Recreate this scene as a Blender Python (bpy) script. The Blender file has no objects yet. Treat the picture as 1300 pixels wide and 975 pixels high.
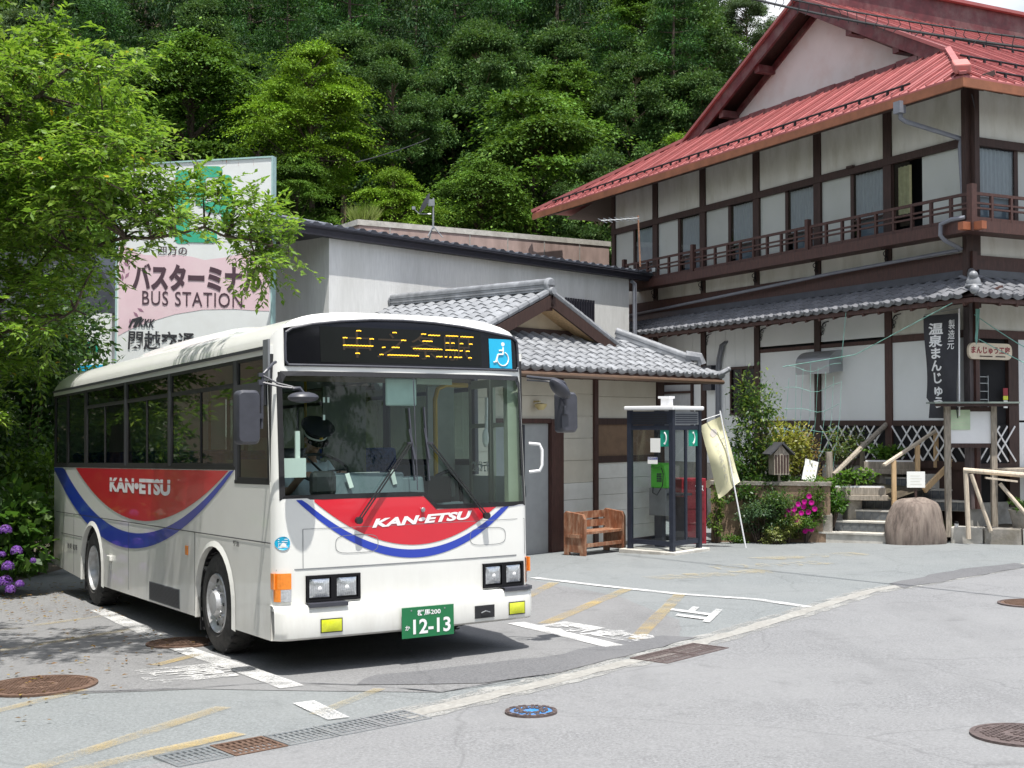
import bpy, bmesh, math, random
import numpy as np
from mathutils import Vector, Matrix, noise as mnoise
random.seed(7); rng = np.random.default_rng(11)
C = bpy.context.scene.collection
S = bpy.context.scene
R = math.radians
PI = math.pi
CAMZ = 1.80

# ------------------------------------------------------------------ camera
cd = bpy.data.cameras.new('camera'); cam = bpy.data.objects.new('camera', cd); C.objects.link(cam)
cam.location = (0, 0, CAMZ); cam.rotation_euler = (R(90 + 1.70), 0, 0)
cd.sensor_width = 36; cd.lens = 1600 / 1300 * 36; cd.clip_end = 2000; cd.clip_start = .05
S.camera = cam
# ------------------------------------------------------------------ sky and sun
SUN_EL = 74.0
sd = Vector((.234, -.972, 0)).normalized()                # horizontal direction towards the sun
w = bpy.data.worlds.new('World'); S.world = w; w.use_nodes = True
nt = w.node_tree; bgn = nt.nodes['Background']
sk = nt.nodes.new('ShaderNodeTexSky'); sk.sky_type = 'NISHITA'; sk.sun_disc = False
sk.sun_elevation = R(SUN_EL); sk.sun_rotation = math.atan2(sd.x, sd.y)
sk.air_density = 1.2; sk.dust_density = 2.5; sk.ozone_density = 1.0
# pale broken cloud over the whole sky
_tc = nt.nodes.new('ShaderNodeTexCoord'); _mp = nt.nodes.new('ShaderNodeMapping'); _mp.inputs['Scale'].default_value = (1, 1, 2.6)
_no = nt.nodes.new('ShaderNodeTexNoise'); _no.inputs['Scale'].default_value = 2.3; _no.inputs['Detail'].default_value = 7; _no.inputs['Roughness'].default_value = .55
_cr = nt.nodes.new('ShaderNodeValToRGB'); _cr.color_ramp.elements[0].position = .40; _cr.color_ramp.elements[1].position = .62
_mx = nt.nodes.new('ShaderNodeMix'); _mx.data_type = 'RGBA'; _mx.inputs[7].default_value = (6.2, 6.3, 6.5, 1)
nt.links.new(_tc.outputs['Generated'], _mp.inputs[0]); nt.links.new(_mp.outputs[0], _no.inputs['Vector']); nt.links.new(_no.outputs['Fac'], _cr.inputs[0])
nt.links.new(_cr.outputs[0], _mx.inputs[0]); nt.links.new(sk.outputs[0], _mx.inputs[6]); nt.links.new(_mx.outputs[2], bgn.inputs[0]); bgn.inputs[1].default_value = 0.14
sl = bpy.data.lights.new('sun', 'SUN'); sl.energy = 4.8; sl.angle = R(.5); sl.color = (1, .965, .91)
so = bpy.data.objects.new('sun', sl); C.objects.link(so)
sv = Vector((sd.x * math.cos(R(SUN_EL)), sd.y * math.cos(R(SUN_EL)), math.sin(R(SUN_EL))))
so.rotation_euler = sv.to_track_quat('Z', 'Y').to_euler(); so.location = (0, 0, 60)
S.view_settings.view_transform = 'Standard'; S.view_settings.look = 'None'
S.view_settings.exposure = 0.47; S.view_settings.gamma = 1
S.cycles.max_bounces = 8; S.cycles.transparent_max_bounces = 24

# ------------------------------------------------------------------ material helpers
def newmat(name):
    m = bpy.data.materials.new(name); m.use_nodes = True
    return m, m.node_tree, m.node_tree.nodes['Principled BSDF']
def N(t, kind, **kw):
    n = t.nodes.new(kind)
    for k, v in kw.items(): setattr(n, k, v)
    return n
def ramp(t, fac, stops):
    r = N(t, 'ShaderNodeValToRGB'); e = r.color_ramp.elements
    while len(e) < len(stops): e.new(.5)
    for el, (p, c) in zip(e, stops):
        el.position = p; el.color = (*c, 1) if len(c) == 3 else c
    t.links.new(fac, r.inputs[0]); return r.outputs[0]
def texc(t, obj=True, scale=None):
    tc = N(t, 'ShaderNodeTexCoord'); o = tc.outputs['Object'] if obj else tc.outputs['Generated']
    if scale:
        mp = N(t, 'ShaderNodeMapping'); mp.inputs['Scale'].default_value = scale
        t.links.new(o, mp.inputs[0]); o = mp.outputs[0]
    return o
def noise(t, vec, scale, detail=4, rough=.55):
    n = N(t, 'ShaderNodeTexNoise'); n.inputs['Scale'].default_value = scale
    n.inputs['Detail'].default_value = detail; n.inputs['Roughness'].default_value = rough
    t.links.new(vec, n.inputs['Vector']); return n.outputs['Fac']
def mixc(t, fac, a, b, mode='MIX'):
    m = N(t, 'ShaderNodeMix', data_type='RGBA', blend_type=mode)
    if isinstance(fac, (int, float)): m.inputs[0].default_value = fac
    else: t.links.new(fac, m.inputs[0])
    for i, v in ((6, a), (7, b)):
        if isinstance(v, tuple): m.inputs[i].default_value = (*v[:3], 1)
        else: t.links.new(v, m.inputs[i])
    return m.outputs[2]
def bump(t, p, h, strength=.3, dist=.01):
    b = N(t, 'ShaderNodeBump'); b.inputs['Strength'].default_value = strength; b.inputs['Distance'].default_value = dist
    t.links.new(h, b.inputs['Height']); t.links.new(b.outputs[0], p.inputs['Normal'])
MATS = {}
def mat(name, col, rough=.6, metal=0., var=.12, scale=6., bmp=.0, stretch=(1, 1, 1), dirt=None, dirts=1.5, spec=.5, coat=0., pv=0.):
    """plain surface with grain: base colour varied by noise, optional large soft dirt, fine bump"""
    if name in MATS: return MATS[name]
    m, t, p = newmat(name)
    v = texc(t, True, stretch)
    n = noise(t, v, scale, 5)
    lo = tuple(max(0, c * (1 - var)) for c in col); hi = tuple(min(1, c * (1 + var)) for c in col)
    c = ramp(t, n, [(.3, lo), (.7, hi)])
    if dirt:
        n2 = noise(t, v, dirts, 6, .65)
        f = ramp(t, n2, [(.45, (0, 0, 0)), (.75, (1, 1, 1))])
        c = mixc(t, f, c, dirt)
    if pv:                                            # alike pieces differ a little from one another
        oi = N(t, 'ShaderNodeObjectInfo'); mr = N(t, 'ShaderNodeMapRange'); t.links.new(oi.outputs['Random'], mr.inputs[0])
        mr.inputs[3].default_value = 1 - pv; mr.inputs[4].default_value = 1 + pv
        hs = N(t, 'ShaderNodeHueSaturation'); t.links.new(mr.outputs[0], hs.inputs['Value']); t.links.new(c, hs.inputs['Color']); c = hs.outputs[0]
    t.links.new(c, p.inputs['Base Color'])
    p.inputs['Roughness'].default_value = rough; p.inputs['Metallic'].default_value = metal
    p.inputs['Specular IOR Level'].default_value = spec; p.inputs['Coat Weight'].default_value = coat
    if bmp: bump(t, p, noise(t, v, scale * 6, 3), bmp, .01)
    MATS[name] = m; return m
def glass(name, tint=(1, 1, 1), clear=.9, rough=.02, ior=1.5):
    """thin pane: tinted see-through mixed with a fresnel reflection"""
    if name in MATS: return MATS[name]
    m, t, p = newmat(name); t.nodes.remove(p)
    tr = N(t, 'ShaderNodeBsdfTransparent'); tr.inputs[0].default_value = (*[c * clear for c in tint], 1)
    gl = N(t, 'ShaderNodeBsdfGlossy'); gl.inputs['Roughness'].default_value = rough
    lw = N(t, 'ShaderNodeLayerWeight'); lw.inputs[0].default_value = .5; f0 = ((ior - 1) / (ior + 1)) ** 2
    pw = N(t, 'ShaderNodeMath', operation='POWER'); t.links.new(lw.outputs['Facing'], pw.inputs[0]); pw.inputs[1].default_value = 4.5
    ma = N(t, 'ShaderNodeMath', operation='MULTIPLY_ADD'); t.links.new(pw.outputs[0], ma.inputs[0]); ma.inputs[1].default_value = 1 - f0; ma.inputs[2].default_value = f0
    mx = N(t, 'ShaderNodeMixShader'); t.links.new(ma.outputs[0], mx.inputs[0])
    t.links.new(tr.outputs[0], mx.inputs[1]); t.links.new(gl.outputs[0], mx.inputs[2])
    t.links.new(mx.outputs[0], t.nodes['Material Output'].inputs[0]); MATS[name] = m; return m
def emit(name, col, st):
    if name in MATS: return MATS[name]
    m, t, p = newmat(name); p.inputs['Base Color'].default_value = (*col, 1)
    p.inputs['Emission Color'].default_value = (*col, 1); p.inputs['Emission Strength'].default_value = st
    MATS[name] = m; return m
def worn(name, col, scale=22., lo=.42, hi=.52, big=2.2, rough=.75, detail=8):
    """road paint worn through in flecks: noise cuts it away to the asphalt beneath"""
    if name in MATS: return MATS[name]
    m, t, p = newmat(name)
    v = texc(t); n = noise(t, v, scale, detail, .7); b = noise(t, v, big, 3, .6)
    a = N(t, 'ShaderNodeMath', operation='ADD'); t.links.new(n, a.inputs[0]); t.links.new(b, a.inputs[1])
    h = N(t, 'ShaderNodeMath', operation='MULTIPLY'); t.links.new(a.outputs[0], h.inputs[0]); h.inputs[1].default_value = .5
    f = ramp(t, h.outputs[0], [(lo, (0, 0, 0)), (hi, (1, 1, 1))])
    c = ramp(t, n, [(.3, tuple(x * .8 for x in col)), (.7, col)])
    t.links.new(c, p.inputs['Base Color']); p.inputs['Roughness'].default_value = rough
    t.links.new(f, p.inputs['Alpha']); MATS[name] = m; return m
def leafmat(name, trans=.35, rough=.45, spec=.5):
    """leaves: colour comes from the per-leaf attribute 'tint' (each leaf its own green)"""
    if name in MATS: return MATS[name]
    m, t, p = newmat(name)
    a = N(t, 'ShaderNodeAttribute'); a.attribute_name = 'tint'
    t.links.new(a.outputs['Color'], p.inputs['Base Color']); p.inputs['Roughness'].default_value = rough
    p.inputs['Specular IOR Level'].default_value = spec
    tl = N(t, 'ShaderNodeBsdfTranslucent')
    g = N(t, 'ShaderNodeGamma'); g.inputs[1].default_value = .85; t.links.new(a.outputs['Color'], g.inputs[0])
    c2 = mixc(t, .8, g.outputs[0], (.9, 1.0, .35), 'MULTIPLY'); t.links.new(c2, tl.inputs[0])
    mx = N(t, 'ShaderNodeMixShader'); mx.inputs[0].default_value = trans
    t.links.new(p.outputs[0], mx.inputs[1]); t.links.new(tl.outputs[0], mx.inputs[2])
    t.links.new(mx.outputs[0], t.nodes['Material Output'].inputs[0]); MATS[name] = m; return m

# ------------------------------------------------------------------ mesh helpers
class MB:
    def __init__(s): s.v = []; s.f = []
    def add(s, vs, fs):
        b = len(s.v); s.v += [tuple(p) for p in vs]; s.f += [tuple(b + i for i in f) for f in fs]; return s
    def box(s, x0, x1, y0, y1, z0, z1):
        v = [(x, y, z) for z in (z0, z1) for y in (y0, y1) for x in (x0, x1)]
        return s.add(v, [(0, 2, 3, 1), (4, 5, 7, 6), (0, 1, 5, 4), (2, 6, 7, 3), (0, 4, 6, 2), (1, 3, 7, 5)])
    def cbox(s, c, d, rz=0., rx=0., ry=0.):
        M = Matrix.Translation(c) @ Matrix.Rotation(rz, 4, 'Z') @ Matrix.Rotation(ry, 4, 'Y') @ Matrix.Rotation(rx, 4, 'X')
        k = MB().box(-d[0] / 2, d[0] / 2, -d[1] / 2, d[1] / 2, -d[2] / 2, d[2] / 2)
        return s.add([M @ Vector(p) for p in k.v], k.f)
    def bar(s, p, q, w, h, up=(0, 0, 1)):
        p, q, up = Vector(p), Vector(q), Vector(up); d = (q - p).normalized()
        a = d.cross(up)
        if a.length < 1e-4: a = d.cross(Vector((0, 1, 0)))
        a.normalize(); b = a.cross(d).normalized()
        v = [e + a * (i * w / 2) + b * (j * h / 2) for e in (p, q) for (i, j) in ((-1, -1), (1, -1), (1, 1), (-1, 1))]
        return s.add(v, [(3, 2, 1, 0), (4, 5, 6, 7), (0, 1, 5, 4), (1, 2, 6, 5), (2, 3, 7, 6), (3, 0, 4, 7)])
    def tube(s, pts, r, n=8, cap=True):
        pts = [Vector(p) for p in pts]; rs = r if isinstance(r, (list, tuple)) else [r] * len(pts)
        rings = []; prev = None
        for i, p in enumerate(pts):
            d = (pts[min(i + 1, len(pts) - 1)] - pts[max(i - 1, 0)])
            if d.length < 1e-7: d = Vector((0, 0, 1))
            d.normalize()
            if prev is None:
                a = d.cross(Vector((0, 0, 1)))
                if a.length < 1e-3: a = d.cross(Vector((1, 0, 0)))
            else: a = prev - d * prev.dot(d)
            if a.length < 1e-5: a = d.orthogonal()
            a.normalize(); prev = a; b = d.cross(a)
            rings.append([p + (a * math.cos(2 * PI * k / n) + b * math.sin(2 * PI * k / n)) * rs[i] for k in range(n)])
        v = [q for rg in rings for q in rg]; f = []
        for i in range(len(pts) - 1):
            for k in range(n):
                k2 = (k + 1) % n; f.append((i * n + k, i * n + k2, (i + 1) * n + k2, (i + 1) * n + k))
        if cap: f.append(tuple(range(n))[::-1]); f.append(tuple((len(pts) - 1) * n + k for k in range(n)))
        return s.add(v, f)
    def lathe(s, prof, n=24, c=(0, 0, 0), ax='Z', cap=True):
        v = []; f = []
        for (r, h) in prof:
            for k in range(n):
                a = 2 * PI * k / n; x, y = r * math.cos(a), r * math.sin(a)
                q = (x, y, h) if ax == 'Z' else ((h, x, y) if ax == 'X' else (y, h, x))
                v.append((c[0] + q[0], c[1] + q[1], c[2] + q[2]))
        for i in range(len(prof) - 1):
            for k in range(n):
                k2 = (k + 1) % n; f.append((i * n + k, i * n + k2, (i + 1) * n + k2, (i + 1) * n + k))
        if cap: f.append(tuple(range(n))[::-1]); f.append(tuple((len(prof) - 1) * n + k for k in range(n)))
        return s.add(v, f)
    def prism(s, poly, fn, a, b):
        """poly: 2-D outline; fn(u, v, w) -> 3-D; extruded from w=a to w=b"""
        n = len(poly); v = [fn(u, q, a) for u, q in poly] + [fn(u, q, b) for u, q in poly]
        f = [tuple(range(n))[::-1], tuple(range(n, 2 * n))] + [(i, (i + 1) % n, n + (i + 1) % n, n + i) for i in range(n)]
        return s.add(v, f)
    def grid(s, P):
        """P: rows x cols of points"""
        r, c = len(P), len(P[0]); v = [q for row in P for q in row]
        return s.add(v, [(i * c + j, i * c + j + 1, (i + 1) * c + j + 1, (i + 1) * c + j) for i in range(r - 1) for j in range(c - 1)])
    def sphere(s, c, r, nu=12, nv=8):
        rx, ry, rz = r if isinstance(r, (tuple, list)) else (r, r, r)
        v = [(c[0], c[1], c[2] - rz)]; f = []
        for i in range(1, nv):
            a = -PI / 2 + PI * i / nv
            v += [(c[0] + rx * math.cos(a) * math.cos(2 * PI * k / nu), c[1] + ry * math.cos(a) * math.sin(2 * PI * k / nu), c[2] + rz * math.sin(a)) for k in range(nu)]
        v.append((c[0], c[1], c[2] + rz)); T = len(v) - 1
        for k in range(nu):
            k2 = (k + 1) % nu
            f.append((0, 1 + k2, 1 + k)); f.append((T, 1 + (nv - 2) * nu + k, 1 + (nv - 2) * nu + k2))
            for i in range(nv - 2): f.append((1 + i * nu + k, 1 + i * nu + k2, 1 + (i + 1) * nu + k2, 1 + (i + 1) * nu + k))
        return s.add(v, f)
    def mesh(s, name, m, smooth=False, fix=True):
        me = bpy.data.meshes.new(name); me.from_pydata(s.v, [], s.f)
        if fix:
            bm = bmesh.new(); bm.from_mesh(me); bmesh.ops.recalc_face_normals(bm, faces=bm.faces); bm.to_mesh(me); bm.free()
        if m: me.materials.append(m)
        if smooth:
            me.polygons.foreach_set('use_smooth', [True] * len(me.polygons))
            if smooth != 'all': me.set_sharp_from_angle(angle=R(38))
        me.update(); return me
    def build(s, name, m, parent=None, smooth=False, bevel=0, fix=True, label=None, loc=None, rot=None):
        o = bpy.data.objects.new(name, s.mesh(name, m, smooth, fix)); C.objects.link(o)
        if parent: o.parent = parent
        if loc: o.location = loc
        if rot: o.rotation_euler = rot
        if bevel:
            b = o.modifiers.new('bevel', 'BEVEL'); b.width = bevel; b.segments = 2; b.limit_method = 'ANGLE'; b.angle_limit = R(40)
        if label: o['label'] = label
        return o
def tag(o, label=None, cat=None, group=None, kind=None):
    if label: o['label'] = label
    if cat: o['category'] = cat
    if group: o['group'] = group
    if kind: o['kind'] = kind
    return o
def thing(name, label, cat, loc=(0, 0, 0), rz=0., group=None, rx=0.):
    o = bpy.data.objects.new(name, None); C.objects.link(o); o.location = loc; o.rotation_euler = (rx, 0, rz)
    o.empty_display_size = .2
    return tag(o, label, cat, group)
def dup(o, parent=None, loc=None, rot=None):
    c = o.copy(); C.objects.link(c)
    if parent is not None: c.parent = parent
    if loc is not None: c.location = loc
    if rot is not None: c.rotation_euler = rot
    return c
def dup_tree(o, loc, rz=None, sc=None, label=None, group=None):
    c = dup(o, None, loc)
    if rz is not None: c.rotation_euler[2] = rz
    if sc is not None: c.scale = sc if isinstance(sc, tuple) else (sc, sc, sc)
    if label: c['label'] = label
    if group: c['group'] = group
    for ch in list(o.children):
        d = dup(ch, c)
        for g in list(ch.children): dup(g, d)
    return c
def piece(me, name, parent, loc=(0, 0, 0), rot=(0, 0, 0), sc=(1, 1, 1)):
    o = bpy.data.objects.new(name, me); C.objects.link(o); o.parent = parent; o.location = loc; o.rotation_euler = rot; o.scale = sc
    return o
def textmesh(body, bold=.012, shear=0., spacing=1.):
    """2-D outline mesh of lettering, normalised to a box 0..1 x 0..1; returns verts, faces"""
    cu = bpy.data.curves.new('lettering', 'FONT'); cu.body = body; cu.offset = bold; cu.shear = shear
    cu.resolution_u = 3; cu.space_character = spacing; cu.fill_mode = 'FRONT'
    o = bpy.data.objects.new('lettering', cu); C.objects.link(o)
    me = bpy.data.meshes.new_from_object(o.evaluated_get(bpy.context.evaluated_depsgraph_get()))
    v = np.empty(len(me.vertices) * 3); me.vertices.foreach_get('co', v); v = v.reshape(-1, 3)[:, :2]
    f = [tuple(p.vertices) for p in me.polygons]
    bpy.data.objects.remove(o); bpy.data.curves.remove(cu); bpy.data.meshes.remove(me)
    lo, hi = v.min(0), v.max(0); return (v - lo) / (hi - lo), f
def text(name, body, m, fn, parent=None, **kw):
    """fn(u, v) maps the unit box to 3-D"""
    v, f = textmesh(body, **kw)
    k = MB(); k.v = [tuple(fn(a, b)) for a, b in v]; k.f = f
    return k.build(name, m, parent, fix=False)

# ------------------------------------------------------------------ ground shape
YAW = R(32); SL = .027
def smooth(a, b, x):
    t = min(1, max(0, (x - a) / (b - a))); return t * t * (3 - 2 * t)
def zplane(x, y): return -SL * (-math.sin(YAW) * x + math.cos(YAW) * y)
def zg(x, y):
    z = zplane(x, y)
    d = y - 44 - .12 * x
    if d > 0:
        d2 = min(d, 75); fx = 1 - .9 * smooth(7, 19, x); z += fx * .82 * d2 * smooth(0, 9, d2) + 1.1 * math.sin(x * .17) * smooth(5, 20, d)
        if d > 75: z += (d - 75) * .12 * fx
    return z
# ------------------------------------------------------------------ materials
def asphalt(name, base, tint, patch):
    m, t, p = newmat(name); v = texc(t)
    fine = noise(t, v, 48, 4, .85); mid = noise(t, v, 9, 5, .6); big = noise(t, v, .55, 5, .6)
    vo = N(t, 'ShaderNodeTexVoronoi'); vo.inputs['Scale'].default_value = 75; t.links.new(v, vo.inputs['Vector'])
    c = ramp(t, fine, [(.33, tuple(x * .6 for x in base)), (.5, base), (.68, tuple(min(1, x * 1.5) for x in base))])
    c = mixc(t, ramp(t, vo.outputs['Distance'], [(.0, (.35, .35, .35)), (.35, (0, 0, 0))]), c, tuple(min(1, x * 1.9) for x in base))
    c = mixc(t, ramp(t, big, [(.38, (0, 0, 0)), (.68, (.8, .8, .8))]), c, tint)
    c = mixc(t, ramp(t, mid, [(.55, (0, 0, 0)), (.8, (.45, .45, .45))]), c, patch)
    # cracks: thin lines at the edges of distorted cells
    nd = N(t, 'ShaderNodeTexNoise'); nd.inputs['Scale'].default_value = 1.6; nd.inputs['Detail'].default_value = 6; t.links.new(v, nd.inputs['Vector'])
    vd = mixc(t, .35, v, nd.outputs['Color'], 'ADD')
    vc = N(t, 'ShaderNodeTexVoronoi', feature='DISTANCE_TO_EDGE'); vc.inputs['Scale'].default_value = .33; t.links.new(vd, vc.inputs['Vector'])
    c = mixc(t, ramp(t, vc.outputs['Distance'], [(.0, (.32, .32, .32)), (.005, (0, 0, 0))]), c, tuple(x * .45 for x in base))
    st_ = noise(t, texc(t, True, (1, 1, 1)), 2.3, 6, .7); c = mixc(t, ramp(t, st_, [(.57, (0, 0, 0)), (.75, (.55, .55, .55))]), c, tuple(x * .55 for x in base))
    lg = noise(t, texc(t, True, (.5, .09, 1)), 2.2, 4, .6); c = mixc(t, ramp(t, lg, [(.55, (0, 0, 0)), (.72, (.35, .35, .35))]), c, tuple(x * .7 for x in base))
    t.links.new(c, p.inputs['Base Color']); p.inputs['Roughness'].default_value = .85; p.inputs['Specular IOR Level'].default_value = .3
    bump(t, p, fine, .55, .006); return m
M_lot = asphalt('lot_asphalt', (.188, .202, .205), (.222, .234, .235), (.15, .160, .163))
M_bay = asphalt('bay_asphalt', (.185, .186, .188), (.218, .219, .22), (.148, .149, .151))
M_road = asphalt('road_asphalt', (.198, .201, .206), (.236, .239, .243), (.155, .158, .163))
M_tar = asphalt('tar_patch', (.13, .132, .138), (.16, .16, .165), (.185, .185, .185))
M_gutter = mat('gutter_concrete', (.31, .305, .285), .85, var=.25, scale=25, bmp=.4, dirt=(.25, .24, .22), dirts=3)
M_soil = mat('soil', (.065, .05, .032), .95, var=.4, scale=9, bmp=.8, dirt=(.05, .06, .03), dirts=.7)
M_white = mat('bus_white', (.80, .80, .76), .28, var=.015, scale=2, spec=.5, coat=.5, dirt=(.76, .76, .72), dirts=1.2)
def road_film(m):
    t = m.node_tree; p = t.nodes['Principled BSDF']; src = p.inputs['Base Color'].links[0].from_socket
    o = texc(t); sx = N(t, 'ShaderNodeSeparateXYZ'); t.links.new(o, sx.inputs[0])
    mr = N(t, 'ShaderNodeMapRange'); t.links.new(sx.outputs['Z'], mr.inputs[0]); mr.inputs[1].default_value = 1.0; mr.inputs[2].default_value = .28; mr.inputs[3].default_value = 0; mr.inputs[4].default_value = .38
    v = texc(t, True, (1, 1, .18)); a = N(t, 'ShaderNodeMath', operation='MULTIPLY'); t.links.new(mr.outputs[0], a.inputs[0]); t.links.new(ramp(t, noise(t, v, 9, 6, .7), [(.35, (.15, .15, .15)), (.7, (1, 1, 1))]), a.inputs[1])
    c = mixc(t, a.outputs[0], src, (.50, .47, .41)); s2 = ramp(t, noise(t, texc(t, True, (3, 3, .12)), 7, 5, .7), [(.60, (0, 0, 0)), (.80, (.22, .22, .22))])
    c = mixc(t, s2, c, (.62, .61, .57)); t.links.new(c, p.inputs['Base Color']); bump(t, p, noise(t, texc(t), 2.2, 2), .12, .03)
road_film(M_white)
M_red = mat('bus_red', (.62, .018, .035), .28, var=.04, scale=2, coat=.5)
M_blue = mat('bus_blue', (.018, .05, .42), .28, var=.04, scale=2, coat=.5)
M_print = mat('print_white', (.85, .85, .85), .4, var=.01)
M_black = mat('black_rubber', (.018, .018, .02), .55, var=.25, scale=30, bmp=.1)
M_blackgl = mat('black_gloss', (.006, .006, .008), .14, var=.1, spec=.3)
M_dgrey = mat('dark_grey_plastic', (.05, .052, .065), .42, var=.12, scale=14)
M_grey = mat('grey_plastic', (.2, .21, .22), .55, var=.1)
M_tyre = mat('tyre_rubber', (.028, .027, .027), .85, var=.3, scale=20, bmp=.4, dirt=(.07, .065, .06), dirts=5)
M_alu = mat('wheel_metal', (.52, .53, .54), .36, .35, var=.08, scale=12, dirt=(.3, .28, .26), dirts=9)
M_chrome = mat('chrome', (.75, .76, .78), .12, 1, var=.03)
M_orange = mat('orange_lens', (.85, .25, .02), .15, var=.1, scale=40, coat=.6)
M_yellow = mat('yellow_fog_lens', (.62, .66, .03), .18, var=.1, scale=40, coat=.6)
M_lens = mat('clear_lens', (.62, .64, .66), .1, .6, var=.25, scale=60, coat=1.)
M_seat = mat('seat_blue', (.03, .07, .30), .9, var=.5, scale=35)
M_inner = mat('interior_cream', (.38, .40, .31), .5, var=.06)
M_floor = mat('bus_floor', (.10, .10, .10), .7)
M_dash = mat('dash_grey', (.13, .16, .18), .55, var=.1)
M_ypole = mat('yellow_pole', (.55, .33, .02), .4)
M_cyan = mat('sign_cyan', (.01, .42, .68), .35, var=.02)
M_gplate = mat('plate_green', (.012, .17, .06), .4, var=.05)
G_side = glass('tinted_side_glass', (.30, .38, .33), .8, ior=1.75)
G_wind = glass('windscreen_glass', (.82, .94, .90), .94, ior=1.52)
G_lamp = glass('lamp_glass', (1, 1, 1), .95)
G_clear = glass('clear_pane', (.9, .95, .95), .92, ior=1.45)
G_house = glass('house_pane', (.8, .86, .88), .9, ior=1.5)
M_led = emit('led_amber', (1., .55, .03), 1.15)
M_leddim = emit('led_amber_dim', (.022, .013, .004), .3)
M_plaster = mat('cream_plaster', (.62, .60, .52), .9, var=.06, scale=3, dirt=(.50, .47, .38), dirts=.9, bmp=.15)
M_plasterw = mat('white_plaster', (.66, .66, .65), .9, var=.05, scale=4, dirt=(.55, .55, .52), dirts=1.1, bmp=.15)
M_stucco = mat('white_stucco', (.70, .70, .68), .92, var=.07, scale=12, stretch=(2, 2, .3), dirt=(.56, .56, .53), dirts=.8, bmp=.5)
M_panelw = mat('pale_blue_panel', (.62, .66, .68), .6, var=.02, scale=2, dirt=(.56, .60, .60), dirts=1)
M_tanwall = mat('tan_board', (.52, .48, .39), .85, var=.06, scale=5, dirt=(.42, .37, .29), dirts=1.1, bmp=.2)
M_wood = mat('dark_brown_wood', (.045, .022, .017), .65, var=.35, scale=5, stretch=(6, 6, .7), bmp=.2)
M_wood2 = mat('reddish_brown_wood', (.066, .028, .022), .6, var=.3, scale=6, stretch=(5, 5, 1), bmp=.2)
M_fascia = mat('orange_brown_fascia', (.26, .095, .045), .6, var=.2, scale=4, bmp=.1)
M_maroon = mat('maroon_board', (.12, .022, .026), .5, var=.3, scale=5, dirt=(.2, .12, .11), dirts=2)
M_redroof = mat('red_sheet_roof', (.35, .108, .105), .6, var=.12, scale=3, dirt=(.28, .09, .086), dirts=1.3, stretch=(1, 1, 3), pv=.06)
M_pinkcap = mat('faded_pink_ridge_cap', (.52, .17, .15), .6, var=.12, scale=4)
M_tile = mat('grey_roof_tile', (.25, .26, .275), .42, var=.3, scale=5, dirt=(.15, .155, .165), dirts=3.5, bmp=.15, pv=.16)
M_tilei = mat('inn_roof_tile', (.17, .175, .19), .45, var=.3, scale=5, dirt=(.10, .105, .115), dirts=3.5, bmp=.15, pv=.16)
M_tiled = mat('dark_glazed_roof_tile', (.055, .06, .075), .3, var=.2, scale=4, pv=.2)
M_fasciab = mat('black_fascia', (.018, .018, .026), .5, var=.2)
M_pink = mat('stained_pink_concrete', (.42, .31, .275), .9, var=.2, scale=4, dirt=(.26, .18, .15), dirts=1.6, stretch=(1, 1, .35), bmp=.3)
M_conc = mat('concrete', (.38, .37, .34), .9, var=.18, scale=10, dirt=(.22, .21, .19), dirts=2.2, bmp=.4)
M_concp = mat('pale_concrete', (.55, .53, .48), .9, var=.12, scale=10, dirt=(.33, .31, .27), dirts=2.2, bmp=.4)
M_steptile = mat('dark_grey_step_tile', (.085, .095, .105), .45, var=.25, scale=8, dirt=(.2, .2, .19), dirts=6)
M_rock = mat('brown_boulder', (.165, .13, .11), .92, var=.45, scale=7, stretch=(3.2, 3.2, .5), bmp=.8, dirt=(.30, .25, .21), dirts=2.4)
M_stone = mat('garden_stone', (.28, .26, .23), .9, var=.3, scale=8, bmp=.7, dirt=(.16, .14, .10), dirts=3)
M_newwood = mat('pale_new_timber', (.58, .40, .22), .7, var=.2, scale=5, stretch=(5, 5, 1), bmp=.15)
M_oldwood = mat('weathered_grey_timber', (.30, .26, .21), .85, var=.35, scale=6, stretch=(6, 6, 1), bmp=.4)
M_log = mat('bleached_log', (.55, .47, .37), .85, var=.2, scale=7, stretch=(5, 5, 1), bmp=.3)
M_bench = mat('bench_brown_paint', (.22, .085, .04), .6, var=.3, scale=5, stretch=(3, 3, 1), dirt=(.45, .30, .2), dirts=4.5, bmp=.2)
M_booth = mat('booth_steel_navy', (.028, .034, .052), .4, .3, var=.15, scale=8)
M_white2 = mat('white_paint', (.78, .78, .78), .5, var=.03)
M_green = mat('payphone_green', (.12, .62, .05), .35, var=.06)
M_teal = mat('sign_teal', (.01, .30, .20), .4, var=.04)
M_redm = mat('red_paint', (.26, .012, .025), .4, var=.1)
M_steel = mat('galvanised_steel', (.33, .35, .36), .4, .6, var=.15, scale=10)
M_pipe = mat('grey_drain_pipe', (.20, .21, .24), .45, var=.12)
M_iron = mat('wrought_iron', (.02, .018, .02), .5, .4)
M_rust = mat('rusty_cast_iron', (.14, .085, .06), .75, .3, var=.35, scale=30, dirt=(.20, .13, .095), dirts=9, bmp=.4)
M_mhole = mat('grey_cast_iron', (.13, .10, .095), .7, .3, var=.3, scale=30, bmp=.4)
M_bluec = mat('blue_cover_paint', (.03, .24, .62), .5, var=.25, scale=30, dirt=(.14, .13, .14), dirts=12)
M_curtain = mat('lace_curtain', (.45, .46, .47), .95, var=.1, scale=14, stretch=(1, 4, .4))
M_curty = mat('yellow_curtain', (.50, .46, .26), .95, var=.15, scale=10)
M_frost = mat('frosted_panel', (.42, .45, .44), .35, var=.06, scale=3, stretch=(1, 1, .3))
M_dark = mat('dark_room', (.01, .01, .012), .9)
M_banner = mat('faded_yellow_cloth', (.74, .70, .46), .9, var=.06, scale=5)
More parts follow.
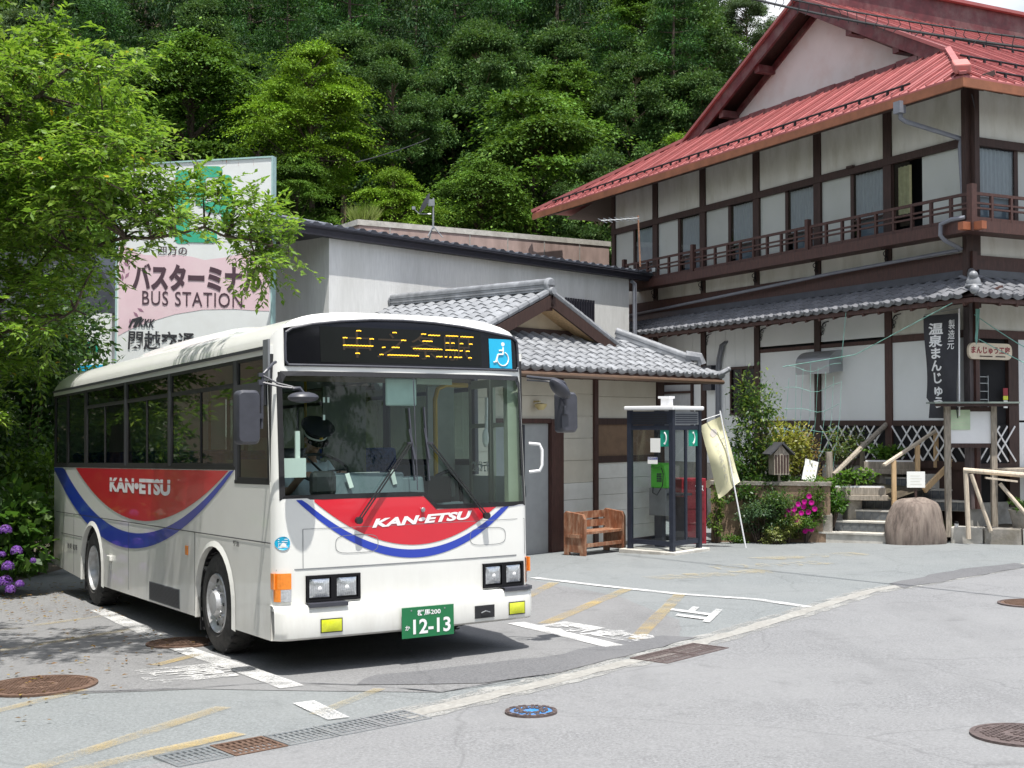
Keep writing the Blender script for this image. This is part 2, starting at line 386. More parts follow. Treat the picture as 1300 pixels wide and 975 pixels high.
M_faint = mat('faded_print', (.60, .58, .46), .9, var=.1)
M_bbanner = mat('charcoal_cloth', (.045, .045, .052), .9, var=.15)
M_net = mat('teal_net', (.20, .42, .36), .7)
M_bark = mat('bark', (.075, .055, .042), .95, var=.4, scale=9, stretch=(3, 3, .6), bmp=.9)
M_barkl = mat('pale_bark', (.19, .14, .10), .95, var=.35, scale=7, stretch=(3, 3, .6), bmp=.7)
M_stem = mat('green_stem', (.08, .12, .04), .8)
M_leaf = leafmat('leaf', .46, .42, .45)
M_leafd = leafmat('forest_leaf', .27, .6, .16)
M_petal = leafmat('petal', .3, .7, .2)
M_skin = mat('skin', (.48, .27, .19), .6, var=.06)
M_shirt = mat('white_shirt', (.68, .72, .76), .85, var=.05)
M_cap = mat('black_cap_cloth', (.012, .012, .02), .8)
M_pinkbd = mat('billboard_pink', (.76, .56, .60), .6, var=.03, scale=3, dirt=(.78, .62, .64), dirts=1.2)
M_bdwhite = mat('billboard_white', (.76, .78, .77), .6, var=.02, dirt=(.70, .71, .69), dirts=1.4)
M_bdgreen = mat('billboard_green', (.04, .40, .24), .6, var=.05, dirt=(.08, .45, .30), dirts=2)
M_ink = mat('billboard_ink', (.075, .04, .055), .6, var=.1)
M_wpaint = worn('worn_white_paint', (.70, .70, .69), 70, .36, .56)
M_wpaintL = worn('faded_white_paint', (.66, .66, .65), 60, .38, .60)
M_wpaint2 = worn('very_worn_white_paint', (.68, .68, .67), 60, .40, .60)
M_ypaint = worn('worn_yellow_paint', (.54, .40, .16), 70, .40, .74)
M_ypaint2 = worn('very_worn_yellow_paint', (.50, .41, .22), 60, .43, .80)
M_crumb = worn('crumbled_concrete_edge', (.35, .35, .335), 40, .40, .58, big=3.)
M_chip = worn('rust_stains', (.45, .12, .06), 30, .47, .56)
M_paper = mat('paper', (.80, .80, .76), .8, var=.02)

# ------------------------------------------------------------------ setting: ground, road, markings
xs = sorted(set([-260, -160, -100, -70] + list(range(-50, 60, 2)) + [70, 100, 160, 260]))
ys = sorted(set([-120, -60, -30] + list(range(-14, 44, 2)) + list(range(44, 130, 3)) + [150, 200, 300, 500]))
ground = MB().grid([[(x, y, zg(x, y) if y > 40 else zplane(x, y)) for x in xs] for y in ys]).build('ground', M_soil, smooth='all')
tag(ground, kind='structure')
def sheet(name, pts, m, lift, kind='structure', n=None, label=None, cat=None, group=None):
    """a thin flat sheet that lies on the sloping ground, lift above it"""
    k = MB(); v = [(x, y, zplane(x, y) + lift) for x, y in pts]; k.v = v; k.f = [tuple(range(len(pts)))]
    o = k.build(name, m); 
    if o.data.polygons[0].normal.z < 0: o.data.flip_normals()
    if label: tag(o, label, cat, group)
    elif kind: o['kind'] = kind
    return o
def wob(pts, amp, step=.25, seed=0):
    """ragged copy of an outline"""
    rr = random.Random(seed); out = []
    for i in range(len(pts)):
        a, b = Vector(pts[i]), Vector(pts[(i + 1) % len(pts)]); n = max(1, int((b - a).length / step))
        for k in range(n):
            q = a.lerp(b, k / n); out.append((q.x + rr.uniform(-amp, amp), q.y + rr.uniform(-amp, amp)))
    return out
# the parking lot sheet reaches from the road edge to the buildings
EDGE = [(-9.0, 1.2), (-2.16, 7.33), (-.74, 8.62), (1.15, 10.85), (2.05, 12.1), (4.39, 15.5), (7.67, 18.7), (13.5, 22.5), (30, 30)]
lot = [(-9.0, 1.2)] + EDGE[1:] + [(30, 42), (-7.2, 42), (-7.2, 16.2), (-9.5, 12), (-12, 4)]
sheet('car_park', lot, M_lot, .004)
sheet('road', [(-9.0, 1.2)] + [(p[0] + .0, p[1]) for p in EDGE[1:]] + [(30, -20), (-20, -20)], M_road, .006)
# darker repaved bay where the bus stands
bay = [(-6.9, 16.0), (-4.3, 9.46), (-2.42, 9.72), (-.53, 9.45), (.9, 10.8), (1.6, 12.0), (1.75, 13.2), (1.3, 15.4), (.3, 17.4), (-3, 21)]
sheet('repaved_bay', wob(bay, .015, .3, 2), M_bay, .008)
# pale crumbling concrete gutter between lot and road
def band(line, w0, w1):
    out = []; back = []
    for i, p in enumerate(line):
        a = Vector(line[max(i - 1, 0)]); b = Vector(line[min(i + 1, len(line) - 1)]); d = (b - a).normalized(); n = Vector((-d.y, d.x))
        q = Vector(p); out.append(tuple(q + n * w1)); back.append(tuple(q - n * w0))
    return out + back[::-1]
sheet('concrete_gutter', wob(band(EDGE[2:8], .18, .20), .035, .12, 5), M_crumb, .0095)
sheet('concrete_gutter', wob(band([(-.74, 8.6), (1.15, 10.85), (2.05, 12.1), (4.39, 15.55), (7.67, 18.8)], .09, .08), .02, .15, 6), M_gutter, .011)
sheet('tar_patch', wob([(-.2, 9.75), (.35, 10.2), (1.0, 10.95), (1.75, 11.95), (1.45, 12.1), (.9, 11.75), (.45, 11.1), (-.3, 10.6), (-1.1, 10.2), (-1.2, 9.8)], .03, .2, 8), M_tar, .0125)
sheet('tar_patch', wob([(4.9, 15.8), (6.2, 17.1), (7.6, 18.4), (7.5, 18.9), (6.2, 17.9), (4.9, 16.4)], .04, .3, 9), M_tar, .0125)
stripe_pts = [(-5.2, 9.35), (-3.87, 9.58), (-2.42, 9.75), (-1.85, 9.94), (-1.1, 9.75), (-.53, 9.45), (.3, 10.1)]
sheet('pavement_joint', wob(band(stripe_pts, .006, .007), .006, .12, 77), M_dgrey, .0135)
# painted lines: each painted mark is its own flat object
def stripe(pts, w, m, label, group, lift=.014):
    o = sheet('painted_line', wob(band(pts, w / 2, w / 2), .006, .3, int(w * 999)), m, lift)
    o['kind'] = 'structure'; return o
stripe([(.30, 17.75), (1.2, 16.55), (2.03, 15.54), (2.87, 14.87), (3.31, 14.08)], .13, M_wpaint, '', '')
stripe([(.04, 13.15), (.5, 12.3), (.93, 11.5)], .20, M_wpaint, '', '')
stripe([(-4.83, 14.8), (-3.06, 11.73), (-2.2, 10.5), (-1.68, 9.72)], .20, M_wpaintL, '', '')
stripe([(-1.5, 9.14), (-1.17, 8.56)], .16, M_wpaint2, '', '')
for a, b, wd in (((.57, 17.05), (.12, 15.2), .15), ((1.46, 16.12), (.34, 13.05), .16), ((2.05, 15.46), (1.16, 11.9), .15)):
    stripe([a, b], wd, M_ypaint, '', '')
for a, b, wd, mm in (((-4.9, 11.5), (-3.92, 13.1), .13, M_ypaint2), ((-3.05, 10.82), (-2.82, 11.37), .12, M_ypaint), ((-3.8, 8.6), (-3.3, 9.75), .12, M_ypaint),
                     ((-2.75, 7.3), (-2.05, 9.0), .14, M_ypaint), ((-2.95, 6.7), (-1.75, 8.15), .14, M_ypaint), ((-1.35, 8.7), (-1.0, 9.6), .1, M_ypaint2),
                     ((-5.6, 12.7), (-4.6, 14.2), .12, M_ypaint2)):
    stripe([a, b], wd, mm, '', '')
def roadtext(body, p, ux, vy, m, bold=.02):
    """p: lower left corner; ux: vector along the line of text; vy: vector up the letters"""
    def fn(u, v):
        x = p[0] + ux[0] * u + vy[0] * v; y = p[1] + ux[1] * u + vy[1] * v
        return (x, y, zplane(x, y) + .0155)
    o = text('painted_road_lettering', body, m, fn, bold=bold); o['kind'] = 'structure'; return o
roadtext('関越交通', (-3.16, 10.55), (.32, -.66), (.68, .36), M_wpaint2, .03)
roadtext('止', (2.02, 12.95), (.30, 1.0), (-.42, .55), M_wpaint, .03)
roadtext('関越', (.22, 12.85), (.85, -1.2), (.35, .35), M_wpaint2, .03)
roadtext('乗降場', (2.05, 17.1), (1.9, .9), (-.35, .55), M_ypaint2, .02)
roadtext('バスのりば', (3.05, 18.55), (1.9, .6), (-.25, .62), M_ypaint2, .02)
roadtext('専用', (4.0, 19.85), (1.9, .8), (-.25, .6), M_ypaint2, .02)

# ------------------------------------------------------------------ covers and gratings in the ground
TILT = (math.atan(-SL * math.cos(YAW)), math.atan(-SL * math.sin(YAW)) * -1, 0)
def on_ground(o, x, y, lift=.0):
    o.location = (x, y, zplane(x, y) + lift)
    n = Vector((SL * -math.sin(YAW), SL * math.cos(YAW), 1)).normalized()
    q = n.to_track_quat('Z', 'Y').to_euler(); return q
def cover(name, label, x, y, r, m, ring, style, rz=0.):
    t = thing(name, label, 'manhole cover', group='covers set in the ground'); e = on_ground(t, x, y, .006)
    t.rotation_euler = (Vector((SL * -math.sin(YAW), SL * math.cos(YAW), 1)).to_track_quat('Z', 'Y').to_matrix() @ Matrix.Rotation(rz, 3, 'Z')).to_euler()
    MB().lathe([(r, 0), (r, .016), (r - .03, .018), (r - .032, .010)], 40).build('rim', ring, t, smooth=True)
    MB().lathe([(r - .034, 0), (r - .034, .013), (r - .05, .015)], 40).build('lid', m, t, smooth=True)
    k = MB()
    if style == 'grid':
        n = int(r / .034)
        for i in range(-n, n):
            for j in range(-n, n):
                cx, cy = (i + .5) * .036, (j + .5) * .036
                if math.hypot(cx, cy) < r - .075 and abs(math.hypot(cx, cy) - r * .28) > .02: k.box(cx - .012, cx + .012, cy - .012, cy + .012, .012, .021)
    else:
        for rr in [r * f for f in (.85, .55, .32)]:
            for a in range(36):
                if style == 'ring' and a % 3 == 0: continue
                a0 = a * PI / 18; 
                k.prism([(rr * math.cos(a0), rr * math.sin(a0)), ((rr + .02) * math.cos(a0), (rr + .02) * math.sin(a0)), ((rr + .02) * math.cos(a0 + .13), (rr + .02) * math.sin(a0 + .13)), (rr * math.cos(a0 + .13), rr * math.sin(a0 + .13))], lambda a_, b_, c_: (a_, b_, c_), .012, .022)
        for a in range(12):
            a0 = a * PI / 6; k.bar((r * .38 * math.cos(a0), r * .38 * math.sin(a0), .017), (r * .52 * math.cos(a0), r * .52 * math.sin(a0), .017), .02, .010)
    tag(k.build('raised_pattern', ring if style == 'ring' else m, t), kind='stuff')
    return t
cover('manhole_cover', 'large rusty brown round manhole cover near the left edge beside the yellow stripe', -3.70, 9.93, .44, M_rust, M_rust, 'grid', .4)
cover('manhole_cover', 'rusty round manhole cover partly under the front wheel of the bus', -3.14, 12.08, .34, M_rust, M_rust, 'grid', .9)
cover('manhole_cover', 'small bright blue round cover in the road in front of the bus', .13, 8.68, .18, M_bluec, M_mhole, 'ring')
cover('manhole_cover', 'dark grey round manhole cover with checker pattern in the lower right corner', 3.13, 7.78, .31, M_mhole, M_mhole, 'grid', .2)
cover('manhole_cover', 'brownish round cover in the road at the right edge of the photo', 5.83, 14.1, .40, M_rust, M_mhole, 'grid')
def grating(label, a, b, w, nb, m, kid):
    a, b = Vector(a), Vector(b); d = (b - a); L = d.length; ang = math.atan2(d.y, d.x)
    t = thing('drain_grating', label, 'drain grating', group='drain gratings along the gutter'); on_ground(t, a.x, a.y, .010)
    zb = zplane(b.x, b.y) - zplane(a.x, a.y); t.rotation_euler = (0, -math.atan2(zb, L), ang); t.location.z -= .016
    sp = L / nb
    for i in range(nb):
        e = MB(); x0, x1 = i * sp + .006, (i + 1) * sp - .006
        e.box(x0, x1, -w / 2, -w / 2 + .025, 0, .022).box(x0, x1, w / 2 - .025, w / 2, 0, .022).box(x0, x0 + .02, -w / 2 + .025, w / 2 - .025, 0, .022).box(x1 - .02, x1, -w / 2 + .025, w / 2 - .025, 0, .022)
        nn = max(4, int((x1 - x0) / .04))
        for j in range(1, nn): 
            xx = x0 + (x1 - x0) * j / nn; e.box(xx - .010, xx + .010, -w / 2 + .025, w / 2 - .025, .004, .018)
        for j in range(1, 4):
            yy = -w / 2 + w * j / 4; e.box(x0 + .02, x1 - .02, yy - .008, yy + .008, .006, .020)
        e.build('grating_panel', m if i != kid else M_rust, t)
    MB().box(0, L, -w / 2, w / 2, -.004, .002).build('dark_channel', M_dark, t)
    return t
grating('long grey steel drain grating with a rusty section at the bottom of the photo', (-2.03, 7.42), (-.64, 8.66), .32, 5, M_steel, 1)
grating('short brownish drain grating in the gutter right of the bus', (1.145, 10.68), (1.80, 11.46), .38, 2, M_mhole, 5)
# ================================================================== the bus
# local axes: x across the front (0 = left edge seen from the camera), y from front to rear, z up
BW, BL = 2.45, 8.10
BX, BY = -1.9, 10.2
bus = thing('bus', 'white city bus with red and blue stripes parked in the painted bay', 'bus',
            (BX, BY, zplane(BX, BY)), YAW, rx=-math.atan(SL))
def yf(x, z):
    """front skin: slightly bowed, rounded corners, leaning back above the sill"""
    y = -.065 * (1 - ((x - BW / 2) / (BW / 2)) ** 2)
    d = min(x, BW - x); r = .10
    if d < r: y += r - math.sqrt(max(0, r * r - (r - d) ** 2))
    if z > 1.35: y += .06 * (z - 1.35)
    if z > 2.86: y += (z - 2.86) ** 2 * 5
    return y
def zr(x):
    d = max(0., min(x, BW - x)) / (BW / 2); return 2.69 + .31 * max(0., 1 - (1 - d) ** 4) ** .5
def sill(x): return 1.43 if x < 1.33 else (1.31 if x > 1.45 else 1.43 - .12 * (x - 1.33) / .12)
def signtop(x): return 2.83 + .115 * (1 - ((x - 1.2) / 1.12) ** 2)
def fp(x, z, off=0.): return (x, yf(x, z) - off, z)
def fpatch(x0, x1, zl, zh, off=0., nx=24, nz=5, k=None):
    k = k or MB(); zl = zl if callable(zl) else (lambda x, v=zl: v); zh = zh if callable(zh) else (lambda x, v=zh: v)
    P = []
    for j in range(nz + 1):
        row = []
        for i in range(nx + 1):
            x = x0 + (x1 - x0) * i / nx
            if callable(off): o = off(i / nx, j / nz)
            else: o = off
            z = zl(x) + (zh(x) - zl(x)) * j / nz; row.append(fp(x, z, o))
        P.append(row)
    return k.grid(P)
# --- body front: bands round the windscreen and the destination sign
def cs(n):  # x stations denser at rounded corners
    return n
k = MB()
for a, b, n in ((0, .1, 8), (.1, 1.33, 14), (1.33, 1.45, 2), (1.45, 2.35, 10), (2.35, BW, 8)): fpatch(a, b, .52, sill, 0, n, 8, k)
fpatch(0, .055, lambda x: sill(x), 2.47, 0, 6, 6, k); fpatch(2.395, BW, lambda x: sill(x), 2.47, 0, 6, 6, k)
for a, b, n in ((0, .11, 8), (.11, 2.40, 26), (2.40, BW, 6)): fpatch(a, b, 2.47, 2.52, 0, n, 2, k)
fpatch(0, .11, 2.52, lambda x: min(signtop(x), zr(x)), 0, 8, 4, k); fpatch(2.40, BW, 2.52, lambda x: min(signtop(x), zr(x)), 0, 6, 4, k)
for a, b, n in ((0, .11, 8), (.11, 2.40, 26), (2.40, BW, 6)): fpatch(a, b, lambda x: min(signtop(x), zr(x)), zr, 0, n, 3, k)
body = k.build('body_front', M_white, bus, smooth='all')
for p in body.data.polygons: pass
# --- roof skin from the front rim to the rear, with gutters
k = MB(); xsn = [0, .01, .025, .05, .085, .13, .2, .35, .6, .9, 1.225, 1.55, 1.85, 2.1, 2.25, 2.32, 2.365, 2.40, 2.425, 2.44, BW]
P = [[(x, (yf(x, zr(x)) if t == 0 else t), zr(x) - (.0 if t < BL - .2 else .04 * (t - BL + .2) / .2)) for x in xsn] for t in (0, .25, 1, 2.5, 4.5, 6.5, BL - .2, BL)]
k.grid(P); k.build('roof', M_white, bus, smooth='all')
k = MB()
for x in (-.018, BW - .002): k.box(x, x + .02, .12, BL - .02, 2.665, 2.69)
k.build('rain_gutter', M_dgrey, bus)
# roof air conditioner hump
k = MB(); P = []
for t, h, wd in ((2.3, .0, .50), (2.55, .10, .62), (2.9, .155, .70), (4.2, .165, .72), (5.4, .155, .70), (5.75, .10, .62), (5.95, 0, .52)):
    P.append([(BW / 2 + wd * 1.25 * u, t, 2.94 + h * (1 - abs(u) ** 4) + .045 * (1 - u * u)) for u in [i / 8 - 1 for i in range(17)]])
k.grid(P).build('roof_air_conditioner', M_white, bus, smooth='all')
k = MB()
for i, tt in enumerate((1.0, 1.9, 6.6)): k.box(-.001 + .05, .30, tt, tt + .014, 2.83, 2.832)
# --- side wall with wheel arches
W1, W2, AR = 1.48, 5.95, .50
def lowz(y): return .28 + .08 * smooth(6.5, 8.1, y)
def side_outline(y0, y1, ztop, arches=True):
    pts = [(.95, ztop), (.95, 1.56), (y0, 1.56)] if arches else [(y0, ztop)]
    y = y0; seq = []
    for c in (W1, W2):
        if y0 < c < y1: seq.append(c)
    pts.append((y0, lowz(y0)))
    for c in seq:
        zb = lowz(c); half = AR
        pts.append((c - half, zb))
        for i in range(0, 13):
            a = PI - PI * i / 12; pts.append((c + half * math.cos(a), .47 + AR * math.sin(a)))
        pts.append((c + half, zb))
    pts.append((y1, lowz(y1))); pts.append((y1, ztop)); return pts
for sx, nm in ((0., 'side_panel'), (BW, 'side_panel')):
    k = MB(); a, b = (sx, sx + .03) if sx == 0 else (sx - .03, sx)
    k.prism(side_outline(.10, BL - .06, 1.665), lambda u, v, w_: (w_, u, v), a, b)
    k.build(nm, M_white, bus)
    k = MB(); k.box(a, b, .10, BL, 2.62, 2.69).build('cant_rail', M_white, bus)
# arch lips and dark wheel boxes
for sx, dx in ((0, -1), (BW, 1)):
    for c in (W1, W2):
        k = MB(); pr = [(c + AR * math.cos(PI * i / 16), .47 + AR * math.sin(PI * i / 16)) for i in range(17)]
        pr = [(c + AR, .28)] + pr + [(c - AR, .28)]
        for (p, q) in zip(pr[:-1], pr[1:]):
            def o(pt, f): return (c + (pt[0] - c) * f, .47 + (pt[1] - .47) * f)
            k.add([(sx + dx * .022, *p), (sx + dx * .022, *q), (sx + dx * .004, *o(q, 1.10)), (sx + dx * .004, *o(p, 1.10))], [(0, 1, 2, 3)])
            k.add([(sx + dx * .022, *p), (sx + dx * .022, *q), (sx - dx * .03, *q), (sx - dx * .03, *p)], [(0, 1, 2, 3)])
        k.build('arch_lip', M_white, bus, smooth=True)
        k = MB(); x0 = sx - dx * .45
        for (p, q) in zip(pr[:-1], pr[1:]):
            k.add([(sx - dx * .03, *p), (sx - dx * .03, *q), (x0, *q), (x0, *p)], [(0, 1, 2, 3)])
        k.add([(x0, *p) for p in pr], [tuple(range(len(pr)))])
        k.build('wheel_housing', M_black, bus)
# rear, underside, floor
MB().box(.05, BW - .05, BL - .06, BL, .36, 2.66).build('rear_panel', M_white, bus, bevel=.03)
k = MB(); k.box(.03, BW - .03, .12, .95, .34, .40); k.box(.5, BW - .5, .95, 2.05, .34, .40); k.box(.03, BW - .03, 2.05, 5.4, .34, .40); k.box(.5, BW - .5, 5.4, 6.5, .34, .40); k.box(.03, BW - .03, 6.5, BL - .06, .36, .42)
k.box(.7, 1.75, .9, 6.6, .22, .34)
k.build('underbody', M_black, bus)
MB().box(.03, BW - .03, .12, BL - .06, .72, .76).build('cabin_floor', M_floor, bus)
MB().box(.03, BW - .03, .30, BL - .06, 2.60, 2.62).build('cabin_ceiling', M_dgrey, bus)
# --- windows on both sides
panes = [(.15, .90, 1.57, 2.62), (.98, 2.83, 1.69, 2.62), (2.91, 4.47, 1.69, 2.62), (4.55, 6.30, 1.69, 2.62), (6.38, 7.30, 1.69, 2.62), (7.34, 8.02, 1.69, 2.62)]
for sx, dx in ((0, 1), (BW, -1)):
    k = MB()
    for i, (a, b, z0, z1) in enumerate(panes):
        if sx and i == 0: continue
        f = MB(); x0, x1 = sorted((sx + dx * .006, sx + dx * .03))
        f.box(x0, x1, a, b, z0, z0 + .03).box(x0, x1, a, b, z1 - .03, z1).box(x0, x1, a, a + .03, z0 + .03, z1 - .03).box(x0, x1, b - .03, b, z0 + .03, z1 - .03)
        if 0 < i < 4: f.box(x0, x1, a + .03, b - .03, 2.385, 2.425)
        if 0 < i < 4: f.box(x0, x1, (a + b) / 2 - .012, (a + b) / 2 + .012, 1.72, 2.385)
        fo = f.build('side_window', M_black, bus)
        g = MB(); gx = sx + dx * .016; g.add([(gx, a + .02, z0 + .02), (gx, b - .02, z0 + .02), (gx, b - .02, z1 - .02), (gx, a + .02, z1 - .02)], [(0, 1, 2, 3)])
        g.build('pane', G_side, fo)
    # pillars between the windows
    for a, b in ((.10, .15), (.90, .98), (2.83, 2.91), (4.47, 4.55), (6.30, 6.38), (7.30, 7.34), (8.02, 8.06)):
        x0, x1 = sorted((sx + dx * .002, sx + dx * .04))
        MB().box(x0, x1, a, b, 1.57 if a < .95 else 1.665, 2.62).build('window_pillar', M_black if a not in (.90, 2.83, 4.47) else M_dgrey, bus)
    x0, x1 = sorted((sx - dx * .003, sx + dx * .034))
    k.box(x0, x1, .95, 8.06, 1.662, 1.692)
    if not sx: k.box(x0, x1, .12, .95, 1.545, 1.575)
    k.build('window_rubber', M_black, bus)
# horizontal shade at the driver's window
MB().box(-.010, -.004, .17, .88, 2.20, 2.40).build('driver_window_shade', M_dgrey, bus)
MB().box(-.022, -.004, .085, .20, 2.40, 2.74).build('corner_trim', M_grey, bus)
# --- livery on the side (flat print)
def par(c, h, base, depth): return lambda y: base - depth * (1 - ((y - c) / h) ** 2)
def archz(y):
    for c in (W1, W2):
        if abs(y - c) < AR: return .47 + math.sqrt(AR ** 2 - (y - c) ** 2) + .03
    return 0
def sidedecal(name, y0, y1, zt, zb, m, sx=-.003, n=60):
    P = [[], []]
    for i in range(n + 1):
        y = y0 + (y1 - y0) * i / n; a, b = zb(y), zt(y); a = max(a, archz(y)); b = max(a + .0005, b)
        P[0].append((sx, y, a)); P[1].append((sx, y, b))
    return MB().grid(P).build(name, m, bus)
redp = par(3.95, 2.85, 1.655, .55); bo = par(4.53, 3.57, 1.66, .875); bi = par(4.27, 3.22, 1.66, .70)
for sx in (-.003, BW + .003):
    sidedecal('red_stripe', 1.10, 6.80, lambda y: 1.655, redp, M_red, sx)
    sidedecal('blue_stripe', .96, 8.03, lambda y: (1.655 if (y < 1.05 or y > 7.49) else bi(y)), bo, M_blue, sx)
text('livery_lettering', 'KAN•ETSU', M_print, lambda u, v: (-.005, 5.14 - 2.33 * u, 1.39 + .165 * v), bus, bold=.05)
k = MB(); k.box(-.006, -.0055, 2.8, 5.15, 1.505, 1.515).build('lettering_slit', M_red, bus)
k = MB()
for z, a, b in ((1.07, .10, 7.9), (.80, 6.45, 7.6)): k.box(-.0035, -.002, a, b, z - .004, z + .004)
for y in (2.05, 4.35, 6.9, 7.45): k.box(-.0035, -.002, y - .003, y + .003, .33, 1.066)
tag(k.build('panel_seam', M_dgrey, bus), kind='stuff')
MB().box(-.012, .0, 2.25, 2.32, .84, .93).build('side_marker_lamp', M_orange, bus, bevel=.004)
g = MB().box(-.004, .0, 2.52, 3.55, .30, .49).build('air_grille', M_grey, bus)
k = MB()
for i in range(14): k.box(-.009, -.004, 2.54, 3.53, .312 + i * .0125, .318 + i * .0125)
k.build('louvre', M_dgrey, g)
MB().box(-.035, .0, 5.02, 5.16, .60, .66).box(-.012, .0, 5.06, 5.10, .50, .60).build('fuel_flap_catch', M_white, bus, bevel=.006)
text('side_lettering', '後乗 前降', M_dgrey, lambda u, v: (-.005, 7.25 - .55 * u, .62 + .07 * v), bus)
text('side_lettering', '軽油', M_dgrey, lambda u, v: (-.005, .98 - .14 * u, 1.00 + .05 * v), bus)
# --- livery on the front
def fdecal(name, x0, x1, zt, zb, m, off=.003, n=48):
    return fpatch(x0, x1, zb, zt, off, n, 3).build(name, m, bus, smooth='all')
fr_ = par(1.263, .93, 1.425, .425)
def red_b(x): return 1.41 - .405 * (1 - ((x - 1.263) / .945) ** 2)
fdecal('red_stripe', .33, 2.19, lambda x: min(sill(x) - .012, 1.43), lambda x: min(red_b(x), sill(x) - .013), M_red)
def bl_o(x): return 1.42 - .525 * (1 - ((x - 1.262) / 1.09) ** 2)
def bl_i(x): return 1.42 - .455 * (1 - ((x - 1.262) / 1.03) ** 2)
fdecal('blue_stripe', .18, 2.35, lambda x: min(bl_i(x) if .235 < x < 2.29 else 9, sill(x) - .012), lambda x: min(bl_o(x), sill(x) - .013), M_blue)
text('livery_lettering', 'KAN•ETSU', M_print, lambda u, v: fp(.835 + .975 * u, 1.165 + .075 * v + .035 * u, .006), bus, bold=.045, shear=.25)
k = MB()
def fline(x0, z0, x1, z1, wd=.006, off=.0035, n=16):
    for i in range(n):
        a, b = i / n, (i + 1) / n; p = (x0 + (x1 - x0) * a, z0 + (z1 - z0) * a); q = (x0 + (x1 - x0) * b, z0 + (z1 - z0) * b)
        d = Vector((q[0] - p[0], q[1] - p[1])).normalized() * wd / 2; nx_, nz_ = -d.y, d.x
        k.add([fp(p[0] + nx_, p[1] + nz_, off), fp(q[0] + nx_, q[1] + nz_, off), fp(q[0] - nx_, q[1] - nz_, off), fp(p[0] - nx_, p[1] - nz_, off)], [(0, 1, 2, 3)])
fline(.02, .855, 2.43, .855, .010); fline(.23, .862, .23, 1.18); fline(.23, 1.18, 2.39, 1.18, .004); fline(2.39, .862, 2.39, 1.18)
for cx in (.70, 1.98):
    pts = []
    for i in range(25):
        a = 2 * PI * i / 24; pts.append((cx + (.19 if abs(math.cos(a)) > .3 else .17) * (abs(math.cos(a)) ** .5) * (1 if math.cos(a) > 0 else -1), 1.04 + .075 * (abs(math.sin(a)) ** .6) * (1 if math.sin(a) > 0 else -1)))
    for p, q in zip(pts[:-1], pts[1:]): fline(*p, *q, .005, .0035, 1)
tag(k.build('panel_seam', M_grey, bus), kind='stuff')
# badge: cyan disc with a wheel mark
k = MB(); c = [fp(.066 + .055 * math.cos(a * PI / 12), 1.072 + .055 * math.sin(a * PI / 12), .008) for a in range(24)]; k.add(c, [tuple(range(24))]); bd = k.build('round_badge', M_cyan, bus)
text('badge_lettering', '連関保', M_print, lambda u, v: fp(.030 + .07 * u, 1.045 + .03 * v, .010), bd, bold=.02)
k = MB()
for dz in (.03, .012, -.035):
    k.add([fp(.03, 1.072 + dz, .010), fp(.10, 1.072 + dz, .010), fp(.10, 1.072 + dz + .006, .010), fp(.03, 1.072 + dz + .006, .010)], [(0, 1, 2, 3)])
k.build('badge_bars', M_print, bd)
# --- bumper
k = MB(); P = []
xb = [-.008, 0.004, .03, .08] + [i * .1 + .15 for i in range(22)] + [2.37, 2.42, 2.446, 2.458]
prof = [(.285, -.02), (.29, .05), (.31, .078), (.36, .086), (.50, .080), (.545, .070), (.565, .045), (.57, -.03)]
for x in xb:
    xx = min(max(x, 0.001), BW - .001); P.append([(x, yf(xx, .5) - o, z) for z, o in prof])
k.grid(P)
for x, s_ in ((-.008, 1), (2.458, -1)):
    k.add([(x, yf(.001, .5) + .0, .285), (x, .42, .285), (x, .42, .55), (x, yf(.001, .5), .57)], [(0, 1, 2, 3)])
k.build('bumper', M_white, bus, smooth=True)
k = MB()
for a, b in ((.245, .58), (2.10, 2.43)): fpatch(a, b, .548, .578, .092, 6, 1, k); fpatch(a, b, .578, .582, lambda u, v: .092 - v * .09, 6, 1, k)
k.build('bumper_pad', M_dgrey, bus)
# --- headlamps, indicators, fog lamps
for a, b in ((.25, .72), (1.915, 2.36)):
    k = MB(); f_ = MB(); P = fpatch(a, b, .585, .80, .004, 4, 2, f_)
    for (x0, x1, z0, z1) in ((a, b, .78, .80), (a, b, .585, .607), (a, a + .022, .607, .78), (b - .022, b, .607, .78), ((a + b) / 2 - .025, (a + b) / 2 + .025, .607, .78)): fpatch(x0, x1, z0, z1, .022, 3, 1, f_)
    for (x0, x1, z0, z1) in ((a, b, .80, .801), (a, b, .584, .585)): fpatch(x0, x1, z0, z1, lambda u, v, t=z0: .022 if (v < .5) == (t > .7) else 0, 4, 1, f_)
    h = f_.build('headlight', M_blackgl, bus)
    for q in (0, 1):
        x0 = a + .03 + q * ((b - a) / 2 + .0); x1 = x0 + (b - a) / 2 - .065
        l = MB(); fpatch(x0, x1, .62, .768, lambda u, v: .010 + .014 * (1 - (2 * u - 1) ** 4) * (1 - (2 * v - 1) ** 4), 8, 6, l)
        l.build('headlamp_lens', M_lens, h, smooth='all')
        l = MB(); cx = (x0 + x1) / 2
        for i in range(9): fpatch(x0 + .008 + i * (x1 - x0 - .016) / 9, x0 + .011 + i * (x1 - x0 - .016) / 9, .63, .755, .0255, 1, 1, l)
        l.build('lens_ribs', M_steel, h)
        l = MB(); l.sphere((cx, yf(cx, .69) - .008, .69), (.03, .022, .03), 10, 6); l.build('bulb_reflector', M_print, h, smooth='all')
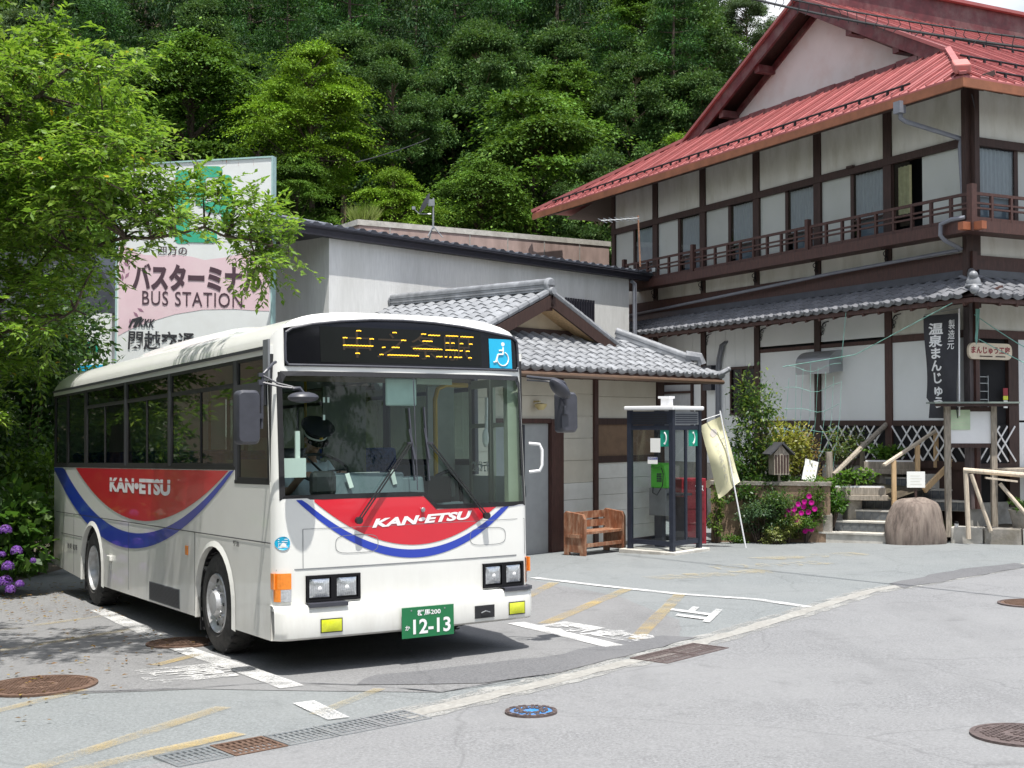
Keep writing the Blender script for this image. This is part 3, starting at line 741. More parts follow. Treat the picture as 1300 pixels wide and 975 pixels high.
for x0, x1 in ((.004, .125), (2.40, 2.452)):
    k = MB(); sgn = 1 if x0 < 1 else -1
    fpatch(x0, x1, .70, .828, .020, 6, 2, k)
    fpatch(x0, x1, .824, .828, lambda u, v: .02 * (1 - v), 6, 1, k)
    if sgn > 0: k.box(-.006, .006, .02, .09, .70, .828)
    else: k.box(2.444, 2.462, .02, .12, .70, .828)
    io = k.build('indicator', M_orange, bus)
    k = MB(); fpatch(x0 + .04 if sgn > 0 else x0, x1, .60, .698, .020, 4, 2, k); k.build('side_light', M_lens, io)
    k = MB(); fpatch(x0, x0 + .04 if sgn > 0 else x1, .60, .698, .0195, 4, 2, k); k.build('indicator_lower', M_orange, io)
for a, b in ((.347, .521), (2.148, 2.314)):
    k = MB(); fpatch(a - .008, b + .008, .338, .452, .089, 3, 2, k); h = k.build('fog_lamp', M_black, bus)
    k = MB(); fpatch(a, b, .346, .444, lambda u, v: .092 + .008 * (1 - (2 * u - 1) ** 4) * (1 - (2 * v - 1) ** 4), 6, 4, k); k.build('fog_lens', M_yellow, h, smooth='all')
k = MB(); fpatch(1.778, 1.986, .338, .448, .089, 3, 2, k); h = k.build('tow_hook_recess', M_black, bus)
k = MB(); k.tube([fp(1.84, .385, .098), fp(1.88, .40, .108), fp(1.93, .385, .098)], .006, 6); k.build('tow_hook', M_grey, h)
# --- number plate
k = MB(); px0, px1, pz0, pz1, po = 1.05, 1.55, .232, .49, .105
k.box(px0, px1, yf(1.35, .4) - po - .004, yf(1.35, .4) - po, pz0, pz1); pl = k.build('number_plate', M_gplate, bus, bevel=.002)
py_ = yf(1.35, .4) - po - .0065
text('plate_lettering', '群馬200', M_print, lambda u, v: (1.195 + .225 * u, py_, .415 + .05 * v), pl, bold=.02)
text('plate_lettering', '12-13', M_print, lambda u, v: (1.155 + .36 * u, py_, .262 + .125 * v), pl, bold=.025)
text('plate_lettering', 'か', M_print, lambda u, v: (1.08 + .045 * u, py_, .30 + .04 * v), pl, bold=.02)
k = MB()
for a in ((1.14, .462), (1.46, .462)): k.lathe([(.007, 0), (.007, .003)], 8, (a[0], py_, a[1]), 'Y')
k.build('plate_bolt', M_steel, pl)
k = MB().box(px0 + .03, px1 - .03, yf(1.35, .4) - po, yf(1.35, .4) - .08, pz0 + .06, pz1 - .02).build('plate_bracket', M_black, bus)
# --- windscreen with rubber frame
def wtop(x): return 2.455
k = MB(); rubber = .030
def frame(fn_out, fn_in):
    for (p, q), (r_, s_) in zip(zip(fn_out[:-1], fn_out[1:]), zip(fn_in[:-1], fn_in[1:])):
        k.add([fp(*p, .006), fp(*q, .006), fp(*s_, .012), fp(*r_, .012)], [(0, 1, 2, 3)])
def loop(g):
    x0, x1 = .055 + g, 2.395 - g; b = lambda x: sill(x) + g
    pts = [(x0, b(x0) + .0)] + [(x, b(x)) for x in (.4, .8, 1.2, 1.33 + g * .3, 1.39 + g * .3, 1.45 + g * .3, 1.8, 2.2)] + [(x1, b(2.3))]
    pts += [(x1, 1.7), (x1, 2.1), (x1, 2.40 - g), (x1 - .03, 2.465 - g)] + [(x, 2.468 - g) for x in (2.1, 1.8, 1.5, 1.2, .9, .6, .3)] + [(x0 + .03, 2.465 - g), (x0, 2.40 - g), (x0, 2.1), (x0, 1.7), (x0, b(x0))]
    return pts
frame(loop(-.012), loop(.028)); k.build('windscreen_rubber', M_black, bus)
k = MB()
for a, b, n in ((.08, 1.33, 14), (1.33, 1.45, 2), (1.45, 2.37, 10)): fpatch(a, b, lambda x: sill(x) + .02, 2.45, .007, n, 8, k)
k.build('windscreen', G_wind, bus, smooth='all')
k = MB(); fpatch(1.262, 1.272, 1.47, 2.44, .009, 1, 6, k); k.build('windscreen_joint', M_dgrey, bus)
# --- destination sign
k = MB(); fpatch(.11, 2.40, 2.52, signtop, .003, 30, 6, k); sg = k.build('destination_sign', M_blackgl, bus, smooth='all')
k = MB()
st = [(.11 + .03, 2.53), (.8, 2.53), (1.5, 2.53), (2.37, 2.53), (2.395, 2.56), (2.395, 2.70), (2.385, 2.80), (2.33, 2.835)] + [(x, signtop(x) - .004) for x in (2.1, 1.8, 1.5, 1.2, .9, .6, .35)] + [(.18, 2.835), (.125, 2.80), (.118, 2.70), (.118, 2.56), (.14, 2.53)]
for p, q in zip(st[:-1], st[1:]): k.tube([fp(*p, .008), fp(*q, .008)], .012, 6)
k.build('sign_frame', M_dgrey, sg)
k = MB(); fpatch(.42, 1.98, 2.56, 2.86, .006, 12, 4, k); k.build('led_panel', mat('led_board', (.006, .007, .006), .3, spec=.25), sg)
LD = lambda u, v: fp(.62 + 1.25 * u, 2.60 + .22 * v, .008)
text('led_lettering', '中之条駅', M_leddim, LD, sg, bold=-.006)
k = MB()
led = [[(440, 148, 22), (600, 152, 20), (735, 155, 24), (785, 160, 58), (872, 160, 62), (947, 162, 66)], [(380, 184, 20), (440, 185, 20), (496, 187, 20), (640, 190, 24), (752, 191, 48), (848, 197, 18), (875, 197, 18), (918, 198, 18), (965, 199, 18)],
       [(436, 222, 132), (548, 228, 16), (602, 227, 36), (752, 231, 140), (868, 234, 62), (915, 236, 16), (948, 237, 20)], [(432, 260, 20), (537, 264, 18), (620, 266, 112), (692, 267, 34), (750, 268, 18), (806, 269, 30), (838, 269, 12), (860, 270, 10), (888, 270, 22), (910, 270, 16), (958, 271, 18)]]
for row in led:
    for cx, cy, wd in row:
        u = (cx - 370) / 610; x = .62 + 1.28 * u; z = 2.845 - (cy - 140) * .00172 + (.0 if 1 else 0) + .012 * u
        n = max(2, int(wd / 4.5)); hw = wd / 610 * 1.28 / 2
        for i in range(n):
            xx = x - hw + (i + .5) * 2 * hw / n; zz = z + ((i * 7) % 3 - 1) * .0012; k.add([fp(xx - hw / n * .8, zz - .0045, .010), fp(xx + hw / n * .8, zz - .0045, .010), fp(xx + hw / n * .8, zz + .0045, .010), fp(xx - hw / n * .8, zz + .0045, .010)], [(0, 1, 2, 3)])
tag(k.build('led_row', M_led, sg), kind='stuff')
k = MB(); fpatch(2.066, 2.317, 2.545, 2.812, .008, 4, 3, k); wc = k.build('wheelchair_symbol', M_cyan, sg)
k = MB()
def q(u, v): return fp(2.066 + .251 * u, 2.545 + .267 * v, .0105)
cc = [(.58 + .26 * math.cos(t_), .33 + .24 * math.sin(t_)) for t_ in [(-190 + i * 255 / 18) * PI / 180 for i in range(19)]]
for a, b in zip(cc[:-1], cc[1:]): k.tube([q(*a), q(*b)], .006, 6)
for a, b in (((.62, .72), (.60, .48)), ((.60, .62), (.42, .60)), ((.60, .48), (.38, .47)), ((.38, .47), (.28, .22)), ((.28, .22), (.16, .20))): k.tube([q(*a), q(*b)], .008, 6)
k.lathe([(.019, 0), (.019, .002)], 14, (q(.62, .83)[0], q(.62, .83)[1], q(.62, .83)[2]), 'Y')
k.build('symbol_figure', M_print, wc)
# --- wipers
def wiper(piv, joint, top, bot):
    t = MB(); P0, J = fp(*piv, .03), fp(*joint, .055)
    t.lathe([(.03, -.04), (.03, .0)], 12, P0, 'Y')
    for d in (-.014, .014): t.bar((P0[0] + d, P0[1] - .02, P0[2]), (J[0] + d, J[1], J[2]), .010, .010, (0, 1, 0))
    o = t.build('wiper', M_black, bus)
    b_ = MB(); A_, Z_ = fp(*top, .03), fp(*bot, .03)
    b_.bar(A_, Z_, .012, .022, (0, 1, 0)); b_.bar((A_[0], A_[1] - .012, A_[2] - .18), (Z_[0], Z_[1] - .012, Z_[2] + .18), .02, .01, (0, 1, 0)); b_.cbox((J[0], J[1] + .01, J[2]), (.05, .03, .02))
    b_.build('wiper_blade', M_dgrey, o)
wiper((.696, 1.235), (1.195, 1.873), (1.199, 2.174), (1.232, 1.553))
wiper((1.939, 1.225), (1.387, 1.871), (1.347, 2.184), (1.372, 1.55))
MB().lathe([(.016, -.03), (.022, -.02), (.012, 0)], 10, fp(1.31, 1.30, .0), 'Y').build('washer_nozzle', M_steel, bus, smooth=True)
# --- mirrors (arms run from the front corners)
def rrect(cx, cz, w_, h_, r, n=5):
    out = []
    for (sx, sz, a0) in ((1, 1, 0), (-1, 1, 90), (-1, -1, 180), (1, -1, 270)):
        for i in range(n + 1):
            a = R(a0 + 90 * i / n); out.append((cx + sx * (w_ / 2 - r) + r * math.cos(a), cz + sz * (h_ / 2 - r) + r * math.sin(a)))
    return out
def slab(k, poly, y0, y1, cx, cz, shrink=.9):
    n = len(poly); ly = [(y0, shrink), (y0 + (y1 - y0) * .25, 1), (y1, 1)]
    v = [(cx + (u - cx) * s_, yy, cz + (v_ - cz) * s_) for yy, s_ in ly for u, v_ in poly]
    f = [tuple(range(n)), tuple(range(2 * n, 3 * n))[::-1]]
    for j in range(2): f += [(j * n + i, j * n + (i + 1) % n, (j + 1) * n + (i + 1) % n, (j + 1) * n + i) for i in range(n)]
    k.add(v, f)
# left mirror
k = MB(); slab(k, rrect(-.285, 2.09, .185, .43, .045), -.20, -.09, -.285, 2.09); mm = k.build('wing_mirror', M_dgrey, bus, smooth=True)
k = MB(); k.add([(-.285 + (u + .285) * .9, -.088, 2.09 + (v - 2.09) * .93) for u, v in rrect(-.285, 2.09, .185, .43, .045)], [tuple(range(24))]); k.build('mirror_glass', M_chrome, mm)
k = MB(); k.tube([(.01, .0, 2.545), (-.03, -.05, 2.53), (-.11, -.12, 2.47), (-.155, -.14, 2.43), (-.165, -.14, 2.0)], .013, 8)
k.tube([(-.165, -.14, 2.43), (-.05, -.20, 2.36), (.06, -.25, 2.33)], .009, 6); k.tube([(-.165, -.14, 2.37), (-.02, -.22, 2.33), (.09, -.27, 2.315)], .011, 6)
k.cbox((-.165, -.14, 2.43), (.05, .03, .03)); k.cbox((-.165, -.14, 2.37), (.055, .03, .04)); k.cbox((-.19, -.14, 2.10), (.07, .04, .04))
k.build('mirror_arm', M_dgrey, bus)
k = MB(); k.sphere((.125, -.30, 2.245), (.128, .10, .045), 18, 8); k.tube([(.05, -.27, 2.315), (.10, -.28, 2.32), (.14, -.28, 2.27)], .018, 6); k.build('round_mirror', M_dgrey, bus, smooth=True)
# right mirrors
k = MB(); slab(k, rrect(2.775, 2.14, .19, .37, .04), -.20, -.09, 2.775, 2.14); mm = k.build('wing_mirror', M_dgrey, bus, smooth=True)
k = MB(); k.add([(2.775 + (u - 2.775) * .9, -.088, 2.14 + (v - 2.14) * .93) for u, v in rrect(2.775, 2.14, .19, .37, .04)], [tuple(range(24))]); k.build('mirror_glass', M_chrome, mm)
k = MB(); k.tube([(2.43, -.02, 2.47), (2.52, -.14, 2.45), (2.60, -.22, 2.44), (2.69, -.24, 2.41), (2.72, -.24, 2.36), (2.72, -.22, 2.14)], .014, 8); k.tube([(2.43, -.02, 2.44), (2.55, -.18, 2.42), (2.62, -.24, 2.40)], .009, 6)
k.cbox((2.72, -.215, 2.16), (.06, .04, .08)); k.build('mirror_arm', M_dgrey, bus)
k = MB()
Mr = Matrix.Translation((2.59, -.32, 2.345)) @ Matrix.Rotation(R(38), 4, 'Y') @ Matrix.Rotation(R(12), 4, 'Z')
t_ = MB(); t_.sphere((0, 0, 0), (.135, .09, .055), 18, 8); k.add([Mr @ Vector(p) for p in t_.v], t_.f); k.build('round_mirror', M_dgrey, bus, smooth=True)
MB().tube([(2.455, -.0, 1.86), (2.53, -.06, 1.85), (2.55, -.07, 1.80), (2.55, -.07, 1.66), (2.53, -.06, 1.61), (2.455, 0, 1.60)], .014, 8).build('grab_handle', M_print, bus, smooth=True)
# --- wheels
def wheel(x, y, dx, front):
    t = MB(); wd = .26
    t.lathe([(.27, -wd / 2 + .02), (.30, -wd / 2), (.40, -wd / 2 + .012), (.445, -wd / 2 + .04), (.455, -wd / 2 + .07), (.455, wd / 2 - .07), (.445, wd / 2 - .04), (.40, wd / 2 - .012), (.30, wd / 2), (.27, wd / 2 - .02)], 40, (0, 0, 0), 'X', False)
    for i in range(60):
        a = 2 * PI * i / 60
        t.cbox((-.085 if i % 2 else .085, .455 * math.sin(a), .455 * math.cos(a)), (.06, .03, .008), rx=-a)
    o = t.build('wheel', M_tyre, bus, smooth=True); o.location = (x - dx * (wd / 2 + .005), y, .455); 
    s_ = dx
    r_ = MB()
    if front: pf = [(.275, .10), (.262, .125), (.245, .10), (.215, .075), (.19, .085), (.12, .095), (.115, .13), (.10, .155), (.06, .16), (.0001, .16)]
    else: pf = [(.275, .10), (.262, .125), (.25, .10), (.235, .02), (.16, -.02), (.11, -.02), (.105, .02), (.09, .05), (.05, .055), (.0001, .055)]
    r_.lathe([(a, s_ * b) for a, b in pf], 32, (0, 0, 0), 'X', False); r_.build('rim', M_alu, o, smooth=True)
    h = MB()
    for i in range(8):
        a = 2 * PI * (i + .5) / 8; h.lathe([(.026, s_ * .07), (.026, s_ * .0845)], 12, (0, .202 * math.cos(a), .202 * math.sin(a)), 'X') if front else None
        n_ = MB(); a = 2 * PI * i / 8
        n_.lathe([(.016, s_ * (.085 if front else -.03)), (.016, s_ * (.12 if front else .02)), (.010, s_ * (.125 if front else .03))], 6, (0, .148 * math.cos(a), .148 * math.sin(a)), 'X')
        n_.build('wheel_nut', M_chrome, o)
    if front: h.build('vent_hole', M_black, o)
    return o
wheel(0, W1, -1, True); wheel(0, W2, -1, False); wheel(BW, W1, 1, True); wheel(BW, W2, 1, False)
for wx, wy in ((.18, 1.98), (BW - .18, 1.98), (.18, 6.45), (BW - .18, 6.45)): MB().box(wx - .15, wx + .15, wy, wy + .012, .16, .45).build('mudflap', M_black, bus)
# --- cabin
MB().box(.08, 1.42, .10, .42, .76, 1.42).build('dashboard', M_dash, bus, bevel=.05)
MB().box(1.42, 2.35, .06, .16, .76, 1.30).build('front_lining', M_inner, bus)
k = MB(); k.cbox((.95, .34, 1.50), (.72, .22, .22), rx=R(-14)); k.cbox((1.34, .36, 1.47), (.32, .26, .20), rx=R(-10)); k.build('instrument_hood', M_dash, bus, bevel=.03)
k = MB(); k.cbox((.75, .20, 1.56), (.04, .01, .13), rx=R(-12), ry=R(-14)); k.cbox((1.18, .22, 1.58), (.04, .01, .13), ry=R(-14)); k.cbox((.95, .30, 1.625), (.24, .08, .006)); k.build('paper_slip', M_paper, bus)
k = MB(); k.cbox((.47, .12, 1.54), (.24, .10, .22)); k.build('meter_back', M_black, bus, bevel=.07)
k = MB(); k.cbox((.245, .12, 1.80), (.04, .02, .37)); k.cbox((.20, .10, 1.68), (.22, .015, .16)); k.build('pass_card', M_paper, bus)
k = MB(); ring = [(.64 + .235 * math.cos(a * PI / 16), .52 + .235 * math.sin(a * PI / 16) * .80, 1.66 + .235 * math.sin(a * PI / 16) * .55) for a in range(33)]
k.tube(ring, .014, 8, False)
for a in (0, 10, 22): k.tube([ring[a], (.64, .52, 1.63)], .010, 6)
k.tube([(.64, .52, 1.63), (.66, .40, 1.25)], .03, 8); k.build('steering_wheel', M_black, bus, smooth=True)
sh = [(.0, 0, 0)]
def seat(x, y, wd, m=M_seat, rows='passenger_seat'):
    s_ = MB(); s_.box(x, x + wd, y, y + .44, 1.12, 1.22); o = s_.build(rows, m, bus, bevel=.03)
    b_ = MB(); b_.cbox((x + wd / 2, y + .47, 1.52), (wd, .09, .66), rx=R(-8)); b_.build('seat_back', m, o, bevel=.035)
    l_ = MB(); l_.box(x + .05, x + wd - .05, y + .1, y + .35, .76, 1.12); l_.build('seat_base', M_dgrey, o)
seat(.42, .72, .50, M_dgrey, 'driver_seat')
for y in (2.0, 2.85, 3.7, 4.55): 
    seat(.08, y, .45); seat(1.90, y, .45)
for y in (5.9, 6.8):
    seat(.08, y, .95); seat(1.42, y, .95)
k = MB(); k.box(.10, 1.05, 1.42, 1.46, .76, 1.75); k.build('driver_partition', M_inner, bus)
k = MB(); k.box(1.05, 1.50, 1.44, 1.47, 1.30, 2.44); k.build('notice_board', mat('dimmed_board', (.07, .085, .07), .3), bus)  # board coloured near-black green, standing in for the dim cabin and its reflections
k = MB(); k.box(.20, .62, 1.40, 1.415, 1.95, 2.42); k.build('partition_frame', M_dgrey, bus)
k = MB(); k.tube([(2.0, .95, .80), (2.0, .95, 2.30), (2.03, .95, 2.40), (2.12, .95, 2.44), (2.36, .95, 2.44)], .024, 8); k.build('yellow_grab_pole', M_ypole, bus, smooth=True)
for (x, y) in ((1.0, 2.4), (1.65, 3.3), (1.0, 4.6), (1.65, 5.6)): MB().tube([(x, y, .76), (x, y, 2.6)], .017, 8).build('grab_pole', M_ypole, bus, smooth=True)
MB().box(2.08, 2.38, 1.25, 1.28, 1.35, 2.44).build('white_partition', mat('acrylic', (.48, .50, .45), .4), bus)
k = MB(); k.cbox((1.62, .34, 1.46), (.30, .22, .24), rz=.3); k.tube([(1.72, .45, 1.30), (1.74, .45, 1.58), (1.86, .45, 1.62), (1.98, .45, 1.52), (2.0, .45, 1.30)], .022, 8); k.build('fare_box', M_blackgl, bus, bevel=.02)
MB().box(1.5, 1.9, .25, .7, .76, 1.34).build('fare_box_stand', M_dash, bus)
# front door (folding) at the far side: frame, two leaves with panes
for y0 in (.18, .60):
    f = MB(); x0 = BW - .05
    f.box(x0, x0 + .03, y0, y0 + .04, .42, 2.48).box(x0, x0 + .03, y0 + .36, y0 + .40, .42, 2.48).box(x0, x0 + .03, y0 + .04, y0 + .36, 2.40, 2.48).box(x0, x0 + .03, y0 + .04, y0 + .36, 2.02, 2.06).box(x0, x0 + .03, y0 + .04, y0 + .36, .42, .55)
    fo = f.build('door_leaf', M_inner, bus)
    g = MB(); gx = x0 + .015; g.add([(gx, y0 + .03, .5), (gx, y0 + .37, .5), (gx, y0 + .37, 2.42), (gx, y0 + .03, 2.42)], [(0, 1, 2, 3)]); g.build('pane', G_clear, fo)
text('door_lettering', '行休憩', M_print, lambda u, v: (BW - .053, .62 + .33 * u, 1.60 + .10 * v), bus, bold=.03)
MB().box(BW - .16, BW - .02, .10, .17, .45, 2.50).build('door_post', M_inner, bus)
k = MB(); k.tube([(2.32, .52, 2.30), (2.30, .50, 1.98)], .016, 6); k.sphere((2.285, .49, 1.92), (.035, .03, .09), 8, 6); k.build('umbrella_hook', M_paper, bus, smooth=True)
# inside mirror, sun visor, small fittings
k = MB(); k.cbox((1.20, .10, 2.32), (.30, .03, .24)); k.build('sun_visor', mat('pale_visor', (.46, .55, .50), .4), bus, bevel=.02)
k = MB(); k.box(1.35, 1.70, .08, .12, 2.39, 2.44); k.build('ceiling_plate', M_inner, bus)
k = MB()
for x, z in ((.52, 2.25), (.56, 2.25), (.52, 2.10)): k.cbox((x, .20, z), (.018, .01, .045))
k.build('warning_tags', M_paper, bus)
k = MB(); k.box(.03, BW - .03, .95, 1.0, 2.45, 2.60); k.build('header_panel', mat('tan_header', (.16, .12, .08), .7), bus)

# ================================================================== the driver (a person on his own seat)
def skin_body(name, m, parent, chains, loc=None, sub=1):
    """chains: list of [(x,y,z,r), ...]; the first point of later chains may repeat an earlier point to branch from it"""
    vs = []; es = []; rad = []; idx = {}
    for ch in chains:
        prev = None
        for (x, y, z, r) in ch:
            key = (round(x, 4), round(y, 4), round(z, 4))
            if key not in idx: idx[key] = len(vs); vs.append((x, y, z)); rad.append(r)
            i = idx[key]
            if prev is not None and prev != i: es.append((prev, i))
            prev = i
    me = bpy.data.meshes.new(name); me.from_pydata(vs, es, []); o = bpy.data.objects.new(name, me); C.objects.link(o)
    sm = o.modifiers.new('skin', 'SKIN'); sm.use_smooth_shade = True
    for i, r in enumerate(rad): me.skin_vertices[0].data[i].radius = (r, r) if not isinstance(r, tuple) else r
    me.skin_vertices[0].data[0].use_root = True
    ss = o.modifiers.new('sub', 'SUBSURF'); ss.levels = sub; ss.render_levels = sub
    dg = bpy.context.evaluated_depsgraph_get(); m2 = bpy.data.meshes.new_from_object(o.evaluated_get(dg))
    bpy.data.objects.remove(o); m2.name = name; m2.materials.clear(); m2.materials.append(m)
    m2.polygons.foreach_set('use_smooth', [True] * len(m2.polygons))
    o = bpy.data.objects.new(name, m2); C.objects.link(o); o.parent = parent
    return o
drv = thing('person', 'bus driver in a white shirt and black peaked cap looking down behind the steering wheel', 'person', (BX, BY, zplane(BX, BY)), YAW, rx=-math.atan(SL))
hx, hy = .66, .76      # neck position
def hand(cx, cy, cz, sgn):
    out = [[(cx, cy, cz, .028), (cx + sgn * .01, cy - .06, cz - .005, .030)]]
    for j in range(4):
        ox = -.027 + j * .018; ln = (.05, .06, .056, .044)[j]
        out.append([(cx + sgn * .01, cy - .06, cz - .005, .030), (cx + ox, cy - .09, cz + .004, .009), (cx + ox, cy - .09 - ln * .5, cz - .012, .0085), (cx + ox, cy - .09 - ln * .55, cz - .04, .008)])
    out.append([(cx, cy, cz, .028), (cx + sgn * -.035, cy - .03, cz + .01, .011), (cx + sgn * -.05, cy - .065, cz + .012, .009)])
    return out
chains = [[(hx, .92, 1.26, .10), (hx, .93, 1.42, .095), (hx, .90, 1.60, .10), (hx, .86, 1.72, .075), (hx, .82, 1.79, .055), (hx, .775, 1.85, .058), (hx, .745, 1.915, .085), (hx, .74, 1.965, .078)],
          [(hx, .92, 1.26, .15), (hx - .10, .80, 1.25, .085), (hx - .13, .55, 1.24, .07), (hx - .13, .47, 1.16, .055), (hx - .13, .46, .86, .045), (hx - .13, .38, .80, .04)],
          [(hx, .92, 1.26, .15), (hx + .10, .80, 1.25, .085), (hx + .13, .55, 1.24, .07), (hx + .13, .47, 1.16, .055), (hx + .13, .46, .86, .045), (hx + .13, .38, .80, .04)]]
for sg_ in (-1, 1):
    chains.append([(hx, .90, 1.60, .155), (hx + sg_ * .17, .88, 1.68, .045), (hx + sg_ * .23, .84, 1.55, .042), (hx + sg_ * .24, .78, 1.45, .042), (hx + sg_ * .20, .64, 1.56, .034), (hx + sg_ * .17, .58, 1.62, .028)])
    wx_ = hx + sg_ * .17
    for c_ in hand(wx_, .58, 1.62, sg_): chains.append(c_)
bd_ = skin_body('body', M_skin, drv, chains)
skin_body('shirt', M_shirt, drv, [[(hx, .92, 1.26, .16), (hx, .93, 1.42, .158), (hx, .90, 1.60, .165), (hx, .865, 1.715, .115), (hx, .83, 1.755, .068)]] +
          [[(hx, .90, 1.60, .165), (hx + s * .17, .88, 1.68, .075), (hx + s * .23, .84, 1.55, .064), (hx + s * .24, .79, 1.47, .058)] for s in (-1, 1)])
skin_body('trousers', M_cap, drv, [[(hx, .92, 1.25, .165), (hx - .10, .80, 1.25, .095), (hx - .13, .55, 1.24, .08), (hx - .13, .475, 1.16, .065), (hx - .13, .465, .90, .055)],
                                 [(hx, .92, 1.25, .165), (hx + .10, .80, 1.25, .095), (hx + .13, .55, 1.24, .08), (hx + .13, .475, 1.16, .065), (hx + .13, .465, .90, .055)]])
Mh = Matrix.Translation((hx, .735, 1.93)) @ Matrix.Rotation(R(38), 4, 'X')
def put(k2, name, m, sm=True):
    k2.v = [tuple(Mh @ Vector(p)) for p in k2.v]; return k2.build(name, m, drv, smooth=sm)
k = MB(); k.sphere((0, -.012, .0), (.078, .094, .112), 16, 12); k.sphere((0, -.108, -.018), (.012, .016, .02), 8, 6)
for s in (-1, 1): k.sphere((s * .08, .0, -.012), (.012, .02, .032), 8, 6)
k.tube([(-.024, -.094, -.055), (0, -.102, -.056), (.024, -.094, -.055)], .005, 6); put(k, 'head', M_skin)
k = MB()
for s in (-1, 1): k.sphere((s * .030, -.094, .012), (.012, .008, .007), 8, 6)
put(k, 'eyes', M_cap)
k = MB(); k.sphere((0, .018, .012), (.086, .092, .105), 16, 10); put(k, 'hair', M_cap)
k = MB(); k.lathe([(.100, .045), (.104, .085), (.150, .125), (.152, .140), (.12, .150), (.0001, .155)], 28); put(k, 'cap', M_cap)
k = MB(); k.lathe([(.1045, .046), (.1055, .064)], 28); put(k, 'cap_band', M_paper)
k = MB(); k.add([(math.sin(a) * .10, -math.cos(a) * .10, .05) for a in [R(-60 + i * 15) for i in range(9)]] + [(math.sin(a) * .125, -math.cos(a) * .165, .022) for a in [R(-55 + i * 13.75) for i in range(9)]], [(i, i + 1, 10 + i, 9 + i) for i in range(8)])
put(k, 'cap_peak', M_blackgl)
k = MB(); k.sphere((0, -.125, .09), (.018, .006, .016), 8, 6); put(k, 'cap_badge', M_ypole)
# ================================================================== roof tiles (shared meshes)
TWD, TLN = .29, .245          # laid width and exposed length
def tile_mesh(name, m, end=False):
    k = MB(); prof = [(-.155, .012), (-.12, .034), (-.07, .045), (-.02, .034), (.03, .008), (.08, -.004), (.125, .002), (.155, .014)]
    L0, L1 = -.03, TLN + .03
    rows = []
    for y, dz in ((L0, .026), (L1, .004)): rows.append([(x, y, z + dz) for x, z in prof])
    k.grid(rows)
    k.grid([[(x, L0, z + .004) for x, z in prof], rows[0]])
    if end:
        c = (-.07, L0 - .004, .035); k.lathe([(.050, .0), (.056, -.018), (.045, -.034), (.0001, -.040)], 10, c, 'Y')
        k.grid([[(x, L0, -.035 - .02 * math.cos((x - .045) * 20)) for x, z in prof], [(x, L0 - .003, z + .024) for x, z in prof]])
    return k.mesh(name, m, True, fix=False)
T_mid = tile_mesh('roof_tile', M_tile); T_end = tile_mesh('eave_tile', M_tile, True)
def tile_slope(parent, o, ux, us, cols, rows, keep=None, first_end=True, x0=.5):
    """o: eave corner, ux: unit vector along the eave, us: unit vector up the slope (local)"""
    o, ux, us = Vector(o), Vector(ux).normalized(), Vector(us).normalized(); n = ux.cross(us)
    e = Matrix((ux, us, n)).transposed().to_euler()
    for r in range(rows):
        for c in range(cols):
            p = o + ux * ((c + x0) * TWD) + us * (r * TLN)
            if keep and not keep(p): continue
            rr = random.uniform(-.012, .012)
            q = piece(T_end if (r == 0 and first_end) else T_mid, 'roof_tile', parent, p, e)
            q.rotation_euler.rotate_axis('Z', rr); q.location += n * random.uniform(-.003, .004)
def ridge(parent, pts, r, m, h=.16, wd=.17, endcap=True, name='ridge'):
    """stacked courses topped by a round cap"""
    pts = [Vector(p) for p in pts]; k = MB(); n = 4
    for j in range(n):
        for a, b in zip(pts[:-1], pts[1:]):
            z = h * (j + .5) / n; k.bar(a + Vector((0, 0, z)), b + Vector((0, 0, z)), wd * (1 + .10 * (j % 2)), h / n * .86)
    o = k.build(name, m, parent)
    for a, b in zip(pts[:-1], pts[1:]):
        L = (b - a).length; nn = max(1, int(L / .30))
        for i in range(nn):
            p, q = a.lerp(b, i / nn), a.lerp(b, (i + 1) / nn + .004); t = MB()
            t.tube([p + Vector((0, 0, h)), q + Vector((0, 0, h))], [r * .97, r * 1.03], 10); t.build('ridge_tile', m, o, smooth=True)
    return o

# ================================================================== the bus station: low front wing
WGR = R(47.5)
wing = thing('station_wing', 'low bus station wing with grey tiled roof and small front gable, behind the bus', 'building', (.69, 22.2, 0), WGR)
zb = -.62
MB().box(-3.0, 3.2, .05, 4.55, zb, 2.72).build('wall_core', M_tanwall, wing)
def plate(name, x0, x1, z0, z1, m, parent, y=0., d=.045, **kw):
    return MB().box(x0, x1, y, y + d, z0, z1).build(name, m, parent, **kw)
M_boardp = mat('tan_siding', (.60, .56, .47), .8, var=.05, scale=4, dirt=(.52, .47, .38), dirts=1.2, bmp=.1, pv=.03)
M_boardw = mat('off_white_siding', (.70, .69, .64), .8, var=.05, scale=4, dirt=(.56, .54, .48), dirts=1.2, bmp=.1, pv=.03)
def boards(x0, x1, z0, z1, step, m, y=0.):
    z = z0
    while z < z1 - .02:
        zt = min(z + step, z1); MB().box(x0, x1, y, y + .045, z, zt - .006).build('siding_board', m, wing); z = zt
boards(.30, 1.165, -.50, .70, .30, M_boardw); boards(.30, 1.165, .70, 2.66, .40, M_boardp)
boards(1.285, 3.12, 1.86, 2.66, .40, M_boardp)
boards(-.02 - 1.6, .12, 1.84, 2.66, .41, M_boardp)
boards(-3.0, -1.62, -.5, 2.66, .45, M_boardp)
boards(1.285, 3.12, -.45, 1.04, .30, M_boardw)
plate('wall_panel', 1.285, 3.12, 1.16, 1.74, mat('brown_hardboard', (.20, .125, .075), .7, var=.15), wing, y=.012)
for a, b in ((1.74, 1.86), (1.04, 1.16)): plate('wall_rail', 1.285, 3.12, a, b, M_wood, wing, y=-.03, d=.07)
for a, b in ((1.17, 1.28), (3.12, 3.34), (.135, .29)): plate('post', a, b, zb, 2.66, M_wood2 if a < 3 else M_wood, wing, y=-.045, d=.10)
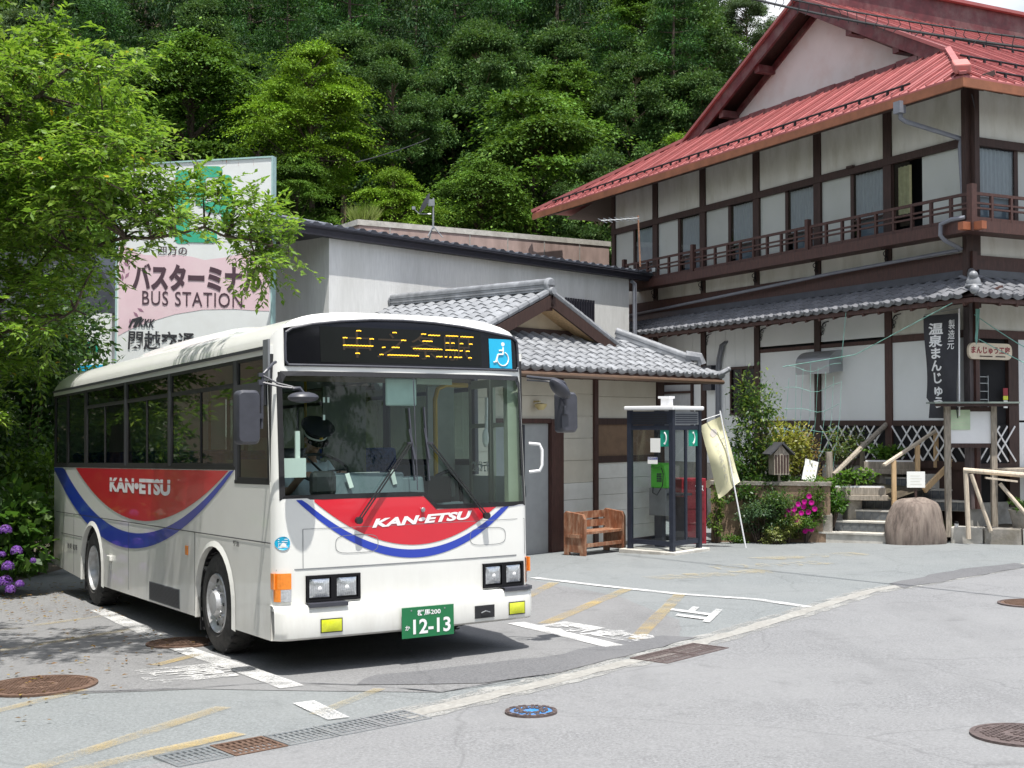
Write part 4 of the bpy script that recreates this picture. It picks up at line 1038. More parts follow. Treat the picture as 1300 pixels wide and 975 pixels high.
plate('wall_plate', -3.0, 3.34, 2.56, 2.70, M_wood, wing, y=-.055, d=.06)
dr = plate('door', -1.42, -.06, -.52, 1.76, mat('grey_door', (.34, .35, .35), .45, var=.06), wing, y=.02)
MB().box(-.74, -.70, -.006, .02, -.5, 1.74).build('door_stile', M_dgrey, dr); MB().box(-.69, -.66, -.012, .02, .5, .7).build('handle', M_steel, dr)
k = MB(); k.box(-.05, .12, -.06, .05, -.56, 1.84); k.build('door_frame', M_wood2, wing)
plate('door_lintel', -1.55, -.05, 1.77, 1.85, M_wood2, wing, y=-.05, d=.08)
MB().box(-1.6, .15, -.25, .05, -.6, -.50).build('threshold', M_conc, wing)
k = MB(); k.lathe([(.05, -.10), (.10, -.04), (.11, 0), (.0001, .02)], 14, (-.45, -.15, 2.10)); k.box(-.47, -.43, -.13, .0, 2.13, 2.16); k.build('wall_lamp', mat('warm_shade', (.55, .45, .22), .5), wing, smooth=True)
# side wall to the right
plate('side_wall', 0, 1, 0, 0, M_plasterw, wing) if 0 else MB().box(3.2, 3.24, .06, 4.5, zb, 2.7).build('side_wall', M_boardp, wing)
# lower skirt roof
EZ, EY, TY, TZ = 2.70, -.75, .82, 3.42; XR, XRT = 4.30, 2.86
us = Vector((0, TY - EY, TZ - EZ)).normalized()
k = MB(); k.add([(-3.5, EY, EZ - .03), (XR, EY, EZ - .03), (XRT, TY, TZ - .03), (-3.5, TY, TZ - .03)], [(0, 1, 2, 3)])
k.add([(XR, EY, EZ - .03), (XR, .95, EZ - .03), (XRT, .95, TZ - .03), (XRT, TY, TZ - .03)], [(0, 1, 2, 3)])
k.build('roof_bed', M_tile, wing)
keep = lambda p: p.x < XR - (p.y - EY) / (TY - EY) * (XR - XRT) + .02
tile_slope(wing, (-1.75, EY, EZ), (1, 0, 0), us, 21, 7, keep)
k = MB()
for c in range(5):
    x = -3.35 + c * .29; k.tube([(x, EY, EZ + .01), (x, TY, TZ + .01)], .05, 6)
tag(k.build('tile_rolls', M_tile, wing), kind='stuff')
# hip ridge and its upturned end tile
ridge(wing, [(XRT + .05, TY, TZ + .0), (XR - .42, EY + .46, EZ + .18)], .075, M_tile, h=.17, wd=.16, name='hip_ridge')
k = MB(); k.tube([(XR - .50, EY + .52, EZ + .40), (XR - .32, EY + .32, EZ + .36), (XR - .29, EY + .29, EZ + .22)], .10, 8); k.build('ridge_end_tile', M_tile, wing, smooth=True)
k = MB(); k.tube([(XR - .35, EY + .1, EZ + .02), (XR - .08, EY - .02, EZ + .04), (XR + .06, EY - .10, EZ + .12)], [.05, .055, .05], 8); k.sphere((XR + .06, EY - .11, EZ + .13), .052, 8, 6); k.build('corner_tile', M_tile, wing, smooth=True)
# eave: gutter board, rafters
MB().box(-3.5, XR, EY + .0, EY + .04, EZ - .16, EZ - .04).build('fascia_board', M_wood2, wing)
MB().tube([(-3.5, EY - .05, EZ - .12), (XR - .05, EY - .05, EZ - .13)], .045, 8).build('gutter', mat('brown_gutter', (.12, .075, .05), .45), wing, smooth=True)
MB().box(XR - .06, XR - .02, EY, .95, EZ - .16, EZ - .04).build('fascia_board', M_wood2, wing)
rm = MB().bar((0, 0, 0), (0, .75, .10), .06, .08).mesh('rafter', M_wood)
for i in range(15): piece(rm, 'rafter', wing, (-2.9 + i * .48, EY + .03, EZ - .14))
k = MB(); k.add([(-3.5, EY, EZ - .06), (XR, EY, EZ - .06), (XR, .95, EZ - .06), (3.2, .95, EZ + .02), (3.2, .0, EZ + .02), (-3.5, 0, EZ + .02)], [(0, 1, 2, 3, 4, 5)]); k.build('soffit', M_wood, wing)
# gable roof on top
AX, AZ = .42, 4.13; SLP = .44
def gz(x): return AZ - SLP * abs(x - AX)
YG, YB = .38, 4.62
for s, xe in ((1, 2.62), (-1, -3.5)):
    k = MB(); v = [(AX, YG, AZ - .035), (xe, YG, gz(xe) - .035), (xe, YB, gz(xe) - .035), (AX, YB, AZ - .035)]
    v2 = [(a, b, c - .07) for a, b, c in v]; k.add(v + v2, [(0, 1, 2, 3), (4, 5, 6, 7), (0, 1, 5, 4), (1, 2, 6, 5), (2, 3, 7, 6), (3, 0, 4, 7)])
    k.build('roof_bed', M_wood, wing)
ul = Vector((1, 0, SLP)).normalized(); n0 = 11; sl_ = n0 * TLN
st = Vector((AX, YB, AZ)) - ul * sl_
tile_slope(wing, st, (0, -1, 0), ul, 14, n0, None, False)
k = MB()
for c in range(14): k.tube([(AX, YG + .15 + c * .29, AZ), (2.62, YG + .15 + c * .29, gz(2.62))], .05, 6)
for c in range(14): y = YG + .15 + c * .29; k.tube([st - ul * .0 + Vector((0, y - YB, 0)), Vector((-3.5, y, gz(-3.5)))], .05, 6)
tag(k.build('tile_rolls', M_tile, wing), kind='stuff')
vt = MB().tube([(0, 0, 0), (.27, 0, -.27 * SLP)], [.062, .070], 8).mesh('verge_tile', M_tile, True)
for i in range(8): piece(vt, 'verge_tile', wing, (AX + .08 + i * .27, YG + .02, AZ + .03 - (.08 + i * .27) * SLP))
vt2 = MB().tube([(0, 0, 0), (-.27, 0, -.27 * SLP)], [.062, .070], 8).mesh('verge_tile', M_tile, True)
for i in range(15): piece(vt2, 'verge_tile', wing, (AX - .08 - i * .27, YG + .02, AZ + .03 - (.08 + i * .27) * SLP))
for s, xe in ((1, 2.58), (-1, -3.4)): MB().bar((AX, YG - .02, AZ - .15), (xe, YG - .02, gz(xe) - .15), .05, .20, (0, 0, 1)).build('barge_board', M_wood, wing)
k = MB(); k.add([(AX, .82, AZ - .1), (2.5, .82, gz(2.5) - .1), (-3.3, .82, gz(-3.3) - .1)], [(0, 1, 2)]); k.build('gable_wall', mat('gable_cream', (.55, .46, .33), .85, var=.06), wing)
plate('gable_beam', -2.4, 2.55, 3.34, 3.50, M_wood, wing, y=.74, d=.07); MB().box(AX - .09, AX + .09, .4, .82, AZ - .32, AZ - .14).build('ridge_beam', M_wood2, wing)
for s in (1, -1): MB().bar((AX, .62, AZ - .2), (AX + s * 1.9, .62, gz(AX + 1.9) - .2), .4, .02, (0, 0, 1)).build('soffit_board', M_newwood if s > 0 else M_wood, wing)
ridge(wing, [(AX, YG + .05, AZ + .02), (AX, YB, AZ + .02)], .075, M_tile, h=.17, wd=.17)
k = MB(); k.lathe([(.10, -.05), (.125, -.03), (.125, .03), (.10, .05)], 16, (AX, YG + .02, AZ + .15), 'Y'); k.box(AX - .10, AX + .10, YG - .03, YG + .07, AZ + .0, AZ + .14); k.tube([(AX, YG - .10, AZ + .03), (AX, YG + .2, AZ + .03)], .07, 10); k.build('ridge_end_tile', M_tile, wing, smooth=True)
k = MB(); k.tube([(AX, YB - .02, AZ + .1), (AX, YB + .04, AZ + .1)], .13, 10); k.build('ridge_end_tile', M_tile, wing, smooth=True)

# ================================================================== the taller white building behind the wing
tall = thing('station_hall', 'taller white plastered building with black eaves behind the tiled bus station wing', 'building', (2.93, 31.5, 0), WGR)
MB().box(-9.6, 0, 0, 4.2, -.9, 5.42).build('wall', M_stucco, tall)
k = MB(); k.box(-10.75, .78, -.17, .0, 5.36, 5.56); k.box(-10.75, .78, .0, 4.3, 5.43, 5.54); k.box(-10.75, -9.6, .0, 4.3, 5.40, 5.43)
k.build('fascia_board', M_fasciab, tall)
MB().box(-10.80, -10.72, -.16, 4.3, 5.34, 5.58).build('end_board', M_dgrey, tall)
k = MB().tube([(-10.9, -.16, 5.52), (.8, -.16, 5.49)], .04, 8).build('gutter', M_fasciab, tall, smooth=True)
k = MB().add([(-10.75, -.14, 5.57), (.80, -.14, 5.57), (.80, 4.3, 5.55), (-10.75, 4.3, 5.55)], [(0, 1, 2, 3)]).build('roof_bed', M_tiled, tall)
td = MB(); td.grid([[(x, -.02, z) for x, z in ((-.15, .01), (-.1, .055), (-.02, .06), (.05, .02), (.15, .01))], [(x, .5, z + .0) for x, z in ((-.15, .01), (-.1, .055), (-.02, .06), (.05, .02), (.15, .01))]])
td.grid([[(x, -.02, -.02) for x in (-.15, -.1, -.02, .05, .15)], [(x, -.02, z) for x, z in ((-.15, .01), (-.1, .055), (-.02, .06), (.05, .02), (.15, .01))]])
tdm = td.mesh('roof_tile', M_tiled, True)
for i in range(39): piece(tdm, 'roof_tile', tall, (-10.6 + i * .29, -.18, 5.555))
MB().tube([(-11.0, .05, 5.66), (-9.5, .05, 5.63)], .035, 8).build('roof_pipe', M_pipe, tall, smooth=True)
g = MB(); g.box(-2.54, -1.42, -.03, .0, 4.16, 4.66); gv = g.build('louvre_vent', M_fasciab, tall)
for i in range(12): MB().box(-2.53 + i * .094, -2.50 + i * .094 + .02, -.06, -.03, 4.16, 4.72).build('vent_slat', M_fasciab, gv)
MB().tube([(-.02, -.10, 5.3), (.10, -.1, 5.25), (.12, -.1, 3.0), (.12, -.1, -.5)], .055, 8).build('downpipe', M_pipe, tall, smooth=True)
k = MB(); k.cbox((.62, -.36, 5.62), (.14, .1, .1)); k.tube([(.60, -.4, 5.64), (.7, -.42, 5.62), (.72, -.4, 5.45), (.55, -.4, 5.35)], .02, 6); k.tube([(.66, -.4, 5.68), (.95, -.5, 5.68)], .012, 6); k.build('cable_bracket', M_steel, tall)
# flat-roofed building behind with a stained parapet
P0, P1 = Vector((-4.14, 34.0, 0)), Vector((2.95, 38.2, 0)); dd = (P1 - P0).normalized(); a_ = math.atan2(dd.y, dd.x)
fb = thing('flat_roofed_building', 'flat roofed building with stained pink brown parapet seen above the black eaves', 'building', (P0.x, P0.y, -.9), a_)
L_ = (P1 - P0).length
MB().box(0, L_, 0, 5.5, 0, 8.02).build('wall', M_pink, fb); 
k = MB(); k.box(-.06, L_ + .06, -.02, .25, 8.02, 8.17); k.box(-.06, .25, .25, 5.56, 8.02, 8.17); k.build('coping', M_concp, fb)
for i in range(6): MB().box(.9 + i * 1.25, .93 + i * 1.25, -.012, 0, 5.5, 8.02).build('parapet_joint', M_conc, fb)
# ------------------------------------------------ things on the roofs
ds = thing('satellite_dish', 'grey satellite dish on a tripod mast on the black edged roof', 'satellite dish', (2.93 - .676 * 6.7 - .737 * .1, 31.5 - .737 * 6.7 + .676 * .1, 5.70), 0)
k = MB(); k.tube([(0, 0, .18), (0, 0, .84)], .022, 8)
for a in (0, 2.1, 4.2): k.tube([(0, 0, .25), (.2 * math.cos(a), .2 * math.sin(a), .0)], .012, 6)
k.build('mast', M_steel, ds, smooth=True)
Md = Matrix.Translation((-.13, -.02, .70)) @ Matrix.Rotation(R(-78), 4, 'Z') @ Matrix.Rotation(R(62), 4, 'X')
k = MB(); t_ = MB(); P = []
for i in range(7): r_ = .24 * i / 6; P.append([(r_ * math.cos(a * PI / 10), r_ * 1.15 * math.sin(a * PI / 10), .06 * (i / 6) ** 2) for a in range(21)])
t_.grid(P); k.add([Matrix.Translation((-.13, -.02, .70)) @ Matrix.Rotation(R(18), 4, 'Y') @ Matrix.Rotation(R(-80), 4, 'Y') @ Vector(p) for p in t_.v], t_.f); k.build('dish', M_grey, ds, smooth='all')
k = MB(); k.tube([(-.05, 0, .50), (-.30, -.03, .50), (-.40, -.04, .60)], .012, 6); k.cbox((-.41, -.04, .62), (.07, .06, .06)); k.cbox((-.04, 0, .74), (.14, .06, .14)); k.build('feed_arm', M_steel, ds)
ar = thing('tv_antenna', 'small rusty television antenna on a thin mast in front of the upper balcony', 'antenna', (3.20, 31.35, 5.66), 0)
MB().tube([(0, 0, 0), (-.05, 0, 1.28)], .022, 8).build('mast', mat('rusty_pipe', (.30, .16, .10), .7, var=.4, scale=20), ar, smooth=True)
k = MB(); k.tube([(-.02, 0, 1.22), (-.60, -.2, 1.14), (-1.0, -.33, 1.10)], .016, 6)
for i in range(7):
    c = Vector((-.12 - i * .14, -.04 - i * .047, 1.205 - i * .018)); k.tube([c + Vector((-.10, .22, .09)), c + Vector((.10, -.22, -.09))], .007, 5)
k.build('boom', M_steel, ar)
# ================================================================== the inn: two-storey timber building with red roof
HR = R(26.57)
inn = thing('timber_inn', 'two storey timber framed inn with white panels, upstairs balcony and red sheet roof', 'building', (8.48, 23.2, 0), HR)
PB = 2.117; YE = 12.7; XE = 11.0
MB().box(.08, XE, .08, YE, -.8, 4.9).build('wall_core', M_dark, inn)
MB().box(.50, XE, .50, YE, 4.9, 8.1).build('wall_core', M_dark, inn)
def LX(name, y0, y1, z0, z1, m, out=0., d=.05, parent=None, **kw):  # on the long wall
    return MB().box(-out, -out + d, y0, y1, z0, z1).build(name, m, parent or inn, **kw)
def RX(name, x0, x1, z0, z1, m, out=0., d=.05, parent=None, **kw):  # on the right wall
    return MB().box(x0, x1, -out, -out + d, z0, z1).build(name, m, parent or inn, **kw)
M_pan = mat('aged_white_panel', (.66, .65, .59), .85, var=.05, scale=2.5, stretch=(1.6, 1.6, .5), dirt=(.47, .45, .37), dirts=1.3, bmp=.1, pv=.05)
M_panl = mat('white_ground_panel', (.75, .77, .77), .7, var=.03, scale=2, dirt=(.68, .70, .69), dirts=1., pv=.02)
M_panw = mat('plain_shoji', (.46, .48, .45), .5, var=.06, scale=3, dirt=(.40, .42, .38), dirts=1.5, pv=.08)
posts = [i * PB for i in range(7)]
# ---- long wall, upstairs
for i, y in enumerate(posts):
    w_ = .11 if i else .16
    LX('post', y - w_, y + (w_ if i < 6 else .05), 5.36, 8.30, M_wood, .04, .10)
    if i < 6:
        y0, y1 = y + w_, posts[i + 1] - .11
        LX('wall_panel', y0, y1, 7.07, 8.25, M_pan)
        # pair of sliding windows
        ym = (y0 + y1) / 2
        if i: 
            f = MB(); f.box(-.0, .03, ym - .05, ym + .05, 5.44, 6.92); fo = f.build('window', M_wood, inn)
            LX('plain_panel', ym + .05, y1, 5.44, 6.92, M_panw, -.02, .02, parent=fo)
            MB().add([(.014, y0, 5.44), (.014, y0, 6.92), (.014, ym - .05, 6.92), (.014, ym - .05, 5.44)], [(0, 1, 2, 3)]).build('pane', G_house, fo)
            k = MB(); P = []
            for zz in (5.95, 6.9): P.append([(.075 + .018 * math.sin(j * 1.25 + i), y0 + (ym - .05 - y0) * j / 44, zz) for j in range(45)])
            k.grid(P).build('curtain', M_curtain, fo, smooth='all')
            MB().box(.14, .16, y0, ym - .05, 5.44, 5.97).build('lower_screen', mat('blue_grey_screen', (.17, .21, .25), .5), fo)
            MB().box(-.005, .02, y0, ym - .05, 5.93, 5.96).build('window_bar', M_wood, fo)
        else:
            fo = MB().box(0, .03, 1.98, 2.02, 5.44, 6.92).build('window', M_wood, inn)
            LX('plain_panel', .24, 1.22, 5.44, 6.92, M_panw, -.02, .02, parent=fo)
            MB().add([(.014, 1.56, 5.44), (.014, 1.56, 6.92), (.014, 1.98, 6.92), (.014, 1.98, 5.44)], [(0, 1, 2, 3)]).build('pane', G_house, fo)
            k = MB(); P = []
            for zz in (5.9, 6.85): P.append([(.085 + .025 * math.sin(j * 1.1), 1.57 + .36 * j / 20, zz) for j in range(21)])
            k.grid(P).build('curtain', M_curty, fo, smooth='all')
LX('lintel', -.05, YE + .05, 6.92, 7.07, M_wood, .055, .105)
LX('floor_beam', -.05, YE, 5.36, 5.44, M_wood, .03, .08)
LX('top_plate', -.05, YE + .05, 8.20, 8.34, M_wood, .055, .105)
LX('hanging_hook', 3.05, 3.25, 7.05, 7.10, M_wood, .09, .06)
# ---- band below the balcony with scroll brackets
for i in range(6):
    LX('lower_panel', posts[i] + .09, posts[i + 1] - .09, 4.93, 5.36, M_pan)
    LX('short_post', posts[i + 1] - .09, posts[i + 1] + .09, 4.60, 5.36, M_wood, .03, .08)
def scroll(k, o, dx, s=1.):
    o = Vector(o); pts = [(0, -.36), (-.03, -.24), (-.02, -.12), (-.08, -.03), (-.20, -.01), (-.30, 0)]
    k.tube([o + Vector((p[0] * dx[0], p[0] * dx[1], p[1])) * s for p in pts], .013, 5)
    for cx, cz, r_ in ((-.07, -.20, .05), (-.13, -.08, .045), (-.05, -.30, .035)):
        k.tube([o + Vector(((cx + r_ * math.cos(a)) * dx[0], (cx + r_ * math.cos(a)) * dx[1], cz + r_ * math.sin(a))) * s for a in [i * .7 for i in range(9)]], .009, 5)
k0 = MB(); scroll(k0, (0, 0, 0), (1, 0)); sm_ = k0.mesh('scroll_bracket', M_iron)
for y in posts[1:]: piece(sm_, 'scroll_bracket', inn, (-.03, y, 5.34))
for y in posts[1:5]: piece(sm_, 'scroll_bracket', inn, (-.02, y - .09, 3.92), (0, 0, PI / 2), (.8, .8, .8))
LX('weather_board', -.1, YE, 4.58, 4.93, M_wood2, .06, .10)
RX('weather_board', -.06, 6, 4.58, 4.87, M_wood2, .06, .10)
# ---- balcony
MB().box(-.55, 0, -.55, 11.4, 5.24, 5.36).box(0, 5, -.55, 0, 5.24, 5.36).build('balcony_floor', M_wood2, inn)
MB().box(-.62, -.55, -.62, 11.4, 5.20, 5.40).box(-.55, 5, -.62, -.55, 5.20, 5.40).build('balcony_edge_beam', M_wood2, inn)
for z, h in ((5.90, .055), (5.73, .035), (5.64, .035), (5.45, .06)):
    MB().box(-.53, -.49, -.50, 11.35, z - h / 2, z + h / 2).build('balcony_rail', M_wood2, inn); MB().box(-.49, 5, -.53, -.49, z - h / 2, z + h / 2).build('balcony_rail', M_wood2, inn)
bm_ = MB().box(-.028, .028, -.028, .028, 5.40, 5.885).mesh('baluster', M_wood2)
for i in range(24):
    if (-.02 + .49 * (i + .0)) % 4.23 > .1: piece(bm_, 'baluster', inn, (-.508, -.02 + .4865 * i, 0), (0, 0, 0))
for i in range(10): piece(bm_, 'baluster', inn, (-.02 + .49 * i, -.508, 0))
nm_ = MB().box(-.05, .05, -.05, .05, 5.22, 6.06).mesh('newel_post', M_wood2)
for p in ((-.52, 3.95), (-.52, 8.16), (-.52, 11.3), (4.3, -.52)): piece(nm_, 'newel_post', inn, (*p, 0))
piece(nm_, 'newel_post', inn, (-.52, -.52, 0), sc=(1.25, 1.25, 1.0))
for p, s in (((-.70, -.52), (.2, .12)), ((-.52, -.70), (.12, .2))): MB().box(p[0] - s[0] / 2, p[0] + s[0] / 2, p[1] - s[1] / 2, p[1] + s[1] / 2, 5.22, 5.36).build('beam_end', mat('orange_end_grain', (.28, .09, .04), .6, var=.2), inn)
# ---- right wall, upstairs and band
for x, w_ in ((0, .16), (2.3, .12), (4.6, .12)): RX('post', x - .16 if x == 0 else x - w_, x + w_ if x else .2, 3.9 if x == 0 else 4.8, 8.30, M_wood, .045, .10)
for a, b in ((.2, 2.18), (2.42, 4.48)):
    RX('wall_panel', a, b, 7.07, 8.25, M_pan); RX('lower_panel', a, b, 4.87, 5.36, M_pan)
    fo = MB().box((a + b) / 2 - .05, (a + b) / 2 + .05, 0, .03, 5.44, 6.92).build('window', M_wood, inn); m_ = (a + b) / 2
    MB().add([(a, .014, 5.44), (m_ - .05, .014, 5.44), (m_ - .05, .014, 6.92), (a, .014, 6.92)], [(0, 1, 2, 3)]).build('pane', G_house, fo); RX('plain_panel', m_ + .05, b, 5.44, 6.92, M_panw, -.02, .02, parent=fo)
    k = MB(); P = []
    for zz in (6.0, 6.9): P.append([(a + (m_ - .05 - a) * j / 44, .075 + .018 * math.sin(j * 1.25), zz) for j in range(45)])
    k.grid(P).build('curtain', M_curtain, fo, smooth='all'); MB().box(a, m_ - .05, .14, .16, 5.44, 6.02).build('lower_screen', MATS['blue_grey_screen'], fo)
RX('lintel', -.05, 6, 6.92, 7.07, M_wood, .057, .107); RX('top_plate', -.05, 6, 8.20, 8.34, M_wood, .057, .107)
RX('wall_panel', 4.72, 8, 4.87, 8.25, M_pan)
# ---- tiled pent roof between the storeys
HZ, HX, HT = 4.02, -.97, 4.46
uL = Vector((-HX, 0, HT - HZ)).normalized()
k = MB(); k.add([(HX, HX, HZ - .03), (HX, 11.9, HZ - .03), (-.02, 11.9, HT - .03), (-.02, -.02, HT - .03)], [(0, 1, 2, 3)]); k.add([(HX, HX, HZ - .03), (8, HX, HZ - .03), (8, -.02, HT - .03), (-.02, -.02, HT - .03)], [(0, 1, 2, 3)])
k.build('roof_bed', M_wood, inn)
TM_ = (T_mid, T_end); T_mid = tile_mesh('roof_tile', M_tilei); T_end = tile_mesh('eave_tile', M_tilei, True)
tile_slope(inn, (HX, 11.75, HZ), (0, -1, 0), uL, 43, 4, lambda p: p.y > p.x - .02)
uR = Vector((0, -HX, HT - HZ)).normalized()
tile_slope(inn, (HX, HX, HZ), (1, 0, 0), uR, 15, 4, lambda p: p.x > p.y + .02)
MB().box(-.10, .0, .1, YE, 4.46, 4.60).box(.1, 6, -.10, 0, 4.46, 4.60).build('flashing', M_tiled, inn)
k = ridge(inn, [(-.05, -.05, HT), (HX + .18, HX + .18, HZ + .10)], .07, M_tile, h=.10, wd=.14, name='hip_ridge')
k = MB(); k.sphere((HX + .12, HX + .12, HZ + .20), (.13, .13, .15), 12, 8); k.sphere((HX + .08, HX + .08, HZ + .34), (.08, .08, .08), 10, 8); k.sphere((HX + .02, HX + .0, HZ + .08), (.085, .085, .085), 10, 8); k.lathe([(.14, .08), (.15, .10), (.14, .12)], 14, (HX + .12, HX + .12, HZ + .06)); k.build('ridge_end_ornament', M_tile, inn, smooth=True)
MB().box(HX + .03, HX + .07, HX + .03, 11.9, HZ - .13, HZ - .05).box(HX + .07, 8, HX + .03, HX + .07, HZ - .13, HZ - .05).build('fascia_board', M_wood2, inn)
rm1 = MB().bar((0, 0, 0), (.95, 0, .34), .055, .07).mesh('rafter', M_wood2)
for i in range(30): piece(rm1, 'rafter', inn, (HX + .03, -.7 + i * .425, HZ - .15))
for i in range(12): piece(rm1, 'rafter', inn, (-.3 + i * .425, HX + .03, HZ - .15), (0, 0, PI / 2))
k = MB(); k.add([(HX + .05, HX + .05, HZ - .07), (HX + .05, 11.9, HZ - .07), (0, 11.9, HT - .10), (0, 0, HT - .10)], [(0, 1, 2, 3)]); k.add([(HX + .05, HX + .05, HZ - .07), (8, HX + .05, HZ - .07), (8, 0, HT - .10), (0, 0, HT - .10)], [(0, 1, 2, 3)]); k.build('soffit', M_wood, inn)
# ---- ground floor, long wall
gp = [0, 2.14, 4.27, 6.36, 8.47, 10.6, 12.7]
for i, y in enumerate(gp): LX('post', y - (.10 if i else .12), y + .09, .2, 4.35, M_wood2 if i in (0, 1) else M_wood, .035, .09)
for i in range(6):
    y0, y1 = gp[i] + .09, gp[i + 1] - .10
    if i < 3:
        LX('upper_panel', y0, y1, 3.50, 3.98, M_panl if i else M_pan); LX('rail', y0, y1, 3.36, 3.50 if i == 0 else 3.44, M_wood2, .02, .07)
        LX('wall_panel', y0, y1, 1.82, 3.36, M_panl)
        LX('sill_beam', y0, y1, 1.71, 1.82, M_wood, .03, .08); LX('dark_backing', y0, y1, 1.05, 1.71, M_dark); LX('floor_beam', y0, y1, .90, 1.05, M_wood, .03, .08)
        LX('foundation', y0, y1, -.7, .90, M_conc if i else M_wood, .0, .05)
    else:
        n_ = 5
        for j in range(n_): LX('siding_board', y0 + (y1 - y0) * j / n_, y0 + (y1 - y0) * (j + 1) / n_ - .008, .8, 3.98, M_panl)
        LX('top_rail', y0, y1, 3.98, 4.08, M_wood, .02, .07); LX('foundation', y0, y1, -.8, .8, M_conc)
LX('wall_top_rail', 0, 12.7, 3.98, 4.12, M_wood2, .03, .08)
# lattice of white slats
ls = MB().bar((0, -.27, -.33), (0, .27, .33), .032, .012, (1, 0, 0)).mesh('lattice_slat', M_white2)
ls2 = MB().bar((0, .27, -.33), (0, -.27, .33), .032, .012, (1, 0, 0)).mesh('lattice_slat', M_white2)
for i in range(3):
    y0, y1 = gp[i] + .09, gp[i + 1] - .10; n_ = int((y1 - y0 - .54) / .27)
    for j in range(n_ + 1):
        yy = y0 + .27 + (y1 - y0 - .54) * j / n_; piece(ls, 'lattice_slat', inn, (-.040, yy, 1.38)); piece(ls2, 'lattice_slat', inn, (-.056, yy, 1.38))
# windows of the far bays
f = MB(); f.box(-.05, .0, 6.46, 7.36, 1.95, 2.0).box(-.05, 0, 6.46, 7.36, 3.02, 3.08).box(-.05, 0, 7.31, 7.36, 2.0, 3.02).box(-.05, 0, 6.88, 6.93, 2.0, 3.02)
fo = f.build('window', M_wood, inn); LX('pane', 6.46, 7.31, 2.0, 3.02, M_blackgl, .012, .008, parent=fo)
f = MB(); f.box(-.06, .0, 8.9, 10.3, 1.6, 1.66).box(-.06, 0, 8.9, 10.3, 3.3, 3.38).box(-.06, 0, 8.9, 8.97, 1.66, 3.3).box(-.06, 0, 10.23, 10.3, 1.66, 3.3).box(-.06, 0, 8.9, 10.3, 2.5, 2.56)
fo = f.build('window', M_wood, inn); LX('pane', 8.97, 10.23, 1.66, 3.3, M_curtain, .012, .008, parent=fo)
MB().box(-.16, 0, 7.95, 8.30, 2.55, 3.15).build('vent_box', M_dgrey, inn)
k = MB()
for dy in (0, .09): k.tube([(-.06, 7.78 + dy, .6), (-.06, 7.78 + dy, 2.9), (-.06, 7.72 + dy, 3.3), (-.06, 7.60 + dy, 3.62), (.02, 7.50 + dy, 3.7)], .035, 6)
k.build('cable_duct', M_pipe, inn, smooth=True)
# range hood on the wall: rounded top box
k = MB(); pr = [(0, 2.86), (-.36, 2.80)] + [(-.36 + .36 * (1 - math.cos(a)), 3.04 + .26 * math.sin(a)) for a in [i * PI / 16 for i in range(9)]]
k.prism(pr, lambda u, v, w_: (u, w_, v), 3.50, 4.58); k.build('vent_hood', mat('brushed_steel_hood', (.40, .42, .44), .35, .5, var=.1, dirt=(.30, .29, .28)), inn, smooth=True)
# ---- ground floor, right wall: doorway with shop sign
RX('post', -.12, .13, .2, 4.35, mat('grey_brown_post', (.11, .09, .09), .7, var=.3, stretch=(5, 5, .7)), .06, .15)
RX('upper_panel', .13, 3.6, 3.50, 3.98, M_pan); RX('rail', .13, 6, 3.34, 3.50, M_wood2, .02, .07); RX('wall_top_rail', .0, 6, 3.98, 4.12, M_wood2, .032, .08)
RX('post', .90, 1.16, .2, 3.34, M_wood, .03, .09)
RX('wall_panel', 1.16, 3.2, 1.82, 3.34, M_panl); RX('lower_panel', 1.16, 3.2, .3, 1.78, M_panl, -.01); RX('post', 3.2, 3.4, .2, 3.98, M_wood, .03, .09)
RX('wall_panel', 3.4, 6, .3, 3.34, M_panl); RX('foundation', -.1, 6, -.7, .30, M_conc)
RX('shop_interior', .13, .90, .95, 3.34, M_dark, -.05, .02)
k = MB(); [k.box(.20, .42, .02, .05, z, z + .015) for z in (1.9, 2.05, 2.2, 2.35, 2.5, 2.62)]; k.box(.19, .205, .02, .05, 1.4, 2.65).box(.415, .43, .02, .05, 1.4, 2.65).build('shop_shelf', M_steel, inn)
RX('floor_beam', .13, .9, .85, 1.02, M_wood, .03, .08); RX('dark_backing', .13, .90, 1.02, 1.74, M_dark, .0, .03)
for j in range(3): 
    p_ = piece(ls, 'lattice_slat', inn, (.36 + j * .2, -.045, 1.38), (0, 0, -PI / 2)); p_ = piece(ls2, 'lattice_slat', inn, (.36 + j * .2, -.058, 1.38), (0, 0, -PI / 2))
# deck at the top of the stairs
MB().box(.1, 3, -.7, 0, .84, .94).build('deck', M_oldwood, inn)
